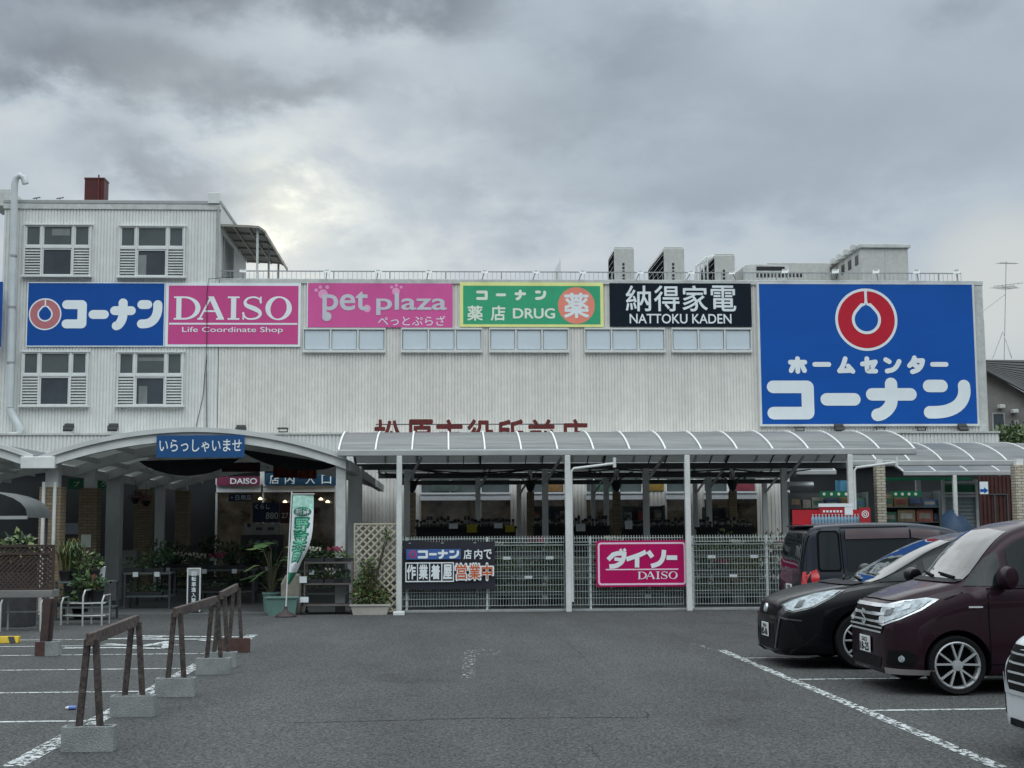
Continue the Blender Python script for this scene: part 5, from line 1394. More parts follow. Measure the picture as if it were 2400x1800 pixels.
# ---- lattice trellis with vine and planter
def lattice(mb, x0, x1, z0, z1, Y, step, w, th=.012):
    """two layers of diagonal slats clipped to the rectangle"""
    for sg in (1, -1):
        y = Y - (th if sg > 0 else 0)
        k = -int((z1 - z0) / step) - 1
        while x0 + k * step < x1 + (z1 - z0):
            xa, za = x0 + k * step, z0
            if sg > 0: p, q = Vector((xa, y, z0)), Vector((xa + (z1 - z0), y, z1))
            else: p, q = Vector((xa + (z1 - z0), y, z0)), Vector((xa, y, z1))
            d = q - p
            ts = sorted(((x0 - p.x) / d.x, (x1 - p.x) / d.x)); t0, t1 = max(0, ts[0]), min(1, ts[1])
            if t1 - t0 > .02: mb.bar(p + d * t0, p + d * t1, th * .9, w, up=(0, 0, 1))
            k += 1
    return mb
TRE = mat('trellis_cream', (.46, .42, .32), rough=.7, var=.2, scale=5)
TY = 27.5
x0, x1, z0, z1 = rect(829, 1226, 934, 1432, TY)
t = thing('trellis', 'cream diagonal lattice trellis beside the mesh fence', 'trellis', ((x0 + x1) / 2, TY, 0))
mb = lattice(MB(), x0 + .03, x1 - .03, .06, z1 - .03, TY, .155, .034); mb.build('lattice', TRE, t)
mb = MB()
for a in (x0, x1 - .03): mb.box(a, a + .03, TY - .025, TY + .02, 0, z1)
mb.box(x0 + .03, x1 - .03, TY - .025, TY + .02, z1 - .03, z1); mb.box(x0 + .03, x1 - .03, TY - .025, TY + .02, .03, .06); mb.build('frame', TRE, t)
def plant(name, label, cat, loc, pot, potm, crown, n, size, seed, group=None, stems=3, leafm=LEAF, lo=-1, droop=0.0):
    """pot: list of (radius,height) profile or ('box',w,d,h)"""
    loc = Vector(loc); t = thing(name, label, cat, loc, group); r = random.Random(seed)
    if pot:
        mb = MB()
        if pot[0] == 'box':
            _, w, d, h = pot; k = .86
            lo_ = [(-w / 2 * k, -d / 2 * k, 0), (w / 2 * k, -d / 2 * k, 0), (w / 2 * k, d / 2 * k, 0), (-w / 2 * k, d / 2 * k, 0)]; hi = [(-w / 2, -d / 2, h), (w / 2, -d / 2, h), (w / 2, d / 2, h), (-w / 2, d / 2, h)]
            mb.add([loc + Vector(v) for v in lo_ + hi], [(3, 2, 1, 0), (0, 1, 5, 4), (1, 2, 6, 5), (2, 3, 7, 6), (3, 0, 4, 7)])
            mb.box(loc.x - w / 2 - .015, loc.x + w / 2 + .015, loc.y - d / 2 - .015, loc.y - d / 2 + .01, loc.z + h - .03, loc.z + h + .005); mb.box(loc.x - w / 2 - .015, loc.x + w / 2 + .015, loc.y + d / 2 - .01, loc.y + d / 2 + .015, loc.z + h - .03, loc.z + h + .005)
            mb.box(loc.x - w / 2 - .015, loc.x - w / 2 + .01, loc.y - d / 2 + .01, loc.y + d / 2 - .01, loc.z + h - .03, loc.z + h + .005); mb.box(loc.x + w / 2 - .01, loc.x + w / 2 + .015, loc.y - d / 2 + .01, loc.y + d / 2 - .01, loc.z + h - .03, loc.z + h + .005)
            mb.build('pot', potm, t)
            mb = MB(); mb.quad(*[loc + Vector((a * .97, b * .97, h - .03)) for a, b, _ in hi]); mb.build('soil', SOIL, t)
        else:
            mb.lathe(pot, loc, 18); mb.build('pot', potm, t, smooth=True, angle=50)
            h = pot[-1][1]
    else: h = 0
    mb = MB()
    for (c, rr, nn) in crown:
        for k in range(stems):
            q = loc + Vector((r.uniform(-.5, .5) * rr[0] * .4, r.uniform(-.5, .5) * rr[1] * .4, h - .02)); e = loc + Vector(c) + Vector((r.uniform(-.6, .6) * rr[0], r.uniform(-.6, .6) * rr[1], r.uniform(-.2, .7) * rr[2]))
            mb.tube([q, q.lerp(e, .5) + Vector((r.gauss(0, .02), r.gauss(0, .02), .02)), e], [.008, .006, .003], 5)
    mb.build('stem', STEM, t)
    mb = MB()
    for (c, rr, nn) in crown: leaves(mb, r, loc + Vector(c), rr, int(nn * n), size, len(leafm), droop, lo)
    mb.build('foliage', leafm, t); return t
pc = G(867, 1441); pc.y += .10
plant('planter', 'long cream planter with a bushy olive vine under the trellis', 'planter', (pc.x, pc.y, 0), ('box', .76, .28, .20), POTC,
      [((0, .06, .34), (.38, .14, .20), 1), ((-.08, .10, .58), (.27, .10, .24), .7), ((-.05, .12, .88), (.16, .06, .22), .2), ((.33, .14, 1.55), (.06, .03, .12), .04)], 620, .075, 11, stems=14, leafm=[LEAF[2], LEAF[1], mat('leaf_olive', (.12, .11, .035), rough=.6, var=.4)])
# ---- big leafed plant and teal pots
def big_leaf(mb, base, tip, w, mi=0):
    base, tip = Vector(base), Vector(tip); d = tip - base; s_ = d.cross(Vector((0, 0, 1))).normalized() * w
    m1 = base.lerp(tip, .35) + Vector((0, 0, .05)); m2 = base.lerp(tip, .7) + Vector((0, 0, .02))
    dn = Vector((0, 0, -.03))
    mb.add([base, m1 + s_ + dn, m2 + s_ * .7 + dn, tip, m2 - s_ * .7 + dn, m1 - s_ + dn, m1, m2], [(0, 6, 1), (1, 6, 7, 2), (2, 7, 3), (0, 5, 6), (5, 4, 7, 6), (4, 3, 7)], mi)
pp_ = G(632, 1437); pp_.y += .2
t = thing('potted_plant', 'tall pot plant with large drooping leaves in a teal pot', 'plant', (pp_.x, pp_.y, 0))
mb = MB(); mb.lathe([(.14, 0), (.17, .36), (.185, .37), (.185, .41), (.165, .41), (.16, .37)], pp_, 18, cap=False); mb.lathe([(.16, .37), (.001, .37)], pp_, 18, cap=False); mb.build('pot', POT, t, smooth=True, angle=40)
mb = MB(); ml = MB(); r = random.Random(4)
for k in range(24):
    a = r.uniform(0, 6.28); hh = r.uniform(.6, 1.45); rr = r.uniform(.05, .34); e = pp_ + Vector((math.cos(a) * rr, math.sin(a) * rr, hh))
    mb.tube([pp_ + Vector((0, 0, .36)), pp_ + Vector((math.cos(a) * rr * .4, math.sin(a) * rr * .4, hh * .75)), e], [.012, .01, .006], 6)
    big_leaf(ml, e, e + Vector((math.cos(a) * .36, math.sin(a) * .30, r.uniform(-.26, .02))), r.uniform(.11, .18), (0, 1, 0, 2, 1)[k % 5])
mb.build('stem', STEM, t); ml.build('foliage', [LEAF[1], LEAF[0], LEAF[2]], t)
pt = G(658, 1444); pt.y += .25
t = thing('planter', 'low teal planter beside the flag base', 'planter', (pt.x, pt.y, 0))
mb = MB(); k = .86; w, d, h = .60, .30, .33
lo_ = [(-w / 2 * k, -d / 2 * k, 0), (w / 2 * k, -d / 2 * k, 0), (w / 2 * k, d / 2 * k, 0), (-w / 2 * k, d / 2 * k, 0)]; hi = [(-w / 2, -d / 2, h), (w / 2, -d / 2, h), (w / 2, d / 2, h), (-w / 2, d / 2, h)]
mb.add([pt + Vector(v) for v in lo_ + hi], [(3, 2, 1, 0), (0, 1, 5, 4), (1, 2, 6, 5), (2, 3, 7, 6), (3, 0, 4, 7)]); mb.build('pot', POT, t)
mb = MB(); mb.box(pt.x - w / 2 - .02, pt.x + w / 2 + .02, pt.y - d / 2 - .02, pt.y + d / 2 + .02, h - .001, h + .03); mb.build('rim', POT, t, bevel=.006)
mb = MB(); mb.prism([(pt.x - .06, pt.y + .25, .0), (pt.x + .33, pt.y + .25, 0), (pt.x + .35, pt.y + .25, .70), (pt.x + .30, pt.y + .25, .80), (pt.x + .02, pt.y + .25, .78), (pt.x - .07, pt.y + .25, .60)], (0, .18, 0))
tag(base_at(mb.build('sack', mat('sack_beige', (.26, .235, .195), rough=.85, var=.35, scale=5, bump=.5, bscale=9), bevel=.04, fixn=True), (pt.x + .13, pt.y + .25, 0)), 'beige printed sack standing behind the flag pole', 'sack')
# ---- plant rack right of the flag
ry = 27.3
x0, x1 = PX(712, ry, 1400), PX(826, ry, 1400)
RK = mat('rack_brown_grey', (.13, .115, .105), rough=.6, var=.3)
t = thing('plant_rack', 'wheeled three shelf plant rack right of the vegetable flag', 'rack', ((x0 + x1) / 2, ry, 0))
zs_ = [PZ(v, ry, 770) for v in (1417, 1367, 1317)]
for z in zs_:
    mb = MB(); mb.box(x0, x1, ry, ry + .5, z - .03, z); mb.build('shelf', RK, t)
for x in (x0 + .012, x1 - .012):
    for y in (ry + .012, ry + .488):
        mb = MB(); mb.bar((x, y, .08), (x, y, zs_[2] + .02), .028); mb.build('upright', RK, t)
        mb = MB(); mb.lathe([(.035, -.012), (.035, .012)], (x, y, .036), 12, 'y'); mb.bar((x, y, .05), (x, y, .08), .02); mb.build('caster', POTB, t, smooth=True)
for u0, v0, u1, v1 in ((702, 1351, 719, 1366), (703, 1399, 723, 1412)):
    a, b, c0, d = rect(u0, v0, u1, v1, ry - .02); mb = MB(); mb.box(a, b, ry - .025, ry - .02, c0, d); mb.build('price_card', SIGNW, t)
def tray_proto(seed, w=.36, leafm=LEAFD, hgt=.12, n=90, flowers=None):
    r = random.Random(seed); t = thing('plant_tray', 'x', 'plant tray', (0, 0, 0))
    mb = MB(); mb.box(-w / 2, w / 2, 0, .26, 0, .07); mb.build('tray', POTB, t)
    mb = MB(); leaves(mb, r, (0, .13, .08 + hgt * .4), (w / 2 + .02, .15, hgt), n, .06, len(leafm), 0, -.4); mb.build('foliage', leafm, t)
    if flowers:
        mb = MB()
        for k in range(16):
            q = Vector((r.uniform(-w / 2, w / 2), r.uniform(0, .2), .10 + hgt + r.uniform(-.04, .04))); mb.add([q + Vector((math.cos(a) * .024, 0, math.sin(a) * .024)) for a in (0, 1.25, 2.5, 3.75, 5)], [(0, 1, 2, 3, 4)])
        mb.build('blossom', flowers, t)
    return t
FLR = mat('blossom_pink', (.35, .03, .10), rough=.7); FLWH = mat('blossom_cream', (.5, .48, .38), rough=.7)
protos = {'a': tray_proto(1), 'b': tray_proto(2, hgt=.17, leafm=[LEAF[0], LEAF[1], LEAFD[1]]), 'c': tray_proto(3, hgt=.10, leafm=[LEAF[1], LEAF[2]]), 'p': tray_proto(4, hgt=.15, flowers=FLR), 'w': tray_proto(5, hgt=.16, flowers=FLWH)}
used = set()
def put_tray(k, x, y, z, label, grp, s_=1.0):
    o = protos[k] if k not in used else clone(protos[k]); used.add(k)
    o.location = (x, y, z); o.scale = (s_, 1, s_); o['label'] = label; o['group'] = grp
for i, x in enumerate((x0 + .19, x0 + .58, x0 + .95 - .12)):
    if x < x1: put_tray('wpc'[i % 3], min(x, x1 - .18), ry + .06, zs_[2] + .003, 'tray of small plants on the top shelf of the wheeled rack', 'plant trays on the wheeled rack')
    put_tray('bwa'[i % 3], min(x, x1 - .18), ry + .06, zs_[1] + .003, 'tray of pale leaved plants on the middle shelf of the wheeled rack', 'plant trays on the wheeled rack')
# ---- racks of seedlings behind the mesh fence
RKG = mat('rack_grey_green', (.11, .13, .125), rough=.6, var=.3)
rows_ = [(1030, 'behind the black banner'), (1235, 'left of the magenta board'), (1470, 'behind the magenta board'), (1715, 'right of the magenta board'), (1905, 'beside the parked wagon')]
rk0 = None
for j, (u, s_) in enumerate(rows_):
    Y = 28.7; x = PX(u, Y, 1350)
    if rk0 is None:
        rk0 = t = thing('seedling_rack', 'x', 'rack', (0, 0, 0))
        for z in (.30, .70, 1.10):
            mb = MB(); mb.box(-.80, .80, 0, .42, z - .025, z); mb.build('shelf', RKG, t)
        for sx in (-.785, .785):
            for y in (.015, .405): mb = MB(); mb.bar((sx, y, 0), (sx, y, 1.14), .03); mb.build('upright', RKG, t)
    else: t = clone(rk0)
    t.location = (x, Y, 0); t['label'] = 'low three shelf seedling rack ' + s_; t['group'] = 'seedling racks behind the mesh fence'
    for z, nm in ((.305, 'bottom'), (.705, 'middle'), (1.105, 'top')):
        for k in range(4):
            put_tray('abcpw'[(j * 3 + k * 2 + int(z * 10)) % 5] if z > .5 else 'ab'[k % 2], x - .60 + k * .40, Y + .06, z, 'seedling tray on the %s shelf of the rack %s' % (nm, s_), 'seedling trays behind the mesh fence', 1.0 + .3 * ((k + j) % 3 == 0))
    for k in range(3):
        mb = MB(); xx = x - .5 + k * .45; mb.box(xx, xx + .16, Y - .012, Y - .006, .62 if k % 2 else 1.02, .68 if k % 2 else 1.08)
        tag(base_at(mb.build('price_card', SIGNW), (xx + .08, Y, .62)), 'white price card on the rack ' + s_, 'price card', 'white price cards on the seedling racks')
for i, (u, hh, s_) in enumerate(((1180, 1.25, 'just right of the black banner'), (1250, 1.35, 'left of the second front post'), (1300, 1.2, 'hard by the second front post'), (1650, 1.35, 'right of the post beside the magenta board'), (1700, 1.5, 'in the middle of the right fence panel'), (1760, 1.4, 'right of the middle of the right fence panel'), (1815, 1.5, 'beside the parked wagon'))):
    Y = 29.6; x = PX(u, Y, 1300)
    plant('potted_plant', 'tall pot plant behind the mesh fence, ' + s_, 'plant', (x, Y, 0), [(.12, 0), (.16, .26), (.17, .28)], POTB, [((0, 0, hh * .72), (.26, .2, hh * .38), 1)], 190, .10, 90 + i, 'tall plants behind the mesh fence', leafm=[LEAF[2], LEAF[1], mat('leaf_yellowish', (.15, .16, .04), rough=.6)] if i > 3 else LEAF)
# ---- black display tables with rows of pots, further in
DT = mat('display_black', (.012, .012, .014), rough=.7, var=.3)
pot0 = None
r = random.Random(8)
for u0, u1, s_ in ((972, 1212, 'left of the two grey posts'), (1250, 1432, 'right of the two grey posts'), (1462, 1610, 'left of the magenta board post'), (1640, 1772, 'near the parked wagon')):
    Y = 34.0; x0, x1 = PX(u0, Y, 1240), PX(u1, Y, 1240); zt = PZ(1233, Y, 1200) - (.05 if u0 > 1400 else 0)
    t = thing('display_table', 'tall black display table ' + s_, 'display table', ((x0 + x1) / 2, Y, 0), 'black display tables under the canopy')
    mb = MB(); mb.box(x0, x1, Y, Y + .7, zt - .06, zt); mb.build('top', DT, t)
    mb = MB(); mb.box(x0 + .03, x1 - .03, Y + .03, Y + .67, zt - .75, zt - .06); mb.build('skirt', DT, t)
    for xx in (x0 + .04, x1 - .04):
        mb = MB(); mb.box(xx - .03, xx + .03, Y + .05, Y + .12, 0, zt - .75); mb.build('leg', DARKST, t)
    n = int((x1 - x0) / .085)
    for k in range(n):
        if pot0 is None:
            pot0 = thing('stacked_pot', 'x', 'pot', (0, 0, 0)); mb = MB(); mb.lathe([(.032, 0), (.045, .15), (.05, .16), (.05, .19), (.02, .20)], (0, 0, 0), 10); mb.build('body', mat('pot_dim', (.04, .042, .04), rough=.5, var=.4, scale=4), pot0, smooth=True)
            mb = MB(); mb.lathe([(.0405, .05), (.0425, .05), (.048, .12), (.0435, .12)], (0, 0, 0), 10); mb.build('label_band', mat('pot_band', (.36, .37, .36), rough=.5, var=.5, scale=5), pot0, smooth=True); o = pot0
        else: o = clone(pot0)
        o.location = (x0 + .06 + k * .085, Y + .08 + .14 * (k % 2) + r.uniform(0, .05), zt); q_ = r.choice((.7, .9, 1.0)); o.scale = (q_, q_, r.choice((.7, .9, 1, 1.3)))
        o['label'] = 'small dark container in the row on the black table ' + s_; o['group'] = 'dark pots on the display tables'
for u0, v0, u1, v1, m, s_ in ((1094, 1229, 1118, 1248, 'y', 'yellow price card in the middle of the left black table'), (1184, 1230, 1206, 1247, 'y', 'yellow price card at the right end of the left black table'), (1052, 1227, 1073, 1239, 'w', 'white price card on the left black table'), (1158, 1226, 1178, 1238, 'w', 'white price card between the two yellow ones'), (1350, 1228, 1372, 1245, 'w', 'white price card on the black table right of the posts'), (1465, 1220, 1482, 1240, 'w', 'tall white price card on the table behind the magenta board')):
    a, b, c0, d = rect(u0, v0, u1, v1, 33.95); mb = MB(); mb.box(a, b, 33.95, 33.96, c0, d); tag(base_at(mb.build('price_card', mat('card_yellow', (.45, .38, .03), rough=.6) if m == 'y' else SIGNW), ((a + b) / 2, 33.95, c0)), s_, 'price card', 'price cards on the black tables')
# dark goods racks right in front of the glass
def goods_rack(u0, u1, v0, v1, Y, label, seed, cols, shelves=4, foot=True):
    x0, x1, z0, z1 = rect(u0, v0, u1, v1, Y); r = random.Random(seed)
    t = thing('goods_rack', label, 'rack', ((x0 + x1) / 2, Y, 0), 'goods racks along the shop front')
    mb = MB(); mb.box(x0, x1, Y + .42, Y + .45, .05, z1); mb.build('back_panel', DARKST, t)
    for k in range(shelves):
        z = z0 + (z1 - z0) * k / shelves; mb = MB(); mb.box(x0, x1, Y, Y + .42, z - .025, z); mb.build('shelf', RKG, t)
    for x in (x0, x1): mb = MB(); mb.box(x - .025, x + .025, Y - .01, Y + .46, 0, z1 + .02); mb.build('upright', RKG, t)
    return t, x0, x1, z0, z1
GC = [mat('goods_%d' % i, c, rough=.6, var=.35, scale=7) for i, c in enumerate([(.24, .17, .10), (.06, .10, .20), (.27, .25, .21), (.05, .15, .10), (.30, .09, .07), (.42, .41, .38), (.06, .06, .065)])]
def fill(t, x0, x1, z0, z1, Y, shelves, seed, label, grp, wr=(.12, .3)):
    r = random.Random(seed)
    for k in range(shelves):
        z = z0 + (z1 - z0) * k / shelves + .002; x = x0 + .05; hmax = (z1 - z0) / shelves - .06
        while x < x1 - .12:
            w = min(r.uniform(*wr), x1 - .04 - x); h = hmax * r.uniform(.55, .98); y0 = Y + r.uniform(.02, .10)
            if r.random() < .88 and w > .06:
                mb = MB(); mb.box(x, x + w, y0, y0 + .28, z, z + h); mb.box(x + w * .15, x + w * .85, y0 - .003, y0, z + h * .25, z + h * .7, 1)
                tag(base_at(mb.build('carton', [r.choice(GC), r.choice(GC)], bevel=.006), (x + w / 2, y0 + .14, z)), label, 'carton', grp)
            x += w + r.uniform(.01, .05)
q = goods_rack(1462, 1558, 1186, 1350, 40.5, 'dark goods rack behind the front post by the magenta board', 1, 4, 5); fill(*q, 40.5, 5, 21, 'small carton on the dark rack behind the magenta board post', 'cartons on the dark middle rack')
q = goods_rack(1245, 1330, 1186, 1350, 40.8, 'dark goods rack behind the grey double post', 1, 4, 5); fill(*q, 40.8, 5, 22, 'small carton on the dark rack behind the grey double post', 'cartons on the dark middle rack')
q = goods_rack(1655, 1705, 1190, 1350, 40.4, 'narrow dark goods rack left of the funnel column by the wagon', 1, 4, 4); fill(*q, 40.4, 4, 23, 'small carton on the narrow dark rack near the wagon', 'cartons on the dark middle rack')
q = goods_rack(1850, 2035, 1155, 1330, 37.2, 'tall goods rack above the parked wagon', 1, 4, 5); fill(*q, 37.2, 5, 24, 'carton on the tall rack above the parked wagon', 'cartons above the parked wagon', (.18, .42))
q = goods_rack(2072, 2205, 1152, 1330, 36.4, 'goods rack with brown cartons between the right brick post and white post', 1, 4, 5); fill(*q, 36.4, 5, 25, 'brown carton on the rack right of the pale brick post', 'cartons right of the pale brick post', (.22, .5))
for (u0, u1, s_, Y) in ((1922, 1998, 'green shelf strip with white squares above the wagon', 37.1), (2090, 2160, 'green shelf strip with white dots right of the pale brick post', 36.3)):
    t = board('shelf_strip', s_, 'sign', (u0, 1151, u1, 1165), Y, GRS)
    mb = MB()
    for k in range(4):
        a, b, c0, d = rect(u0 + 6 + k * (u1 - u0 - 14) / 3.6, 1154, u0 + 13 + k * (u1 - u0 - 14) / 3.6, 1162, Y - .004); mb.poly(disc((a + b) / 2, (c0 + d) / 2, (b - a) / 2, Y - .004, 14))
    mb.build('white_mark', CREAM, t)
# grey duct under the canopy and blue sheet
mb = MB(); a, b = P(1846, 1139, 40), P(1905, 1139, 40); mb.tube([a, b], .13, 14); tag(base_at(mb.build('duct_pipe', STEEL, smooth=True), a), 'short fat grey duct under the canopy above the wagon', 'pipe')
mb = MB(); a, b, c0, d = rect(1958, 1126, 1992, 1152, 38); n = 6; mb.add([(a + (b - a) * k / n, 38 + .04 * math.sin(k * 2.2), z) for z in (c0, d) for k in range(n + 1)], [(k, k + 1, n + 2 + k, n + 1 + k) for k in range(n)]); tag(base_at(mb.build('hanging_sheet', mat('sheet_blue', (.08, .25, .38), rough=.6, var=.3), smooth=True), ((a + b) / 2, 38, c0)), 'pale blue sheet hanging under the canopy above the wagon', 'sheet')
# shutter door with green band
Y = 40.6
x0, x1, z0, z1 = rect(2216, 1124, 2288, 1330, Y)
t = thing('shop_door', 'white framed shutter door with a green band overhead', 'door', ((x0 + x1) / 2, Y, 0))
mb = MB(); mb.box(x0 - .06, x0, Y - .05, Y + .1, 0, z1); mb.box(x1, x1 + .08, Y - .05, Y + .1, 0, z1); zz = PZ(1160, Y, 2250)
for v in (1130, 1156, 1163): z = PZ(v, Y, 2250); mb.box(x0, x1, Y - .04, Y + .1, z - .03, z + .03)
mb.build('frame', POSTW, t)
a, b, c0, d = rect(2216, 1136, 2288, 1153, Y); mb = MB(); mb.box(x0, x1, Y, Y + .03, c0, d); mb.build('green_band', mat('door_green', (.01, .17, .065), rough=.45), t)
mb = MB(); n = 22; zt = PZ(1166, Y, 2250)
pr = []
for k in range(n): z = zt * k / n; pr += [(Y + .04, z), (Y + .02, z + zt / n * .5)]
pr.append((Y + .04, zt)); m = len(pr); mb.add([(x, y, z) for x in (x0, x1) for y, z in pr], [(i, m + i, m + i + 1, i + 1) for i in range(m - 1)]); mb.build('shutter', mat('shutter_grey_blue', (.34, .39, .41), rough=.5, var=.12), t)
mb = MB(); r = random.Random(6); c = P(2246, 1215, 38.6)
prof = [(.80, 0), (.84, .5), (.80, 1.0), (.74, c.z - .35), (.52, c.z - .05), (.30, c.z + .12), (.10, c.z + .22)]
mb.lathe(prof, (c.x, 39.0, 0), 20); 
for i, v in enumerate(mb.v): v.x = c.x + (v.x - c.x) * .8 + .05 * math.sin(i * .9) + .06 * math.sin(i * .31); v.y += .06 * math.sin(i * .7); v.z += (.05 * math.sin(i * .63) if v.z > .3 else 0)
tag(base_at(mb.build('tarp_heap', mat('tarp_blue', (.012, .04, .09), rough=.6, var=.4, scale=3), smooth=True), (c.x, 39, 0)), 'heap under a dark blue tarpaulin before the shutter door', 'tarpaulin')
Y = 38.2; x0, x1, z0, z1 = rect(2298, 1115, 2420, 1330, Y)
t = thing('red_cladding', 'dark red corrugated panel beside the shutter door', 'panel', ((x0 + x1) / 2, Y, 0))
mb = corr(MB(), x0, x1, 0, z1, Y, .12, .03, .05); mb.build('sheet', mat('red_brown_sheet', (.055, .014, .010), rough=.6, var=.4, scale=4), t)
mb = MB()
for u in (2332, 2362): x = PX(u, Y, 1200); mb.box(x - .02, x + .02, Y - .03, Y - .004, 0, PZ(1158, Y, u))
mb.box(PX(2315, Y), PX(2362, Y), Y - .032, Y - .005, PZ(1160, Y, 2340), PZ(1157, Y, 2340)); mb.build('frame', DARKST, t)
t = board('arrow_sign', 'small white sign with blue arrow beside the dark red panel', 'sign', (2297, 1129, 2316, 1158), 37.6, SIGNW)
a, b, c0, d = rect(2297, 1142, 2316, 1157, 37.6); mb = MB(); zm = (c0 + d) / 2; mb.poly([(a, 37.595, zm - .04), (a + (b - a) * .5, 37.595, zm - .04), (a + (b - a) * .5, 37.595, c0), (b, 37.595, zm), (a + (b - a) * .5, 37.595, d), (a + (b - a) * .5, 37.595, zm + .04), (a, 37.595, zm + .04)]); mb.build('arrow', BLUE, t)
mb = MB(); a, b, c0, d = rect(2078, 1119, 2276, 1126, 41.5); mb.box(a, b, 41.5, 41.6, c0, d); tag(base_at(mb.build('green_fascia', GRS), ((a + b) / 2, 41.5, c0)), 'long thin green fascia strip under the right canopy', 'fascia')
# drinks stand behind the wagon
Y = 25.3
x0, x1, z0, z1 = rect(1868, 1194, 2042, 1300, Y)
t = thing('drinks_stand', 'red drinks stand with bottled water behind the wagon roof', 'drinks stand', ((x0 + x1) / 2, Y, 0))
RD = mat('promo_red', (.42, .018, .03), rough=.45, var=.12)
mb = MB(); mb.box(x0, x1, Y + .30, Y + .34, .1, z1); mb.build('back_board', RD, t)
mb = MB(); mb.box(x0, x1, Y - .1, Y + .30, .0, PZ(1228, Y, 1950)); mb.build('counter', RD, t)
mb = MB(); a, b, c0, d = rect(1920, 1188, 1978, 1206, Y + .1); mb.box(a, b, Y + .08, Y + .10, c0, d); mb.build('header_board', RD, t)
mb = MB(); a, b, c0, d = rect(1918, 1180, 1998, 1188, Y + .1); mb.box(a, b, Y + .07, Y + .10, c0, d); a, b, c0, d = rect(1979, 1188, 1998, 1207, Y + .1); mb.box(a, b, Y + .075, Y + .10, c0, d - .002); mb.build('header_strip', SIGNW, t)
mb = MB()
for k in range(6):
    a, b, c0, d = rect(1928 + k * 8, 1196, 1933 + k * 8, 1201, Y + .1); mb.quad((a, Y + .076, c0), (b, Y + .076, c0), (b, Y + .076, d), (a, Y + .076, d))
mb.build('white_marks', SIGNW, t)
q = P(2027, 1205, Y - .11); mb = MB()
x_, z_ = q.x, q.z
mb.box(x_ - .10, x_ + .10, Y - .13, Y - .10, z_ - .3, z_ + .12); mb.build('side_panel', RD, t)
mb = MB()
for ri, ro in ((.052, .068), (.02, .036)):
    o_ = disc(x_, z_, ro, Y - .134, 24); i_ = disc(x_, z_, ri, Y - .134, 24); mb.add(o_ + i_, [(k, (k + 1) % 24, 24 + (k + 1) % 24, 24 + k) for k in range(24)])
mb.build('round_mark', SIGNW, t)
bt = None
zc = PZ(1228, Y, 1950)
for k in range(15):
    x = PX(1904 + k * 7.6, Y, 1220)
    if bt is None:
        bt = thing('water_bottle', 'x', 'bottle', (0, 0, 0)); mb = MB(); mb.lathe([(.028, 0), (.03, .02), (.03, .11), (.012, .15), (.012, .165)], (0, 0, 0), 12); mb.build('body', mat('bottle_clear_blue', (.22, .38, .48), rough=.12, var=.3, scale=20, spec=.8), bt, smooth=True)
        mb = MB(); mb.lathe([(.014, .165), (.014, .182)], (0, 0, 0), 10); mb.build('cap', WHITE, bt); o = bt
    else: o = clone(bt)
    o.location = (x, Y - .04, zc); o['label'] = 'clear water bottle in the row on the red drinks stand'; o['group'] = 'water bottles on the red drinks stand'

# ---- left: lattice screen on a bench, flower stands, plants
Y = 23.6
x0, x1, z0, z1 = rect(-60, 1277, 127, 1383, Y)
t = thing('lattice_screen', 'dark brown wooden lattice screen standing on a low bench', 'screen', (x1 - .6, Y, z0))
mb = lattice(MB(), x0 + .04, x1 - .04, z0 + .04, z1 - .17, Y, .082, .030); lattice(mb, x0 + .04, x1 - .04, z1 - .13, z1 - .04, Y, .082, .025); mb.build('lattice', WOODB, t)
mb = MB(); mb.box(x0, x1, Y - .03, Y + .02, z0, z0 + .04); mb.box(x0, x1, Y - .03, Y + .02, z1 - .04, z1); mb.box(x0 + .04, x1 - .04, Y - .03, Y + .02, z1 - .17, z1 - .13); mb.box(x1 - .04, x1, Y - .03, Y + .02, z0 + .04, z1 - .04); mb.build('frame', WOODB, t)
t = thing('bench_stand', 'long low bench with grey plank and white tube legs at the left edge', 'bench', (x1 - .6, Y, 0))
mb = MB(); mb.box(x0, x1 + .02, Y - .16, Y + .30, z0 - .12, z0 - .003); mb.build('plank', mat('grey_plank', (.19, .185, .175), rough=.85, var=.35, scale=5, stretch=(.2, 1, 1)), t, bevel=.005)
ALU = mat('tube_white_metal', (.50, .51, .49), rough=.35, metal=.3, var=.15)
def hoop(t, x, y0, y1, h):
    mb = MB(); mb.tube([(x, y0, 0), (x, y0, h - .1), (x + .02, y0 + .05, h), (x + .02, y1 - .05, h), (x, y1, h - .1), (x, y1, 0)], .016, 8); mb.build('leg', ALU, t, smooth=True)
for u in (-40, 3, 97): hoop(t, PX(u, Y - .1, 1440), Y - .14, Y + .26, z0 - .122)
mb = MB(); mb.tube([(PX(3, Y, 1440), Y + .24, .30), (PX(97, Y, 1440), Y + .24, .30)], .013, 8); mb.build('crossbar', ALU, t, smooth=True)
p = G(193, 1468); Y2 = p.y
t = thing('flower_stand', 'white tube flower stand holding a yellow green plant', 'stand', (p.x, Y2, 0))
xa, xb = PX(150, Y2 + .5, 1450), PX(240, Y2 + .2, 1450)
hoop(t, xa, Y2 + .3, Y2 + .75, .48); hoop(t, p.x, Y2, Y2 + .6, .62); hoop(t, xb, Y2 + .15, Y2 + .7, .52)
for z in (.16, .38):
    mb = MB(); mb.tube([(xa, Y2 + .45, z), (p.x, Y2 + .3, z), (xb, Y2 + .4, z)], .013, 8); mb.tube([(xa, Y2 + .7, z), (xb, Y2 + .68, z)], .013, 8); mb.build('shelf_rail', ALU, t, smooth=True)
mb = MB(); mb.box(xa, xb, Y2 + .40, Y2 + .68, .385, .40); mb.build('shelf', RKG, t)
cyl = [(.09, 0), (.12, .17), (.13, .18), (.13, .21)]
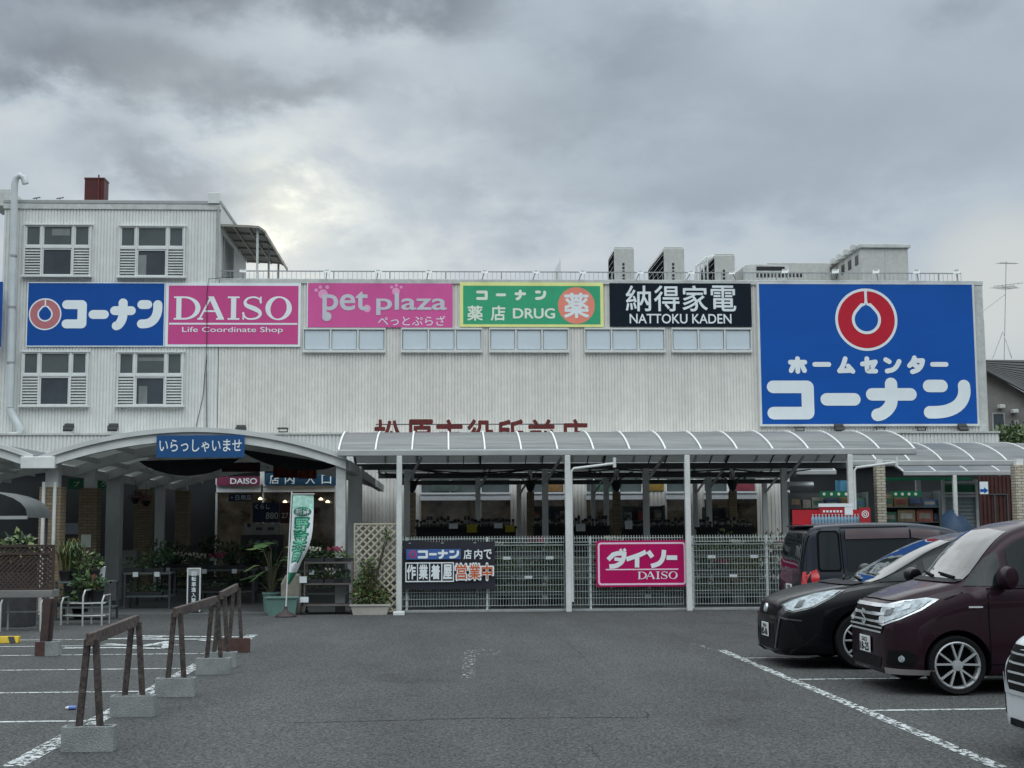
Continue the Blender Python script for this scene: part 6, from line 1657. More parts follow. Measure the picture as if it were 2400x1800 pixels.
plant('potted_plant', 'bright yellow green pot plant on the white tube stand', 'plant', (PX(196, Y2 + .5, 1400), Y2 + .52, .40), cyl, POTB, [((0, 0, .34), (.22, .16, .16), 1)], 170, .11, 21, droop=.3)
plant('potted_plant', 'dark bushy pot plant at the right of the white tube stand', 'plant', (PX(226, Y2 + .55, 1400), Y2 + .56, .40), cyl, POTB, [((0, 0, .30), (.17, .15, .14), 1)], 150, .07, 22, leafm=LEAFD)
gp = G(172, 1452); plant('potted_plant', 'broad leaved pot plant on the ground under the white tube stand', 'plant', (gp.x, gp.y + .35, 0), cyl, POTB, [((0, 0, .26), (.2, .15, .10), 1)], 100, .12, 23, leafm=LEAFD)
# shelf unit behind with tall grasses
Y = 26.2; x0, x1 = PX(130, Y, 1340), PX(262, Y, 1340)
t = thing('plant_shelf', 'dark plant shelf between the lattice screen and the entrance', 'shelf', ((x0 + x1) / 2, Y, 0))
for z in (.25, .72): mb = MB(); mb.box(x0, x1, Y, Y + .6, z - .03, z); mb.build('board', RKG, t)
for x in (x0 + .02, x1 - .02): mb = MB(); mb.box(x - .02, x + .02, Y, Y + .04, 0, .72); mb.box(x - .02, x + .02, Y + .56, Y + .6, 0, .72); mb.build('leg', DARKST, t)
def grass(loc, label, h, n, seed, m, spread=.5, group=None, pot=True):
    loc = Vector(loc); t = thing('grass_plant', label, 'plant', loc, group); r = random.Random(seed)
    if pot: mb = MB(); mb.lathe([(.08, 0), (.11, .16), (.12, .17), (.12, .20)], loc, 16); mb.build('pot', POTB, t, smooth=True, angle=50)
    mb = MB()
    for k in range(n):
        a = r.uniform(0, 6.28); s_ = r.uniform(.2, 1) * spread * h; hh = h * r.uniform(.6, 1.05); d = Vector((math.cos(a), math.sin(a), 0)); sd_ = Vector((-d.y, d.x, 0)) * r.uniform(.008, .018)
        b = loc + Vector((r.gauss(0, .03), r.gauss(0, .03), .16 if pot else 0)); p1 = b + d * s_ * .35 + Vector((0, 0, hh * .7)); p2 = b + d * s_ * .8 + Vector((0, 0, hh)); p3 = b + d * s_ * 1.25 + Vector((0, 0, hh * .78))
        mb.add([b - sd_ * .5, b + sd_ * .5, p1 + sd_, p1 - sd_, p2 + sd_ * .8, p2 - sd_ * .8, p3], [(0, 1, 2, 3), (3, 2, 4, 5), (5, 4, 6)], r.randrange(len(m)))
    mb.build('foliage', m, t); return t
GRY = [mat('leaf_light', None), mat('leaf_mid', None), mat('leaf_straw', (.16, .13, .05), rough=.7)]
grass((PX(146, Y, 1340), Y + .2, .722), 'tall straw coloured grass plant right of the lattice screen', .62, 70, 1, GRY)
grass((PX(166, Y, 1340), Y + .3, .722), 'leaning olive grass plant behind the straw coloured one', .55, 60, 2, GRY[:2] + [LEAFD[0]])
plant('potted_plant', 'variegated pale pot plant before the notice on the brick column', 'plant', (PX(186, Y, 1300), Y + .25, .722), cyl, POTB, [((0, 0, .36), (.20, .16, .18), 1)], 130, .085, 31, leafm=[LEAF[2], LEAF[1], mat('leaf_cream', (.30, .30, .20), rough=.6)])
plant('potted_plant', 'dark green pot plant right of the variegated one', 'plant', (PX(210, Y, 1300), Y + .3, .722), cyl, POTB, [((0, 0, .36), (.16, .15, .17), 1)], 140, .08, 32)
for i, (u, k) in enumerate(((140, 'b'), (162, 'a'), (186, 'c'), (212, 'b'))): put_tray(k, PX(u, Y, 1390), Y + .1, .252, 'plant tray on the lower board of the dark plant shelf', 'plant trays on the dark plant shelf')
# red bag, bucket, notice, pink tag
p = P(224, 1356, 25.6); mb = MB(); pts = [(p.x - .07, 25.6, .58), (p.x + .09, 25.6, .55), (p.x + .03, 25.62, .72), (p.x - .02, 25.6, .88), (p.x - .09, 25.6, .84)]; mb.prism(pts, (0, .06, 0)); tag(base_at(mb.build('red_cloth', mat('cloth_red', (.22, .02, .03), rough=.7, var=.4, scale=8), bevel=.015, fixn=True), (p.x, 25.6, .55)), 'small folded red cloth among the plants left of the entrance', 'cloth')
p = P(231, 1312, 26.6); mb = MB(); mb.lathe([(.07, 0), (.095, .24), (.10, .25), (.09, .26)], (p.x, 26.8, .722), 16); tag(base_at(mb.build('bucket', WHITE, smooth=True), (p.x, 26.8, .722)), 'slim white bucket right of the second brick column', 'bucket')
t = board('notice', 'pale paper notice fixed to the second brick column', 'notice', (190, 1253, 213, 1283), 30.97, CREAM, .006)
mb = MB(); mb.box(PX(180, 31, 1370), PX(262, 31, 1370), 29.2, 29.6, .70, .73)
tag(base_at(mb.build('white_board', POSTW), (PX(220, 29.2), 29.2, .7)), 'thin pale board lying level behind the red cloth', 'board')
# dome cover at the far left and dracaena
Y = 25.2; x1 = PX(64, Y, 1210); xl = x1 - 2.4; zb = PZ(1213, Y, 40); zt = PZ(1160, Y, 10)
t = thing('dome_cover', 'grey half dome stall cover at the left edge', 'stall cover', (xl + 1.2, Y, 0))
mb = MB(); n = 14; xc = (xl + x1) / 2; vs = []
for j in range(7):
    f = j / 6
    for k in range(n + 1):
        a = math.pi * k / n; vs.append((xc - 1.2 * math.cos(a), Y + 1.5 * f, zb + (zt - zb) * (1.25 * math.sin(a) ** .8)))
mb.add(vs, [(j * (n + 1) + k, j * (n + 1) + k + 1, (j + 1) * (n + 1) + k + 1, (j + 1) * (n + 1) + k) for j in range(6) for k in range(n)]); mb.build('sheet', mat('dome_grey', (.11, .12, .12), rough=.5, var=.25), t, smooth=True)
mb = MB(); mb.bar((xl, Y, zb), (x1, Y, zb), .05, .06); mb.build('edge_bar', TRIM, t)
for x in (xl + .05, x1 - .05):
    mb = MB(); mb.bar((x, Y + 1.4, 0), (x, Y + 1.4, zb), .04); mb.build('post', DARKST, t)
plant('potted_plant', 'arching pale leaved plant behind the lattice screen', 'plant', (PX(40, 24.6, 1280), 24.7, .95), cyl, POTB, [((0, 0, .42), (.30, .2, .24), 1)], 230, .16, 41, leafm=[LEAF[2], mat('leaf_grey', (.14, .17, .11), rough=.6), LEAF[0]], droop=.7)
mb = MB(); mb.box(PX(5, 24.6), PX(80, 24.6), 24.5, 25.0, .0, .948); tag(base_at(mb.build('crate_stack', GC[6], bevel=.01), (PX(40, 24.6), 24.75, 0)), 'dark crate behind the lattice screen carrying the arching plant', 'crate')
# grey machine box and dark items by the white post
Y = 31.0; x0, x1, z0, z1 = rect(284, 1290, 321, 1344, Y)
t = thing('grey_cabinet', 'small grey cabinet on a stand right of the white entrance post', 'cabinet', ((x0 + x1) / 2, Y, 0))
mb = MB(); mb.prism([(x0, Y, z0), (x1, Y, z0), (x1 - .02, Y, z1), (x0 + .02, Y, z1)], (0, .35, 0)); mb.build('case', mat('cabinet_grey', (.13, .135, .125), rough=.6, var=.2), t, bevel=.015, fixn=True)
mb = MB(); mb.box(x0 + .10, x1 - .10, Y - .004, Y + .01, z1 - .22, z1 - .15); mb.build('slot', BLACK, t)
for x in (x0 + .03, x1 - .03): mb = MB(); mb.box(x - .02, x + .02, Y + .05, Y + .3, 0, z0); mb.build('leg', DARKST, t)
# hanging baskets on the shaded column
for u, v, s_ in ((317, 1168, 'left'), (342, 1174, 'right')):
    q = P(u, v, 35.6); t = thing('hanging_basket', 'red flower basket hanging at the %s of the shaded brick column' % s_, 'basket', q, 'red baskets on the shaded brick column')
    mb = MB(); mb.lathe([(.05, -.14), (.13, -.02), (.14, 0)], q, 14); mb.tube([q, q + Vector((0, 0, .45))], .006, 5); mb.build('bowl', POTB, t)
    mb = MB(); leaves(mb, random.Random(u), q + Vector((0, 0, .06)), (.17, .15, .12), 90, .06, 2); mb.build('foliage', [FLR, LEAFD[1]], t)
# dim plant tables down both sides of the entrance passage
TB = None
k_i = 0
for (u, Y, w, s_) in ((345, 29.6, 1.0, 'nearest dark plant table along the left of the entrance passage'), (420, 33.0, 1.1, 'second dark plant table along the left of the entrance passage'), (520, 31.5, 1.5, 'dark plant table behind the black standing sign'), (600, 33.4, 1.4, 'dark plant table behind the big leaved pot plant'), (470, 37.0, 1.6, 'deepest plant table in the entrance passage'), (760, 30.2, 1.1, 'plant table between the wheeled rack and the shop entrance')):
    x = PX(u, Y, 1350); h = .78 if Y < 34 else .95
    if TB is None:
        TB = t = thing('plant_table', 'x', 'table', (0, 0, 0)); mb = MB(); mb.box(-.5, .5, 0, .6, h - .04, h); mb.build('top', RKG, t); mb = MB(); mb.box(-.48, .48, .03, .57, .26, .29); mb.build('shelf', RKG, t)
        for sx in (-.47, .47):
            for sy in (.03, .57): mb = MB(); mb.box(sx - .02, sx + .02, sy - .02, sy + .02, 0, h - .04); mb.build('leg', DARKST, t)
    else: t = clone(TB)
    t.location = (x, Y, 0); t.scale = (w, 1, h / .78); t['label'] = s_; t['group'] = 'plant tables in the entrance passage'
    n = int(w / .4)
    for k in range(n): put_tray('abwpb'[(k_i + k) % 5], x - w / 2 + .2 + k * .4, Y + .08, h + .002, 'plant tray on the ' + s_, 'plant trays in the entrance passage', 1.25); put_tray('ba'[k % 2], x - w / 2 + .2 + k * .4, Y + .08, h / .78 * .29 + .002, 'low plant tray under the ' + s_, 'plant trays in the entrance passage', 1.1)
    plant('potted_plant', 'bushy dark plant on the ' + s_, 'plant', (x + .15 * (-1) ** k_i, Y + .42, h + .002), cyl, POTB, [((0, 0, .38), (.26, .2, .24), 1)], 150, .10, 60 + k_i, leafm=LEAFD)
    for kk in range(2):
        mb = MB(); xx = x - w * .3 + kk * w * .45; mb.box(xx, xx + .11, Y - .012, Y - .004, h - .09, h + .01)
        tag(base_at(mb.build('price_card', SIGNW), (xx, Y, h - .09)), 'white price card on the ' + s_, 'price card', 'white price cards in the entrance passage')
    k_i += 1
# white patterned display box and helmets row in the passage
Y = 37.9; x0, x1, z0, z1 = rect(574, 1226, 656, 1253, Y)
t = thing('display_box', 'white box with black spots and a wavy top deep in the entrance', 'display box', ((x0 + x1) / 2, Y, z0))
n = 16; top = [(x1 - (x1 - x0) * k / n, Y, z1 - .02 + .035 * math.sin(k * 1.9)) for k in range(n + 1)]
mb = MB(); mb.prism([(x0, Y, z0), (x1, Y, z0)] + top, (0, .3, 0)); mb.build('case', mat('box_white', (.38, .38, .36), rough=.6, var=.15), t, fixn=True)
mb = MB(); mb.poly(disc(x0 + .11, z1 - .06, .055, Y - .004, 18))
for a, b in ((.32, .50), (.66, .84)):
    for k in range(3): xx = x0 + (x1 - x0) * (a + (b - a) * k / 3); mb.quad((xx, Y - .004, z0 + .12), (xx + .045, Y - .004, z0 + .12), (xx + .045, Y - .004, z0 + .2), (xx, Y - .004, z0 + .2))
mb.build('black_spot', BLACK, t)
mb = MB(); mb.box(x0 - .1, x1 + .1, Y - .1, Y + .4, 0, z0 - .003); tag(base_at(mb.build('counter', GC[6], bevel=.01), ((x0 + x1) / 2, Y, 0)), 'dark counter under the spotted white box', 'counter')
hb = None
for k in range(4):
    q = P(586 + k * 19, 1284, 36.2)
    if hb is None: mb = MB(); mb.lathe([(.10, 0), (.105, .03), (.09, .08), (.05, .115), (.01, .125)], (0, 0, 0), 16); hb = mb.build('bowl_pot', mat('pot_pale', (.16, .16, .17), rough=.4), smooth=True); o = hb
    else: o = clone(hb)
    o.location = (q.x, 36.2, 1.28); tag(o, 'upturned pale bowl in the row of four deep in the entrance', 'bowl', 'row of four pale bowls deep in the entrance')
mb = MB(); q0, q1 = PX(576, 36.2), PX(652, 36.2); mb.box(q0, q1, 36.0, 36.5, 1.24, 1.278); mb.box(q0 + .03, q0 + .07, 36.2, 36.3, 0, 1.24); mb.box(q1 - .07, q1 - .03, 36.2, 36.3, 0, 1.24); tag(base_at(mb.build('display_shelf', RKG), ((q0 + q1) / 2, 36.2, 0)), 'narrow shelf carrying the row of four pale bowls', 'shelf')
# big white-grey case behind the front brick columns
Y = 32.5; x0, x1, z0, z1 = rect(142, 1222, 190, 1420, Y)
t = thing('display_case', 'pale fronted case between the two front brick columns', 'case', ((x0 + x1) / 2, Y, 0))
mb = MB(); mb.box(x0, x1, Y, Y + .6, 0, z1); mb.build('case', GC[6], t, bevel=.01)
a, b, c0, d = rect(144, 1226, 187, 1252, Y); mb = MB(); mb.box(a, b, Y - .012, Y - .004, c0, d); mb.build('pale_panel', mat('panel_pale', (.30, .35, .40), rough=.3), t)
a, b, c0, d = rect(158, 1260, 188, 1280, Y); mb = MB(); mb.box(a, b, Y - .012, Y - .004, c0, d); mb.build('yellow_panel', mat('panel_ochre', (.28, .23, .08), rough=.6, var=.4, scale=9), t)

# ------------------------------------------------------------------ beyond the store on the right: house, antenna, shrubs
HY = 58.0
x0, x1 = PX(2305, HY, 900), PX(2620, HY, 900)
t = thing('neighbour_house', 'grey house with a dark tiled roof behind the right end of the store', 'house', ((x0 + x1) / 2, HY, 0))
zr = PZ(815, HY, 2350); ze0 = PZ(866, HY, 2313); ze1 = PZ(916, HY, 2400)
TILE = mat('roof_tile', (.045, .044, .043), rough=.6, var=.3, scale=3)
# roof plane sloping down to the right along a slanting eave, tiles as rows
mb = MB()
a = Vector((x0 - .3, HY - .4, ze0)); b = Vector((x1, HY - .4, ze0 - (ze0 - ze1) * 3.6)); c = Vector((x1, HY + 4.5, zr)); d = Vector((x0 - .3, HY + 4.5, zr))
n = 16
for k in range(n):
    f0, f1 = k / n, (k + 1) / n
    p0, p1, p2, p3 = a.lerp(d, f0), b.lerp(c, f0), b.lerp(c, f1), a.lerp(d, f1); up = Vector((0, -.02, .07))
    mb.add([p0 + up, p1 + up, p2, p3, p0, p1], [(0, 1, 2, 3), (4, 5, 1, 0)])
mb.build('roof', TILE, t)
mb = MB(); mb.add([(x0, HY, 0), (x1, HY, 0), (x1, HY, b.z), (x0, HY, ze0)], [(0, 1, 2, 3)]); mb.quad((x0, HY + 9, 0), (x0, HY, 0), (x0, HY, ze0), (x0, HY + 9, ze0)); mb.build('wall', mat('house_wall', (.20, .19, .175), rough=.85, var=.2, scale=2), t)
for u0, v0, u1, v1 in ((2325, 967, 2355, 1010), (2378, 985, 2388, 1040)):
    a_, b_, c0, d_ = rect(u0, v0, u1, v1, HY); mb = MB(); mb.box(a_, b_, HY - .03, HY, c0, d_); w = mb.build('window', TRIM, t); mb = MB(); mb.quad((a_ + .06, HY - .035, c0 + .06), (b_ - .06, HY - .035, c0 + .06), (b_ - .06, HY - .035, d_ - .06), (a_ + .06, HY - .035, d_ - .06)); mb.build('pane', GLASS_D, w)
for u, v in ((2346, 953), (2377, 964)):
    q = P(u, v, HY - .15); mb = MB(); mb.box(q.x - .12, q.x + .12, HY - .35, HY - .01, q.z - .08, q.z + .08); mb.build('wall_lamp', OFFW, t, bevel=.02)
AY = 60.0; q0, q1 = P(2352, 812, AY), P(2358, 612, AY)
t = thing('tv_antenna', 'tall thin television antenna on the tiled roof', 'antenna', (q0.x, AY, zr))
mb = MB(); mb.tube([(q0.x, AY, zr - .3), (q1.x, AY, q1.z)], .016, 6)
for dx, dy in ((-.45, .2), (.45, .2), (.1, -.5)): mb.bar((q0.x + dx, AY + dy, zr - .2), (q0.x, AY, zr + 1.0), .02)
mb.build('mast', STEEL, t)
def yagi(z, L_, n, e, ang):
    mb = MB(); c = Vector((q0.x + (q1.x - q0.x) * (z - zr) / (q1.z - zr), AY, z)); d = Vector((math.cos(ang), math.sin(ang), .08)).normalized(); s_ = Vector((-d.y, d.x, 0))
    mb.bar(c - d * L_ * .4, c + d * L_ * .6, .018)
    for k in range(n): p = c - d * L_ * .4 + d * L_ * k / (n - 1); mb.bar(p - s_ * e * (1 - .4 * k / n), p + s_ * e * (1 - .4 * k / n), .012); 
    mb.build('yagi', STEEL, t)
yagi(q1.z - .1, 1.25, 9, .20, .5); yagi(PZ(674, AY, 2358), 1.6, 7, .55, .9); yagi(PZ(668, AY, 2358), 1.2, 8, .3, -.3)
mb = MB(); w0 = P(2356, 690, AY); w1 = Vector((bx1 + .3, YF + 8, roof_z - 1.6)); mb.tube([w0, w0.lerp(w1, .5) - Vector((0, 0, .15)), w1], .012, 5); mb.build('guy_wire', STEEL, t)
for i, (u, v, rr) in enumerate(((2362, 1040, 1.0), (2395, 1030, 1.2), (2425, 1045, 1.1))):
    q = P(u, v, 50 + i); plant('shrub', ('dark shrub just right of the store end wall', 'larger dark shrub below the house windows', 'dark shrub at the right picture edge')[i], 'shrub', (q.x, q.y, 0), None, None, [((0, 0, q.z - .4), (rr, .8, 1.1), 1), ((0, 0, q.z - 2.2), (rr, .8, 1.4), .8)], 900, .20, 70 + i, 'shrubs beyond the store', stems=5)
# ------------------------------------------------------------------ cars
def paint_mat(name, col, metal=.35, flake=.25):
    m = mat(name, col, rough=.32, metal=metal, var=flake * .3, scale=2.0, coat=.28, spec=.15)
    return m
CGLASS = mat('car_glass', (.012, .016, .017), rough=.03, var=.1, spec=.32)
CSCREEN = mat('car_windscreen', (.030, .040, .038), rough=.02, var=.25, scale=1.5, spec=.8, coat=.6)
TYRE = mat('tyre_rubber', (.012, .012, .013), rough=.9, var=.3, scale=9, spec=.15)
ALLOY = mat('alloy', (.40, .41, .42), rough=.35, metal=.25, var=.10)
CHROME = mat('chrome', (.66, .68, .70), rough=.22, metal=.25, var=.05, coat=.5)
LENS = mat('lamp_lens', (.40, .45, .48), rough=.12, var=.62, scale=17, spec=.6, coat=.6)
LENS_E = mat('lamp_bezel', (.70, .73, .75), rough=.18, metal=.5, var=.1)
LENS_D = mat('lamp_dark', (.05, .06, .065), rough=.15, var=.2, coat=1.0)
TAIL = mat('tail_lamp_red', (.55, .012, .015), rough=.15, var=.25, scale=9, coat=1.0)
PLATE = mat('number_plate', (.72, .74, .72), rough=.5, var=.05)
PLTX = mat('plate_ink', (.03, .07, .05), rough=.6)
TRIMB = mat('car_trim_black', (.006, .006, .007), rough=.5, var=.2, spec=.12)
SEAM = mat('panel_gap', (.004, .004, .005), rough=.9, spec=.1)

def pchip(xs, ys, x):
    n = len(xs)
    if x <= xs[0]: return ys[0]
    if x >= xs[-1]: return ys[-1]
    h = [xs[i + 1] - xs[i] for i in range(n - 1)]; d = [(ys[i + 1] - ys[i]) / h[i] for i in range(n - 1)]
    m = [0] * n; m[0] = d[0]; m[-1] = d[-1]
    for i in range(1, n - 1):
        if d[i - 1] * d[i] <= 0: m[i] = 0
        else:
            w1 = 2 * h[i] + h[i - 1]; w2 = h[i] + 2 * h[i - 1]; m[i] = (w1 + w2) / (w1 / d[i - 1] + w2 / d[i])
    i = max(k for k in range(n - 1) if xs[k] <= x)
    t = (x - xs[i]) / h[i]
    return (2 * t ** 3 - 3 * t * t + 1) * ys[i] + (t ** 3 - 2 * t * t + t) * h[i] * m[i] + (-2 * t ** 3 + 3 * t * t) * ys[i + 1] + (t ** 3 - t * t) * h[i] * m[i + 1]

class Body:
    """stations: (x, half width, bottom z, belt z, half width at belt, top z, half width at roof edge)"""
    def __init__(s, st, fine=5):
        st = sorted(st); xs = [a[0] for a in st]
        cols = [[a[i] for a in st] for i in range(1, 7)]
        X = []
        for a, b in zip(xs[:-1], xs[1:]):
            n = max(2, min(14, int((b - a) / .07)))
            X += [a + (b - a) * k / n for k in range(n)]
        X.append(xs[-1])
        rows = []
        for x in X:
            w, zb, zl, wl, zt, wr = [pchip(xs, c, x) for c in cols]
            rows.append((x, s.section(w, zb, zl, wl, zt, wr)))
        vs, fs = [], []
        K = len(rows[0][1])
        for x, sec in rows:
            for y, z in sec: vs.append((x, y, z))
            for y, z in sec[-2:0:-1]: vs.append((x, -y, z))
        R = 2 * K - 2
        for i in range(len(rows) - 1):
            for k in range(R):
                k2 = (k + 1) % R
                fs.append((i * R + k, (i + 1) * R + k, (i + 1) * R + k2, i * R + k2))
        # close nose and tail with strips between the two sides
        for base, flip in ((0, False), ((len(rows) - 1) * R, True)):
            for k in range(K - 1):
                a, b = base + k, base + k + 1
                c, d = base + (R - k) % R, base + (R - k - 1) % R
                q = [a, b, d, c]
                q2 = []
                for v in q:
                    if v not in q2: q2.append(v)
                if len(q2) >= 3: fs.append(tuple(q2[::-1] if flip else q2))
        s.vs, s.fs = [Vector(v) for v in vs], fs
        bm = bmesh.new(); bv = [bm.verts.new(v) for v in s.vs]
        for f in fs:
            try: bm.faces.new([bv[i] for i in f])
            except ValueError: pass
        bmesh.ops.remove_doubles(bm, verts=bm.verts, dist=1e-5)
        bmesh.ops.recalc_face_normals(bm, faces=bm.faces)
        s.bm = bm; s.bvh = BVHTree.FromBMesh(bm)
    def section(s, w, zb, zl, wl, zt, wr):
        H = zl - zb
        p = [(0, zb), (w * .55, zb), (w * .86, zb), (w * .955, zb + .02), (w * .985, zb + .075), (w * .997, zb + .18 * H + .03), (w, zb + .42 * H), (w * .998, zb + .60 * H), (w * .985, zb + .78 * H), (w * .6 + wl * .4, zb + .90 * H), (wl, zl)]
        d = min(.11, .55 * (zt - zl)); zr = zt - d
        for f in (.12, .35, .65, .9): p.append((wl + (wr - wl) * f, zl + (zr - zl) * f))
        for f, g in ((1.0, 0), (.975, .32), (.93, .58), (.84, .79), (.68, .92), (.42, .985), (0, 1)): p.append((wr * f, zr + d * g))
        return p
    def mesh(s, name, wheels=None, r=.34):
        me = bpy.data.meshes.new(name); s.bm.to_mesh(me)
        return me
    def hit(s, o, d):
        loc, nor, i, dist = s.bvh.ray_cast(Vector(o), Vector(d).normalized(), 12)
        if loc is None:
            loc, nor, i, dist = s.bvh.find_nearest(Vector(o) + Vector(d).normalized() * 3)
        return loc, nor
    def patch(s, mb, poly, plane, off=.004, step=.06, mi=0):
        """lay a 2D outline on the body. plane: function (u,v)->(origin, direction)"""
        bm = bmesh.new()
        f = bm.faces.new([bm.verts.new((u, v, 0)) for u, v in poly])
        us = [p[0] for p in poly]; vs_ = [p[1] for p in poly]
        for ax, lo, hi in ((0, min(us), max(us)), (1, min(vs_), max(vs_))):
            n = int((hi - lo) / step)
            for k in range(1, n + 1):
                c = lo + (hi - lo) * k / (n + 1); no = Vector((1, 0, 0)) if ax == 0 else Vector((0, 1, 0))
                bmesh.ops.bisect_plane(bm, geom=bm.verts[:] + bm.edges[:] + bm.faces[:], plane_co=no * c, plane_no=no)
        bm.verts.ensure_lookup_table()
        idx = {}; out = []
        for v in bm.verts:
            o, d = plane(v.co.x, v.co.y); loc, nor = s.hit(o, d)
            if nor.dot(Vector(d)) > 0: nor = -nor
            out.append(loc + nor * off); idx[v] = len(out) - 1
        fs = []
        for f in bm.faces:
            q = [idx[v] for v in f.verts]
            nn = Vector((0, 0, 0))
            for i in range(len(q)): nn += out[q[i]].cross(out[q[(i + 1) % len(q)]])
            o, d = plane(*f.calc_center_median().to_2d())
            if nn.dot(Vector(d)) > 0: q = q[::-1]
            fs.append(q)
        bm.free()
        mb.add(out, fs, mi); return mb
SIDE_P = lambda sg: (lambda u, v: ((u, 3 * sg, v), (0, -sg, 0)))
FRONT_P = lambda u, v: ((-3, u, v), (1, 0, 0))
REAR_P = lambda u, v: ((9, u, v), (-1, 0, 0))
def CORNER_P(sg, ang=45, x0=0.0, y0=0.0):
    """looking at the front corner: u runs back along the car, seen square to a plane turned ang degrees"""
    c, s_ = math.cos(rad(ang)), math.sin(rad(ang))
    def f(u, v):
        # u is distance along the direction from the nose centre line outwards and back
        p = Vector((x0 + u * s_, sg * (y0 + u * c), v)); d = Vector((c, -sg * s_, 0))
        return (p - d * 3, d)
    return f
def line2(pts, w):
    """thin outline polygon following 2D points"""
    L_, R_ = [], []
    for i, p in enumerate(pts):
        a = Vector(pts[max(i - 1, 0)]); b = Vector(pts[min(i + 1, len(pts) - 1)]); t = (b - a).normalized(); n = Vector((-t.y, t.x)) * w / 2
        L_.append(Vector(p) + n); R_.append(Vector(p) - n)
    return [tuple(q) for q in L_] + [tuple(q) for q in R_[::-1]]
def lines(body, mb, pts, w, plane, off=.0035):
    for a, b in zip(pts[:-1], pts[1:]): body.patch(mb, line2([a, b], w), plane, off, .1)

def wheel(parent, x, y, r, w, sg, spokes, rim_r):
    cen = Vector((x, y, r))
    wh = None
    mb = MB(); pr = [(rim_r * .98, -w / 2 + .015), (r * .93, -w / 2), (r * .985, -w / 2 + .02), (r, -w / 4), (r, w / 4), (r * .985, w / 2 - .02), (r * .93, w / 2), (rim_r * .98, w / 2 - .015)]
    mb.lathe(pr, cen, 36, 'y', cap=False)
    wh = mb.build('wheel', TYRE, parent, smooth=True, angle=35)
    mb = MB()
    yo = sg * (w / 2 - .012)
    # rim lip and barrel
    lip = [(rim_r, -.0), (rim_r * .955, sg * .008), (rim_r * .89, -sg * .012), (rim_r * .88, -sg * .12)]
    if sg < 0: lip = lip
    mb.lathe([(a, yo + b) for a, b in lip], cen, 36, 'y', cap=False)
    for k in range(spokes):
        for dd in (-.17, .17):
            t = 2 * math.pi * k / spokes + .3
            ca, sa = math.cos(t), math.sin(t); cb, sb = math.cos(t + dd * 1.6), math.sin(t + dd * 1.6)
            p = cen + Vector((ca * rim_r * .16, yo - sg * .012, sa * rim_r * .16)); q = cen + Vector((cb * rim_r * .95, yo - sg * .004, sb * rim_r * .95))
            mb.bar(p, q, rim_r * .078, .03, up=(0, 1, 0))
    mb.lathe([(rim_r * .24, -.02), (rim_r * .22, .006 * 1), (rim_r * .05, .010)] if sg > 0 else [(rim_r * .24, .02), (rim_r * .22, -.006), (rim_r * .05, -.010)], cen + Vector((0, yo, 0)), 20, 'y')
    mb.build('rim', ALLOY, wh, smooth=True, fixn=False, angle=30)
    mb = MB(); mb.lathe([(rim_r * .90, 0), (.02, 0)], cen + Vector((0, yo - sg * .075, 0)), 28, 'y', cap=False); mb.build('brake_shadow', SEAM, wh)
    return wh

def make_car(name, label, sp, loc, heading=0.0):
    root = thing(name, label, 'car', (0, 0, 0), 'cars parked at the right')
    B = Body(sp['st']); me = B.mesh('body')
    ob = bpy.data.objects.new('body', me); C.objects.link(ob)
    # wheel arches cut out of the body
    r = sp['r']; Wd = sp['W']
    mb = MB()
    for x in sp['wheels']:
        for sg in (-1, 1):
            y0, y1 = (Wd - .30, Wd + .2) if sg > 0 else (-Wd - .2, -Wd + .30)
            mb.lathe([(r + .045, y0), (r + .045, y1)], (x, 0, r + .01), 40, 'y')
    cut = mb.build('cut', SEAM); bm = bmesh.new(); bm.from_mesh(cut.data); bmesh.ops.recalc_face_normals(bm, faces=bm.faces); bm.to_mesh(cut.data); bm.free()
    me.materials.append(sp['paint']); me.materials.append(SEAM)
    cut.data.materials.clear(); cut.data.materials.append(SEAM); cut.data.materials.append(SEAM)
    for p in cut.data.polygons: p.material_index = 1
    md = ob.modifiers.new('b', 'BOOLEAN'); md.operation = 'DIFFERENCE'; md.object = cut; md.solver = 'EXACT'
    dg = bpy.context.evaluated_depsgraph_get(); me2 = bpy.data.meshes.new_from_object(ob.evaluated_get(dg)); me2.name = 'body'
    bpy.data.objects.remove(ob); bpy.data.objects.remove(cut); 
    me2.polygons.foreach_set('use_smooth', [True] * len(me2.polygons)); me2.set_sharp_from_angle(angle=rad(38))
    body = bpy.data.objects.new('body', me2); C.objects.link(body); body.parent = root
    ROOT[body.name] = Vector((0, 0, 0)); ROOT[root.name] = Vector((0, 0, 0))
    def pp(nm, poly, plane, m, off=.004, par=None, step=.06):
        mb = MB(); B.patch(mb, poly, plane, off, step); return mb.build(nm, m, par or root, smooth=True, angle=60)
    sp['detail'](B, root, body, pp, sp)
    for x in sp['wheels']:
        for sg in (-1, 1): wheel(root, x, sg * (Wd - .115), r, .19, sg, sp.get('spokes', 5), sp.get('rim', r * .72))
    root.location = loc; root.rotation_euler = (0, 0, heading)
    return root
def mirror(root, B, x, z, Wd, m, size=1.0):
    for sg in (-1, 1):
        loc, nor = B.hit((x, 3 * sg, z), (0, -sg, 0))
        mb = MB(); c = loc + Vector((-.02, sg * .16, .03))
        prof = [(.03, -.13), (.080, -.115), (.095, -.05), (.098, .04), (.088, .11), (.03, .13)]
        # shell lathed along the car's width, flattened in length
        k = MB(); k.lathe(prof, (0, 0, 0), 16, 'y'); vs = [Vector((v.x * .85, v.y * .95, v.z * .95 * size)) for v in k.v]
        mb.add([c + v for v in vs], k.f); mb.bar(loc + Vector((0, -sg * .02, -.03)), c + Vector((0, 0, -.05)), .07, .05)
        mb.build('mirror', m, root, smooth=True, fixn=True)
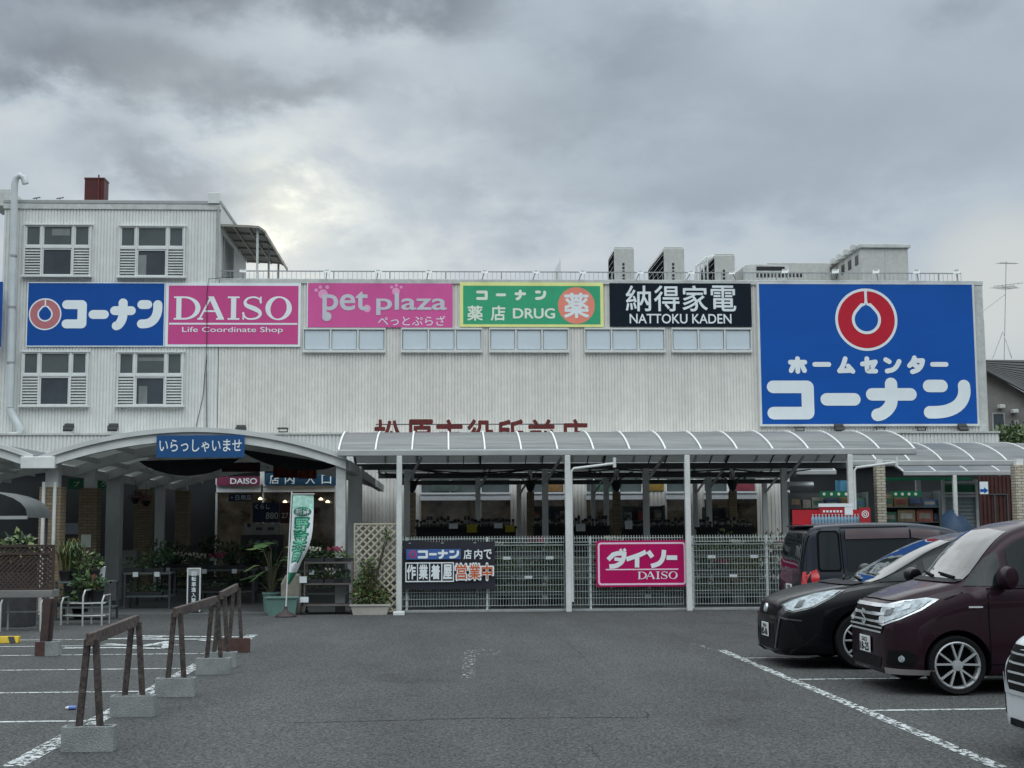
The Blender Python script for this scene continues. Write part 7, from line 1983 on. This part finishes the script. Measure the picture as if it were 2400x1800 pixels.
def plate(root, B, x_hint, y, z, tilt, front=True, txt=('530', '18-25'), w=.33, h=.165):
    P_ = FRONT_P if front else REAR_P
    loc, nor = B.hit(*P_(y, z)); sgx = -1 if front else 1
    x = loc.x + sgx * .022
    mb = MB(); mb.box(x - .006, x + .006, y - w / 2, y + w / 2, z - h / 2, z + h / 2); p = mb.build('number_plate', PLATE, root, bevel=.004)
    mb = MB(); t = MB(); text_mb(txt[0], -.09, .09, .025, .065, 0, .01, mb=t); text_mb(txt[1], -.14, .14, -.065, .012, 0, .03, mb=t)
    # lettering faces -Y in text space: turn it to face along the car's nose
    mb.add([Vector((x + sgx * .009, -v.x if front else v.x, z + v.z)) + Vector((0, y, 0)) for v in t.v], t.f); mb.build('plate_lettering', PLTX, p)

# ---- maroon tall compact, nose to the left
def det_solio(B, root, body, pp, sp):
    Wd = sp['W']
    # windscreen and side glass
    pp('windscreen', [(-.60, 1.12), (.60, 1.12), (.585, 1.30), (.52, 1.595), (0, 1.625), (-.52, 1.595), (-.585, 1.30)], FRONT_P, CSCREEN, .006)
    for sg in (-1, 1):
        S_ = SIDE_P(sg)
        pp('side_window', [(.78, 1.06), (1.10, 1.06), (1.15, 1.10), (1.15, 1.36), (1.12, 1.40), (1.02, 1.33), (.90, 1.20)], S_, CGLASS, .006)
        pp('side_window', [(1.22, 1.07), (2.02, 1.06), (2.02, 1.56), (1.50, 1.56), (1.34, 1.50), (1.22, 1.42)], S_, CGLASS, .006)
        pp('side_window', [(2.10, 1.06), (2.85, 1.07), (2.85, 1.55), (2.10, 1.56)], S_, CGLASS, .006)
        pp('side_window', [(2.93, 1.08), (3.40, 1.12), (3.36, 1.50), (2.93, 1.54)], S_, CGLASS, .006)
        mb = MB()
        for pts in ([(.985, .30), (.975, .70), (.985, 1.04)], [(2.06, .28), (2.06, 1.04)], [(2.94, .62), (2.92, 1.04)], [(.985, .30), (2.6, .27)], [(.985, 1.035), (3.42, 1.06)]): lines(B, mb, pts, .012, S_)
        lines(B, mb, [(.74, 1.0), (.55, .93)], .010, S_)
        mb.build('panel_gap', SEAM, root)
        for xx in (1.90, 2.80):
            loc, n = B.hit((xx, 3 * sg, .90), (0, -sg, 0)); mb = MB(); mb.box(xx - .10, xx + .10, loc.y - .01 * sg, loc.y + .035 * sg, .885, .92); mb.build('door_handle', sp['paint'], root, bevel=.012)
        loc, n = B.hit((.85, 3 * sg, .86), (0, -sg, 0)); mb = MB(); mb.box(.78, .92, loc.y - .005, loc.y + .008 * sg, .852, .868); mb.build('side_badge', CHROME, root)
        # headlamps wrap round the corner
        Cn = CORNER_P(sg, 52, .0, .36)
        out = [(.02, .68), (.10, .665), (.30, .735), (.50, .83), (.64, .935), (.50, .945), (.28, .915), (.06, .865)]
        h = pp('headlight', out, Cn, LENS_E, .006, None, .03)
        inn = [(.05, .70), (.12, .69), (.30, .755), (.47, .84), (.575, .92), (.48, .925), (.29, .90), (.08, .845)]
        pp('lens', inn, Cn, LENS, .012, h, .03)
        pp('lens_dark', [(.10, .75), (.20, .77), (.21, .83), (.12, .82)], Cn, LENS_D, .018, h, .03)
        pp('lens_dark', [(.30, .81), (.38, .835), (.39, .88), (.31, .87)], Cn, LENS_E, .018, h, .03)
        # fog lamp in a dark pocket, lower bumper corner
        Cl = CORNER_P(sg, 50, .0, .30)
        pp('fog_pocket', [(.18, .29), (.46, .29), (.52, .38), (.42, .44), (.22, .43)], Cl, TRIMB, .006, None, .03)
        loc, n = B.hit(*Cl(.36, .355)); mb = MB(); mb.lathe([(.034, 0), (.030, .012), (.01, .016)], (0, 0, 0), 16); q = n.to_track_quat('Z', 'Y').to_matrix(); mb.v = [loc + n * .008 + q @ v for v in mb.v]; mb.build('fog_lamp', LENS, root, smooth=True)
        pp('bumper_skirt', [(.22, .205), (.66, .205), (.70, .255), (.22, .262)], CORNER_P(sg, 48, .0, .22), mat('skirt_silver', (.40, .37, .36), rough=.35, metal=.5), .012)
        pp('wheel_arch_trim', [(2.98, .62), (3.22, .62), (3.22, .25), (2.98, .2)], S_, sp['paint'], .002)
        # tail lamp
        pp('tail_light', [(3.50, .80), (3.68, .80), (3.66, 1.20), (3.50, 1.16)], S_, TAIL, .006)
    pp('rear_window', [(-.58, 1.10), (.58, 1.10), (.53, 1.52), (-.53, 1.52)], REAR_P, CGLASS, .006)
    # grille: dark field with chrome bars and emblem
    g = pp('grille', [(-.50, .60), (.50, .60), (.56, .68), (.54, .855), (-.54, .855), (-.56, .68)], FRONT_P, TRIMB, .005)
    for z, hh, ww in ((.855, .032, .56), (.775, .03, .55), (.70, .022, .555), (.645, .018, .52), (.60, .018, .50)):
        pp('grille_bar', [(-ww, z - hh / 2), (ww, z - hh / 2), (ww, z + hh / 2), (-ww, z + hh / 2)], FRONT_P, CHROME, .016, g)
    loc, n = B.hit(*FRONT_P(0, .735)); mb = MB()
    q = [(.06, .055), (-.02, .07), (-.065, .03), (.065, -.03), (.02, -.07), (-.06, -.055)]
    t = MB(); ribbon(t, [(a, b) for a, b in q], .024, 0, False); mb.add([Vector((loc.x - .03, -v.x, .735 + v.z)) for v in t.v], t.f); mb.build('emblem', CHROME, g)
    pp('lower_intake', [(-.42, .24), (.42, .24), (.48, .35), (-.48, .35)], FRONT_P, TRIMB, .006)
    plate(root, B, 0, 0, .455, 0, True, ('502', '18-25'))
    mirror(root, B, 1.16, 1.12, Wd, sp['paint'], 1.3)
    # wipers and cowl
    pp('cowl', [(-.60, 1.085), (.60, 1.085), (.60, 1.118), (-.60, 1.118)], FRONT_P, TRIMB, .012)
    for a, b in ((-.50, .02), (.02, .52)):
        mb = MB(); p0, n0 = B.hit(*FRONT_P(a, 1.115)); p1, n1 = B.hit(*FRONT_P(b, 1.155)); mb.bar(p0 + n0 * .03, p1 + n1 * .025, .02, .02); mb.build('wiper', TRIMB, root)
    mb = MB(); lines(B, mb, [(-.62, .905), (0, .915), (.62, .905)], .010, FRONT_P); mb.build('panel_gap', SEAM, root)
SOL = dict(W=.81, r=.292, rim=.232, wheels=(.655, 3.13), spokes=5, paint=paint_mat('paint_maroon', rgb('2a1920'), .3), detail=det_solio, st=[
    (0.00, .52, .22, .66, .50, .80, .34), (.03, .62, .19, .70, .60, .86, .42), (.09, .70, .18, .74, .67, .91, .48), (.20, .765, .175, .80, .72, .955, .54), (.40, .80, .19, .90, .755, 1.02, .60),
    (.62, .81, .18, .97, .765, 1.075, .64), (.78, .81, .18, 1.0, .77, 1.13, .655), (1.02, .81, .18, 1.01, .775, 1.38, .66), (1.28, .81, .18, 1.02, .775, 1.60, .655), (1.50, .81, .18, 1.02, .775, 1.68, .65), (2.0, .81, .18, 1.03, .775, 1.735, .655),
    (2.7, .81, .18, 1.05, .775, 1.74, .65), (3.3, .805, .19, 1.07, .765, 1.70, .63), (3.55, .79, .20, 1.08, .745, 1.62, .60), (3.66, .765, .24, 1.08, .72, 1.50, .57), (3.71, .72, .30, 1.0, .68, 1.2, .54)])
mx = PX(2035, 14.15, 1520)
make_car('parked_car', 'maroon tall compact car with chrome grille and alloy wheels', SOL, (mx, 14.18, 0))

# ---- black raked hatchback behind it, nose to the left
def det_prius(B, root, body, pp, sp):
    pp('windscreen', [(-.66, 1.00), (0, .98), (.66, 1.00), (.62, 1.20), (.53, 1.47), (0, 1.50), (-.53, 1.47), (-.62, 1.20)], FRONT_P, CSCREEN, .006)
    for sg in (-1, 1):
        S_ = SIDE_P(sg)
        pp('side_window', [(1.18, 1.00), (1.62, 1.02), (1.66, 1.06), (1.66, 1.21)], S_, CGLASS, .006)
        pp('side_window', [(1.74, 1.03), (2.55, 1.06), (2.55, 1.44), (2.20, 1.42), (1.74, 1.26)], S_, CGLASS, .006)
        pp('side_window', [(2.63, 1.07), (3.45, 1.12), (3.40, 1.40), (2.63, 1.45)], S_, CGLASS, .006)
        mb = MB()
        for pts in ([(1.42, .3), (1.42, .85), (1.5, 1.0)], [(2.59, .3), (2.59, 1.04)], [(1.42, .3), (3.3, .28)]): lines(B, mb, pts, .012, S_)
        mb.build('panel_gap', SEAM, root)
        Cn = CORNER_P(sg, 58, .0, .34)
        h = pp('headlight', [(.12, .735), (.22, .665), (.34, .655), (.56, .71), (.76, .83), (.87, .91), (.72, .915), (.50, .875), (.28, .805)], Cn, LENS_D, .006, None, .03)
        pp('lens', [(.16, .735), (.24, .68), (.34, .672), (.54, .72), (.73, .83), (.82, .90), (.72, .902), (.51, .862), (.30, .795)], Cn, LENS, .012, h, .03)
        pp('lens_dark', [(.34, .70), (.43, .725), (.45, .79), (.37, .775)], Cn, LENS_D, .018, h, .03)
        Cl = CORNER_P(sg, 48, .0, .26)
        pp('bumper_vent', [(.16, .22), (.52, .26), (.54, .34), (.42, .54), (.26, .56)], Cl, TRIMB, .006)
        pp('vent_edge', [(.10, .22), (.13, .22), (.245, .58), (.52, .555), (.525, .57), (.22, .60)], Cl, mat('trim_dark_gloss', (.05, .05, .055), rough=.2, coat=.5), .012)
        pp('skirt', [(.0, .145), (.70, .15), (.72, .19), (.0, .19)], Cl, sp['paint'], .015)
        pp('tail_light', [(4.3, .80), (4.5, .80), (4.5, 1.1), (4.3, 1.0)], S_, TAIL, .006)
        loc, n = B.hit((2.40, 3 * sg, .92), (0, -sg, 0)); mb = MB(); mb.box(2.3, 2.5, loc.y - .01 * sg, loc.y + .03 * sg, .905, .94); mb.build('door_handle', sp['paint'], root, bevel=.012)
    pp('grille', [(-.40, .60), (.40, .60), (.50, .70), (.30, .73), (-.30, .73), (-.50, .70)], FRONT_P, TRIMB, .005)
    pp('lower_intake', [(-.40, .20), (.40, .20), (.34, .50), (-.34, .50)], FRONT_P, TRIMB, .005)
    loc, n = B.hit(*FRONT_P(0, .68)); mb = MB(); mb.lathe([(.055, -.01), (.05, .015)], (0, 0, 0), 20); q = Vector((-1, 0, .2)).to_track_quat('Z', 'Y').to_matrix(); mb.v = [loc + Vector((-.012, 0, 0)) + q @ v for v in mb.v]; mb.build('emblem', CHROME, root, smooth=True)
    plate(root, B, 0, 0, .42, 0, True, ('300', '85-06'))
    mirror(root, B, 1.55, 1.06, .86, sp['paint'])
    pp('rear_window', [(-.6, 1.05), (.6, 1.05), (.52, 1.38), (-.52, 1.38)], REAR_P, CGLASS, .006)
    pp('cowl', [(-.66, .965), (.66, .965), (.66, .995), (-.66, .995)], FRONT_P, TRIMB, .012)
    for a, b in ((-.55, .05), (.02, .58)):
        mb = MB(); p0, n0 = B.hit(*FRONT_P(a, .995)); p1, n1 = B.hit(*FRONT_P(b, 1.02)); mb.bar(p0 + n0 * .03, p1 + n1 * .025, .02, .02); mb.build('wiper', TRIMB, root)
PRI = dict(W=.875, r=.325, rim=.235, wheels=(.93, 3.70), spokes=5, paint=paint_mat('paint_black', rgb('0b0b0f'), .3), detail=det_prius, st=[
    (0.0, .46, .19, .56, .44, .66, .30), (.03, .60, .16, .60, .57, .74, .44), (.10, .72, .15, .66, .68, .80, .52), (.25, .80, .15, .74, .75, .855, .60), (.50, .855, .16, .83, .80, .92, .66),
    (.85, .872, .17, .91, .815, .98, .70), (1.12, .875, .17, .95, .82, 1.015, .72), (1.5, .875, .17, .98, .82, 1.21, .68), (1.9, .875, .17, 1.0, .82, 1.41, .64), (2.25, .875, .17, 1.02, .82, 1.53, .62), (2.7, .875, .17, 1.04, .82, 1.59, .62),
    (3.3, .875, .17, 1.06, .82, 1.58, .61), (3.9, .865, .18, 1.08, .80, 1.48, .58), (4.3, .84, .20, 1.08, .76, 1.32, .55), (4.5, .80, .28, 1.02, .72, 1.15, .52), (4.58, .74, .36, .9, .66, .98, .48)])
px_ = PX(1800, 16.75, 1480)
make_car('parked_car', 'black raked hatchback with its nose behind the maroon car', PRI, (px_, 16.8, 0))

# ---- dark grey wagon, tail to the left
def det_van(B, root, body, pp, sp):
    pp('windscreen', [(-.62, 1.05), (.62, 1.05), (.55, 1.52), (-.55, 1.52)], FRONT_P, CSCREEN, .006)
    pp('rear_window', [(-.60, 1.04), (.60, 1.04), (.57, 1.56), (-.57, 1.56)], REAR_P, CGLASS, .006)
    VIS = mat('visor_smoke', (.075, .05, .055), rough=.15, var=.2, coat=.5)
    for sg in (-1, 1):
        S_ = SIDE_P(sg)
        pp('window_surround', [(3.50, 1.00), (3.80, 1.00), (3.83, 1.05), (3.81, 1.56), (3.77, 1.60), (3.52, 1.60), (3.48, 1.55), (3.48, 1.05)], S_, SEAM, .004)
        pp('side_window', [(3.52, 1.03), (3.78, 1.03), (3.80, 1.07), (3.78, 1.54), (3.75, 1.575), (3.54, 1.575), (3.51, 1.54), (3.50, 1.07)], S_, CGLASS, .007)
        pp('side_window', [(2.48, 1.02), (3.38, 1.00), (3.40, 1.06), (3.38, 1.58), (2.48, 1.60)], S_, CGLASS, .006)
        pp('side_window', [(1.50, 1.02), (2.40, 1.02), (2.40, 1.60), (1.98, 1.56), (1.50, 1.24)], S_, CGLASS, .006)
        pp('window_visor', [(2.44, 1.485), (3.40, 1.47), (3.39, 1.605), (2.44, 1.625)], S_, VIS, .03)
        pp('window_visor', [(1.92, 1.42), (2.41, 1.49), (2.41, 1.62), (1.98, 1.58)], S_, VIS, .03)
        mb = MB()
        for pts in ([(3.44, .3), (3.46, 1.62)], [(2.44, .3), (2.44, 1.0)], [(2.44, 1.655), (3.46, 1.64)], [(1.4, .3), (1.42, 1.0)]): lines(B, mb, pts, .014, S_)
        mb.build('panel_gap', SEAM, root)
        tl = pp('tail_light', [(3.83, .80), (3.925, .79), (3.94, .90), (3.92, 1.01), (3.85, 1.035), (3.82, .94)], S_, TAIL, .012, None, .02)
        pp('lens', [(3.85, .79), (3.915, .785), (3.92, .82), (3.845, .83)], S_, LENS, .018, tl, .02)
        pp('headlight', [(.05, .68), (.5, .74), (.55, .88), (.1, .80)], S_, LENS, .006)
    for y in (-.72, .72): pp('tail_lamp_column', [(y - .05, .62), (y + .05, .62), (y + .05, 1.0), (y - .05, 1.0)], REAR_P, TAIL, .008)
    mb = MB(); lines(B, mb, [(-.66, .5), (-.64, 1.62), (.64, 1.62), (.66, .5)], .014, REAR_P); mb.build('panel_gap', SEAM, root)
    plate(root, B, 0, 0, .72, 0, False, ('580', '41-07'))
    mirror(root, B, 1.42, 1.08, .84, sp['paint'])
    mb = MB(); mb.box(3.80, 3.96, -.5, .5, 1.655, 1.685); mb.build('roof_spoiler', sp['paint'], root, bevel=.012)
    loc, n = B.hit((3.35, -3, .9), (0, 1, 0)); mb = MB(); mb.box(3.2, 3.4, loc.y - .03, loc.y + .01, .9, .935); mb.build('door_handle', sp['paint'], root, bevel=.01)
VAN = dict(W=.845, r=.30, rim=.205, wheels=(.82, 3.36), spokes=6, paint=paint_mat('paint_dark_grey', rgb('22262f'), .2), detail=det_van, st=[
    (0.0, .55, .28, .62, .52, .76, .40), (.05, .68, .24, .68, .64, .84, .50), (.2, .78, .2, .78, .74, .93, .58), (.5, .83, .19, .90, .79, 1.01, .66), (.85, .845, .18, .96, .80, 1.08, .70), (1.15, .845, .18, .98, .805, 1.28, .69),
    (1.5, .845, .18, .98, .805, 1.52, .68), (1.85, .845, .18, .98, .805, 1.655, .68), (2.4, .845, .18, .98, .805, 1.715, .69), (3.0, .845, .18, .98, .805, 1.72, .69), (3.6, .84, .19, .98, .80, 1.70, .68), (3.86, .825, .20, .98, .785, 1.66, .66),
    (3.96, .80, .24, .96, .765, 1.56, .64), (4.02, .76, .30, .92, .73, 1.25, .62), (4.05, .70, .36, .85, .68, 1.0, .60)])
VY = 19.9 + .845
vx = PX(1840, VY + .3, 1330)
make_car('parked_car', 'dark grey boxy wagon with red tail lamp facing away to the right', VAN, (vx + 4.05, VY, 0), math.pi)

# ---- white car, only its nose in the frame
def det_white(B, root, body, pp, sp):
    pp('windscreen', [(-.60, 1.02), (.60, 1.02), (.52, 1.44), (-.52, 1.44)], FRONT_P, CSCREEN, .006)
    for sg in (-1, 1):
        S_ = SIDE_P(sg)
        pp('side_window', [(1.45, 1.0), (2.3, 1.02), (2.3, 1.42), (1.9, 1.40), (1.45, 1.2)], S_, CGLASS, .006)
        pp('side_window', [(2.38, 1.02), (3.2, 1.06), (3.1, 1.38), (2.38, 1.43)], S_, CGLASS, .006)
        h = pp('headlight', [(.10, .74), (.3, .72), (.62, .80), (.72, .90), (.4, .88), (.14, .83)], CORNER_P(sg, 55, 0, .36), LENS_D, .006)
        pp('lens', [(.14, .76), (.3, .745), (.58, .815), (.66, .88), (.4, .86), (.17, .815)], CORNER_P(sg, 55, 0, .36), LENS, .010, h)
        pp('bumper_vent', [(.22, .28), (.45, .30), (.44, .42), (.24, .44)], CORNER_P(sg, 48, 0, .3), TRIMB, .006)
        pp('tail_light', [(3.9, .8), (4.1, .8), (4.1, 1.1), (3.9, 1.0)], S_, TAIL, .006)
        mb = MB()
        for pts in ([(1.36, .3), (1.36, 1.0)], [(2.34, .3), (2.34, 1.0)]): lines(B, mb, pts, .012, S_)
        mb.build('panel_gap', SEAM, root)
    g = pp('grille', [(-.50, .47), (.50, .47), (.58, .60), (.50, .80), (-.50, .80), (-.58, .60)], FRONT_P, TRIMB, .006)
    pp('grille_bar', [(-.55, .445), (.55, .445), (.62, .58), (.59, .59), (.53, .475), (-.53, .475), (-.59, .59), (-.62, .58)], FRONT_P, CHROME, .018, g)
    for z in (.53, .60, .67, .74): pp('grille_bar', [(-.5, z - .008), (.5, z - .008), (.5, z + .008), (-.5, z + .008)], FRONT_P, CHROME, .012, g)
    plate(root, B, 0, -.0, .37, 0, True, ('501', '58-13'))
    pp('lower_intake', [(-.55, .17), (.55, .17), (.50, .27), (-.50, .27)], FRONT_P, TRIMB, .006)
    mirror(root, B, 1.4, 1.05, .85, sp['paint'])
WHT = dict(W=.86, r=.31, rim=.22, wheels=(.88, 3.45), spokes=5, paint=paint_mat('paint_white', (.66, .69, .70), .05), detail=det_white, st=[
    (0.0, .54, .22, .60, .52, .78, .40), (.03, .66, .19, .64, .63, .83, .50), (.10, .75, .17, .70, .70, .87, .56), (.25, .81, .17, .78, .76, .92, .62), (.55, .85, .17, .86, .79, .98, .68), (.95, .86, .17, .93, .80, 1.03, .70), (1.4, .86, .17, .95, .80, 1.25, .66),
    (1.9, .86, .17, .98, .80, 1.47, .61), (2.5, .86, .17, 1.0, .80, 1.52, .61), (3.2, .86, .18, 1.03, .79, 1.47, .59), (3.8, .84, .2, 1.05, .76, 1.30, .55), (4.1, .8, .28, 1.0, .72, 1.1, .52), (4.18, .74, .36, .9, .66, .98, .5)])
wx = 4.12
make_car('parked_car', 'white car at the right edge showing only its nose', WHT, (wx, 9.45, 0))
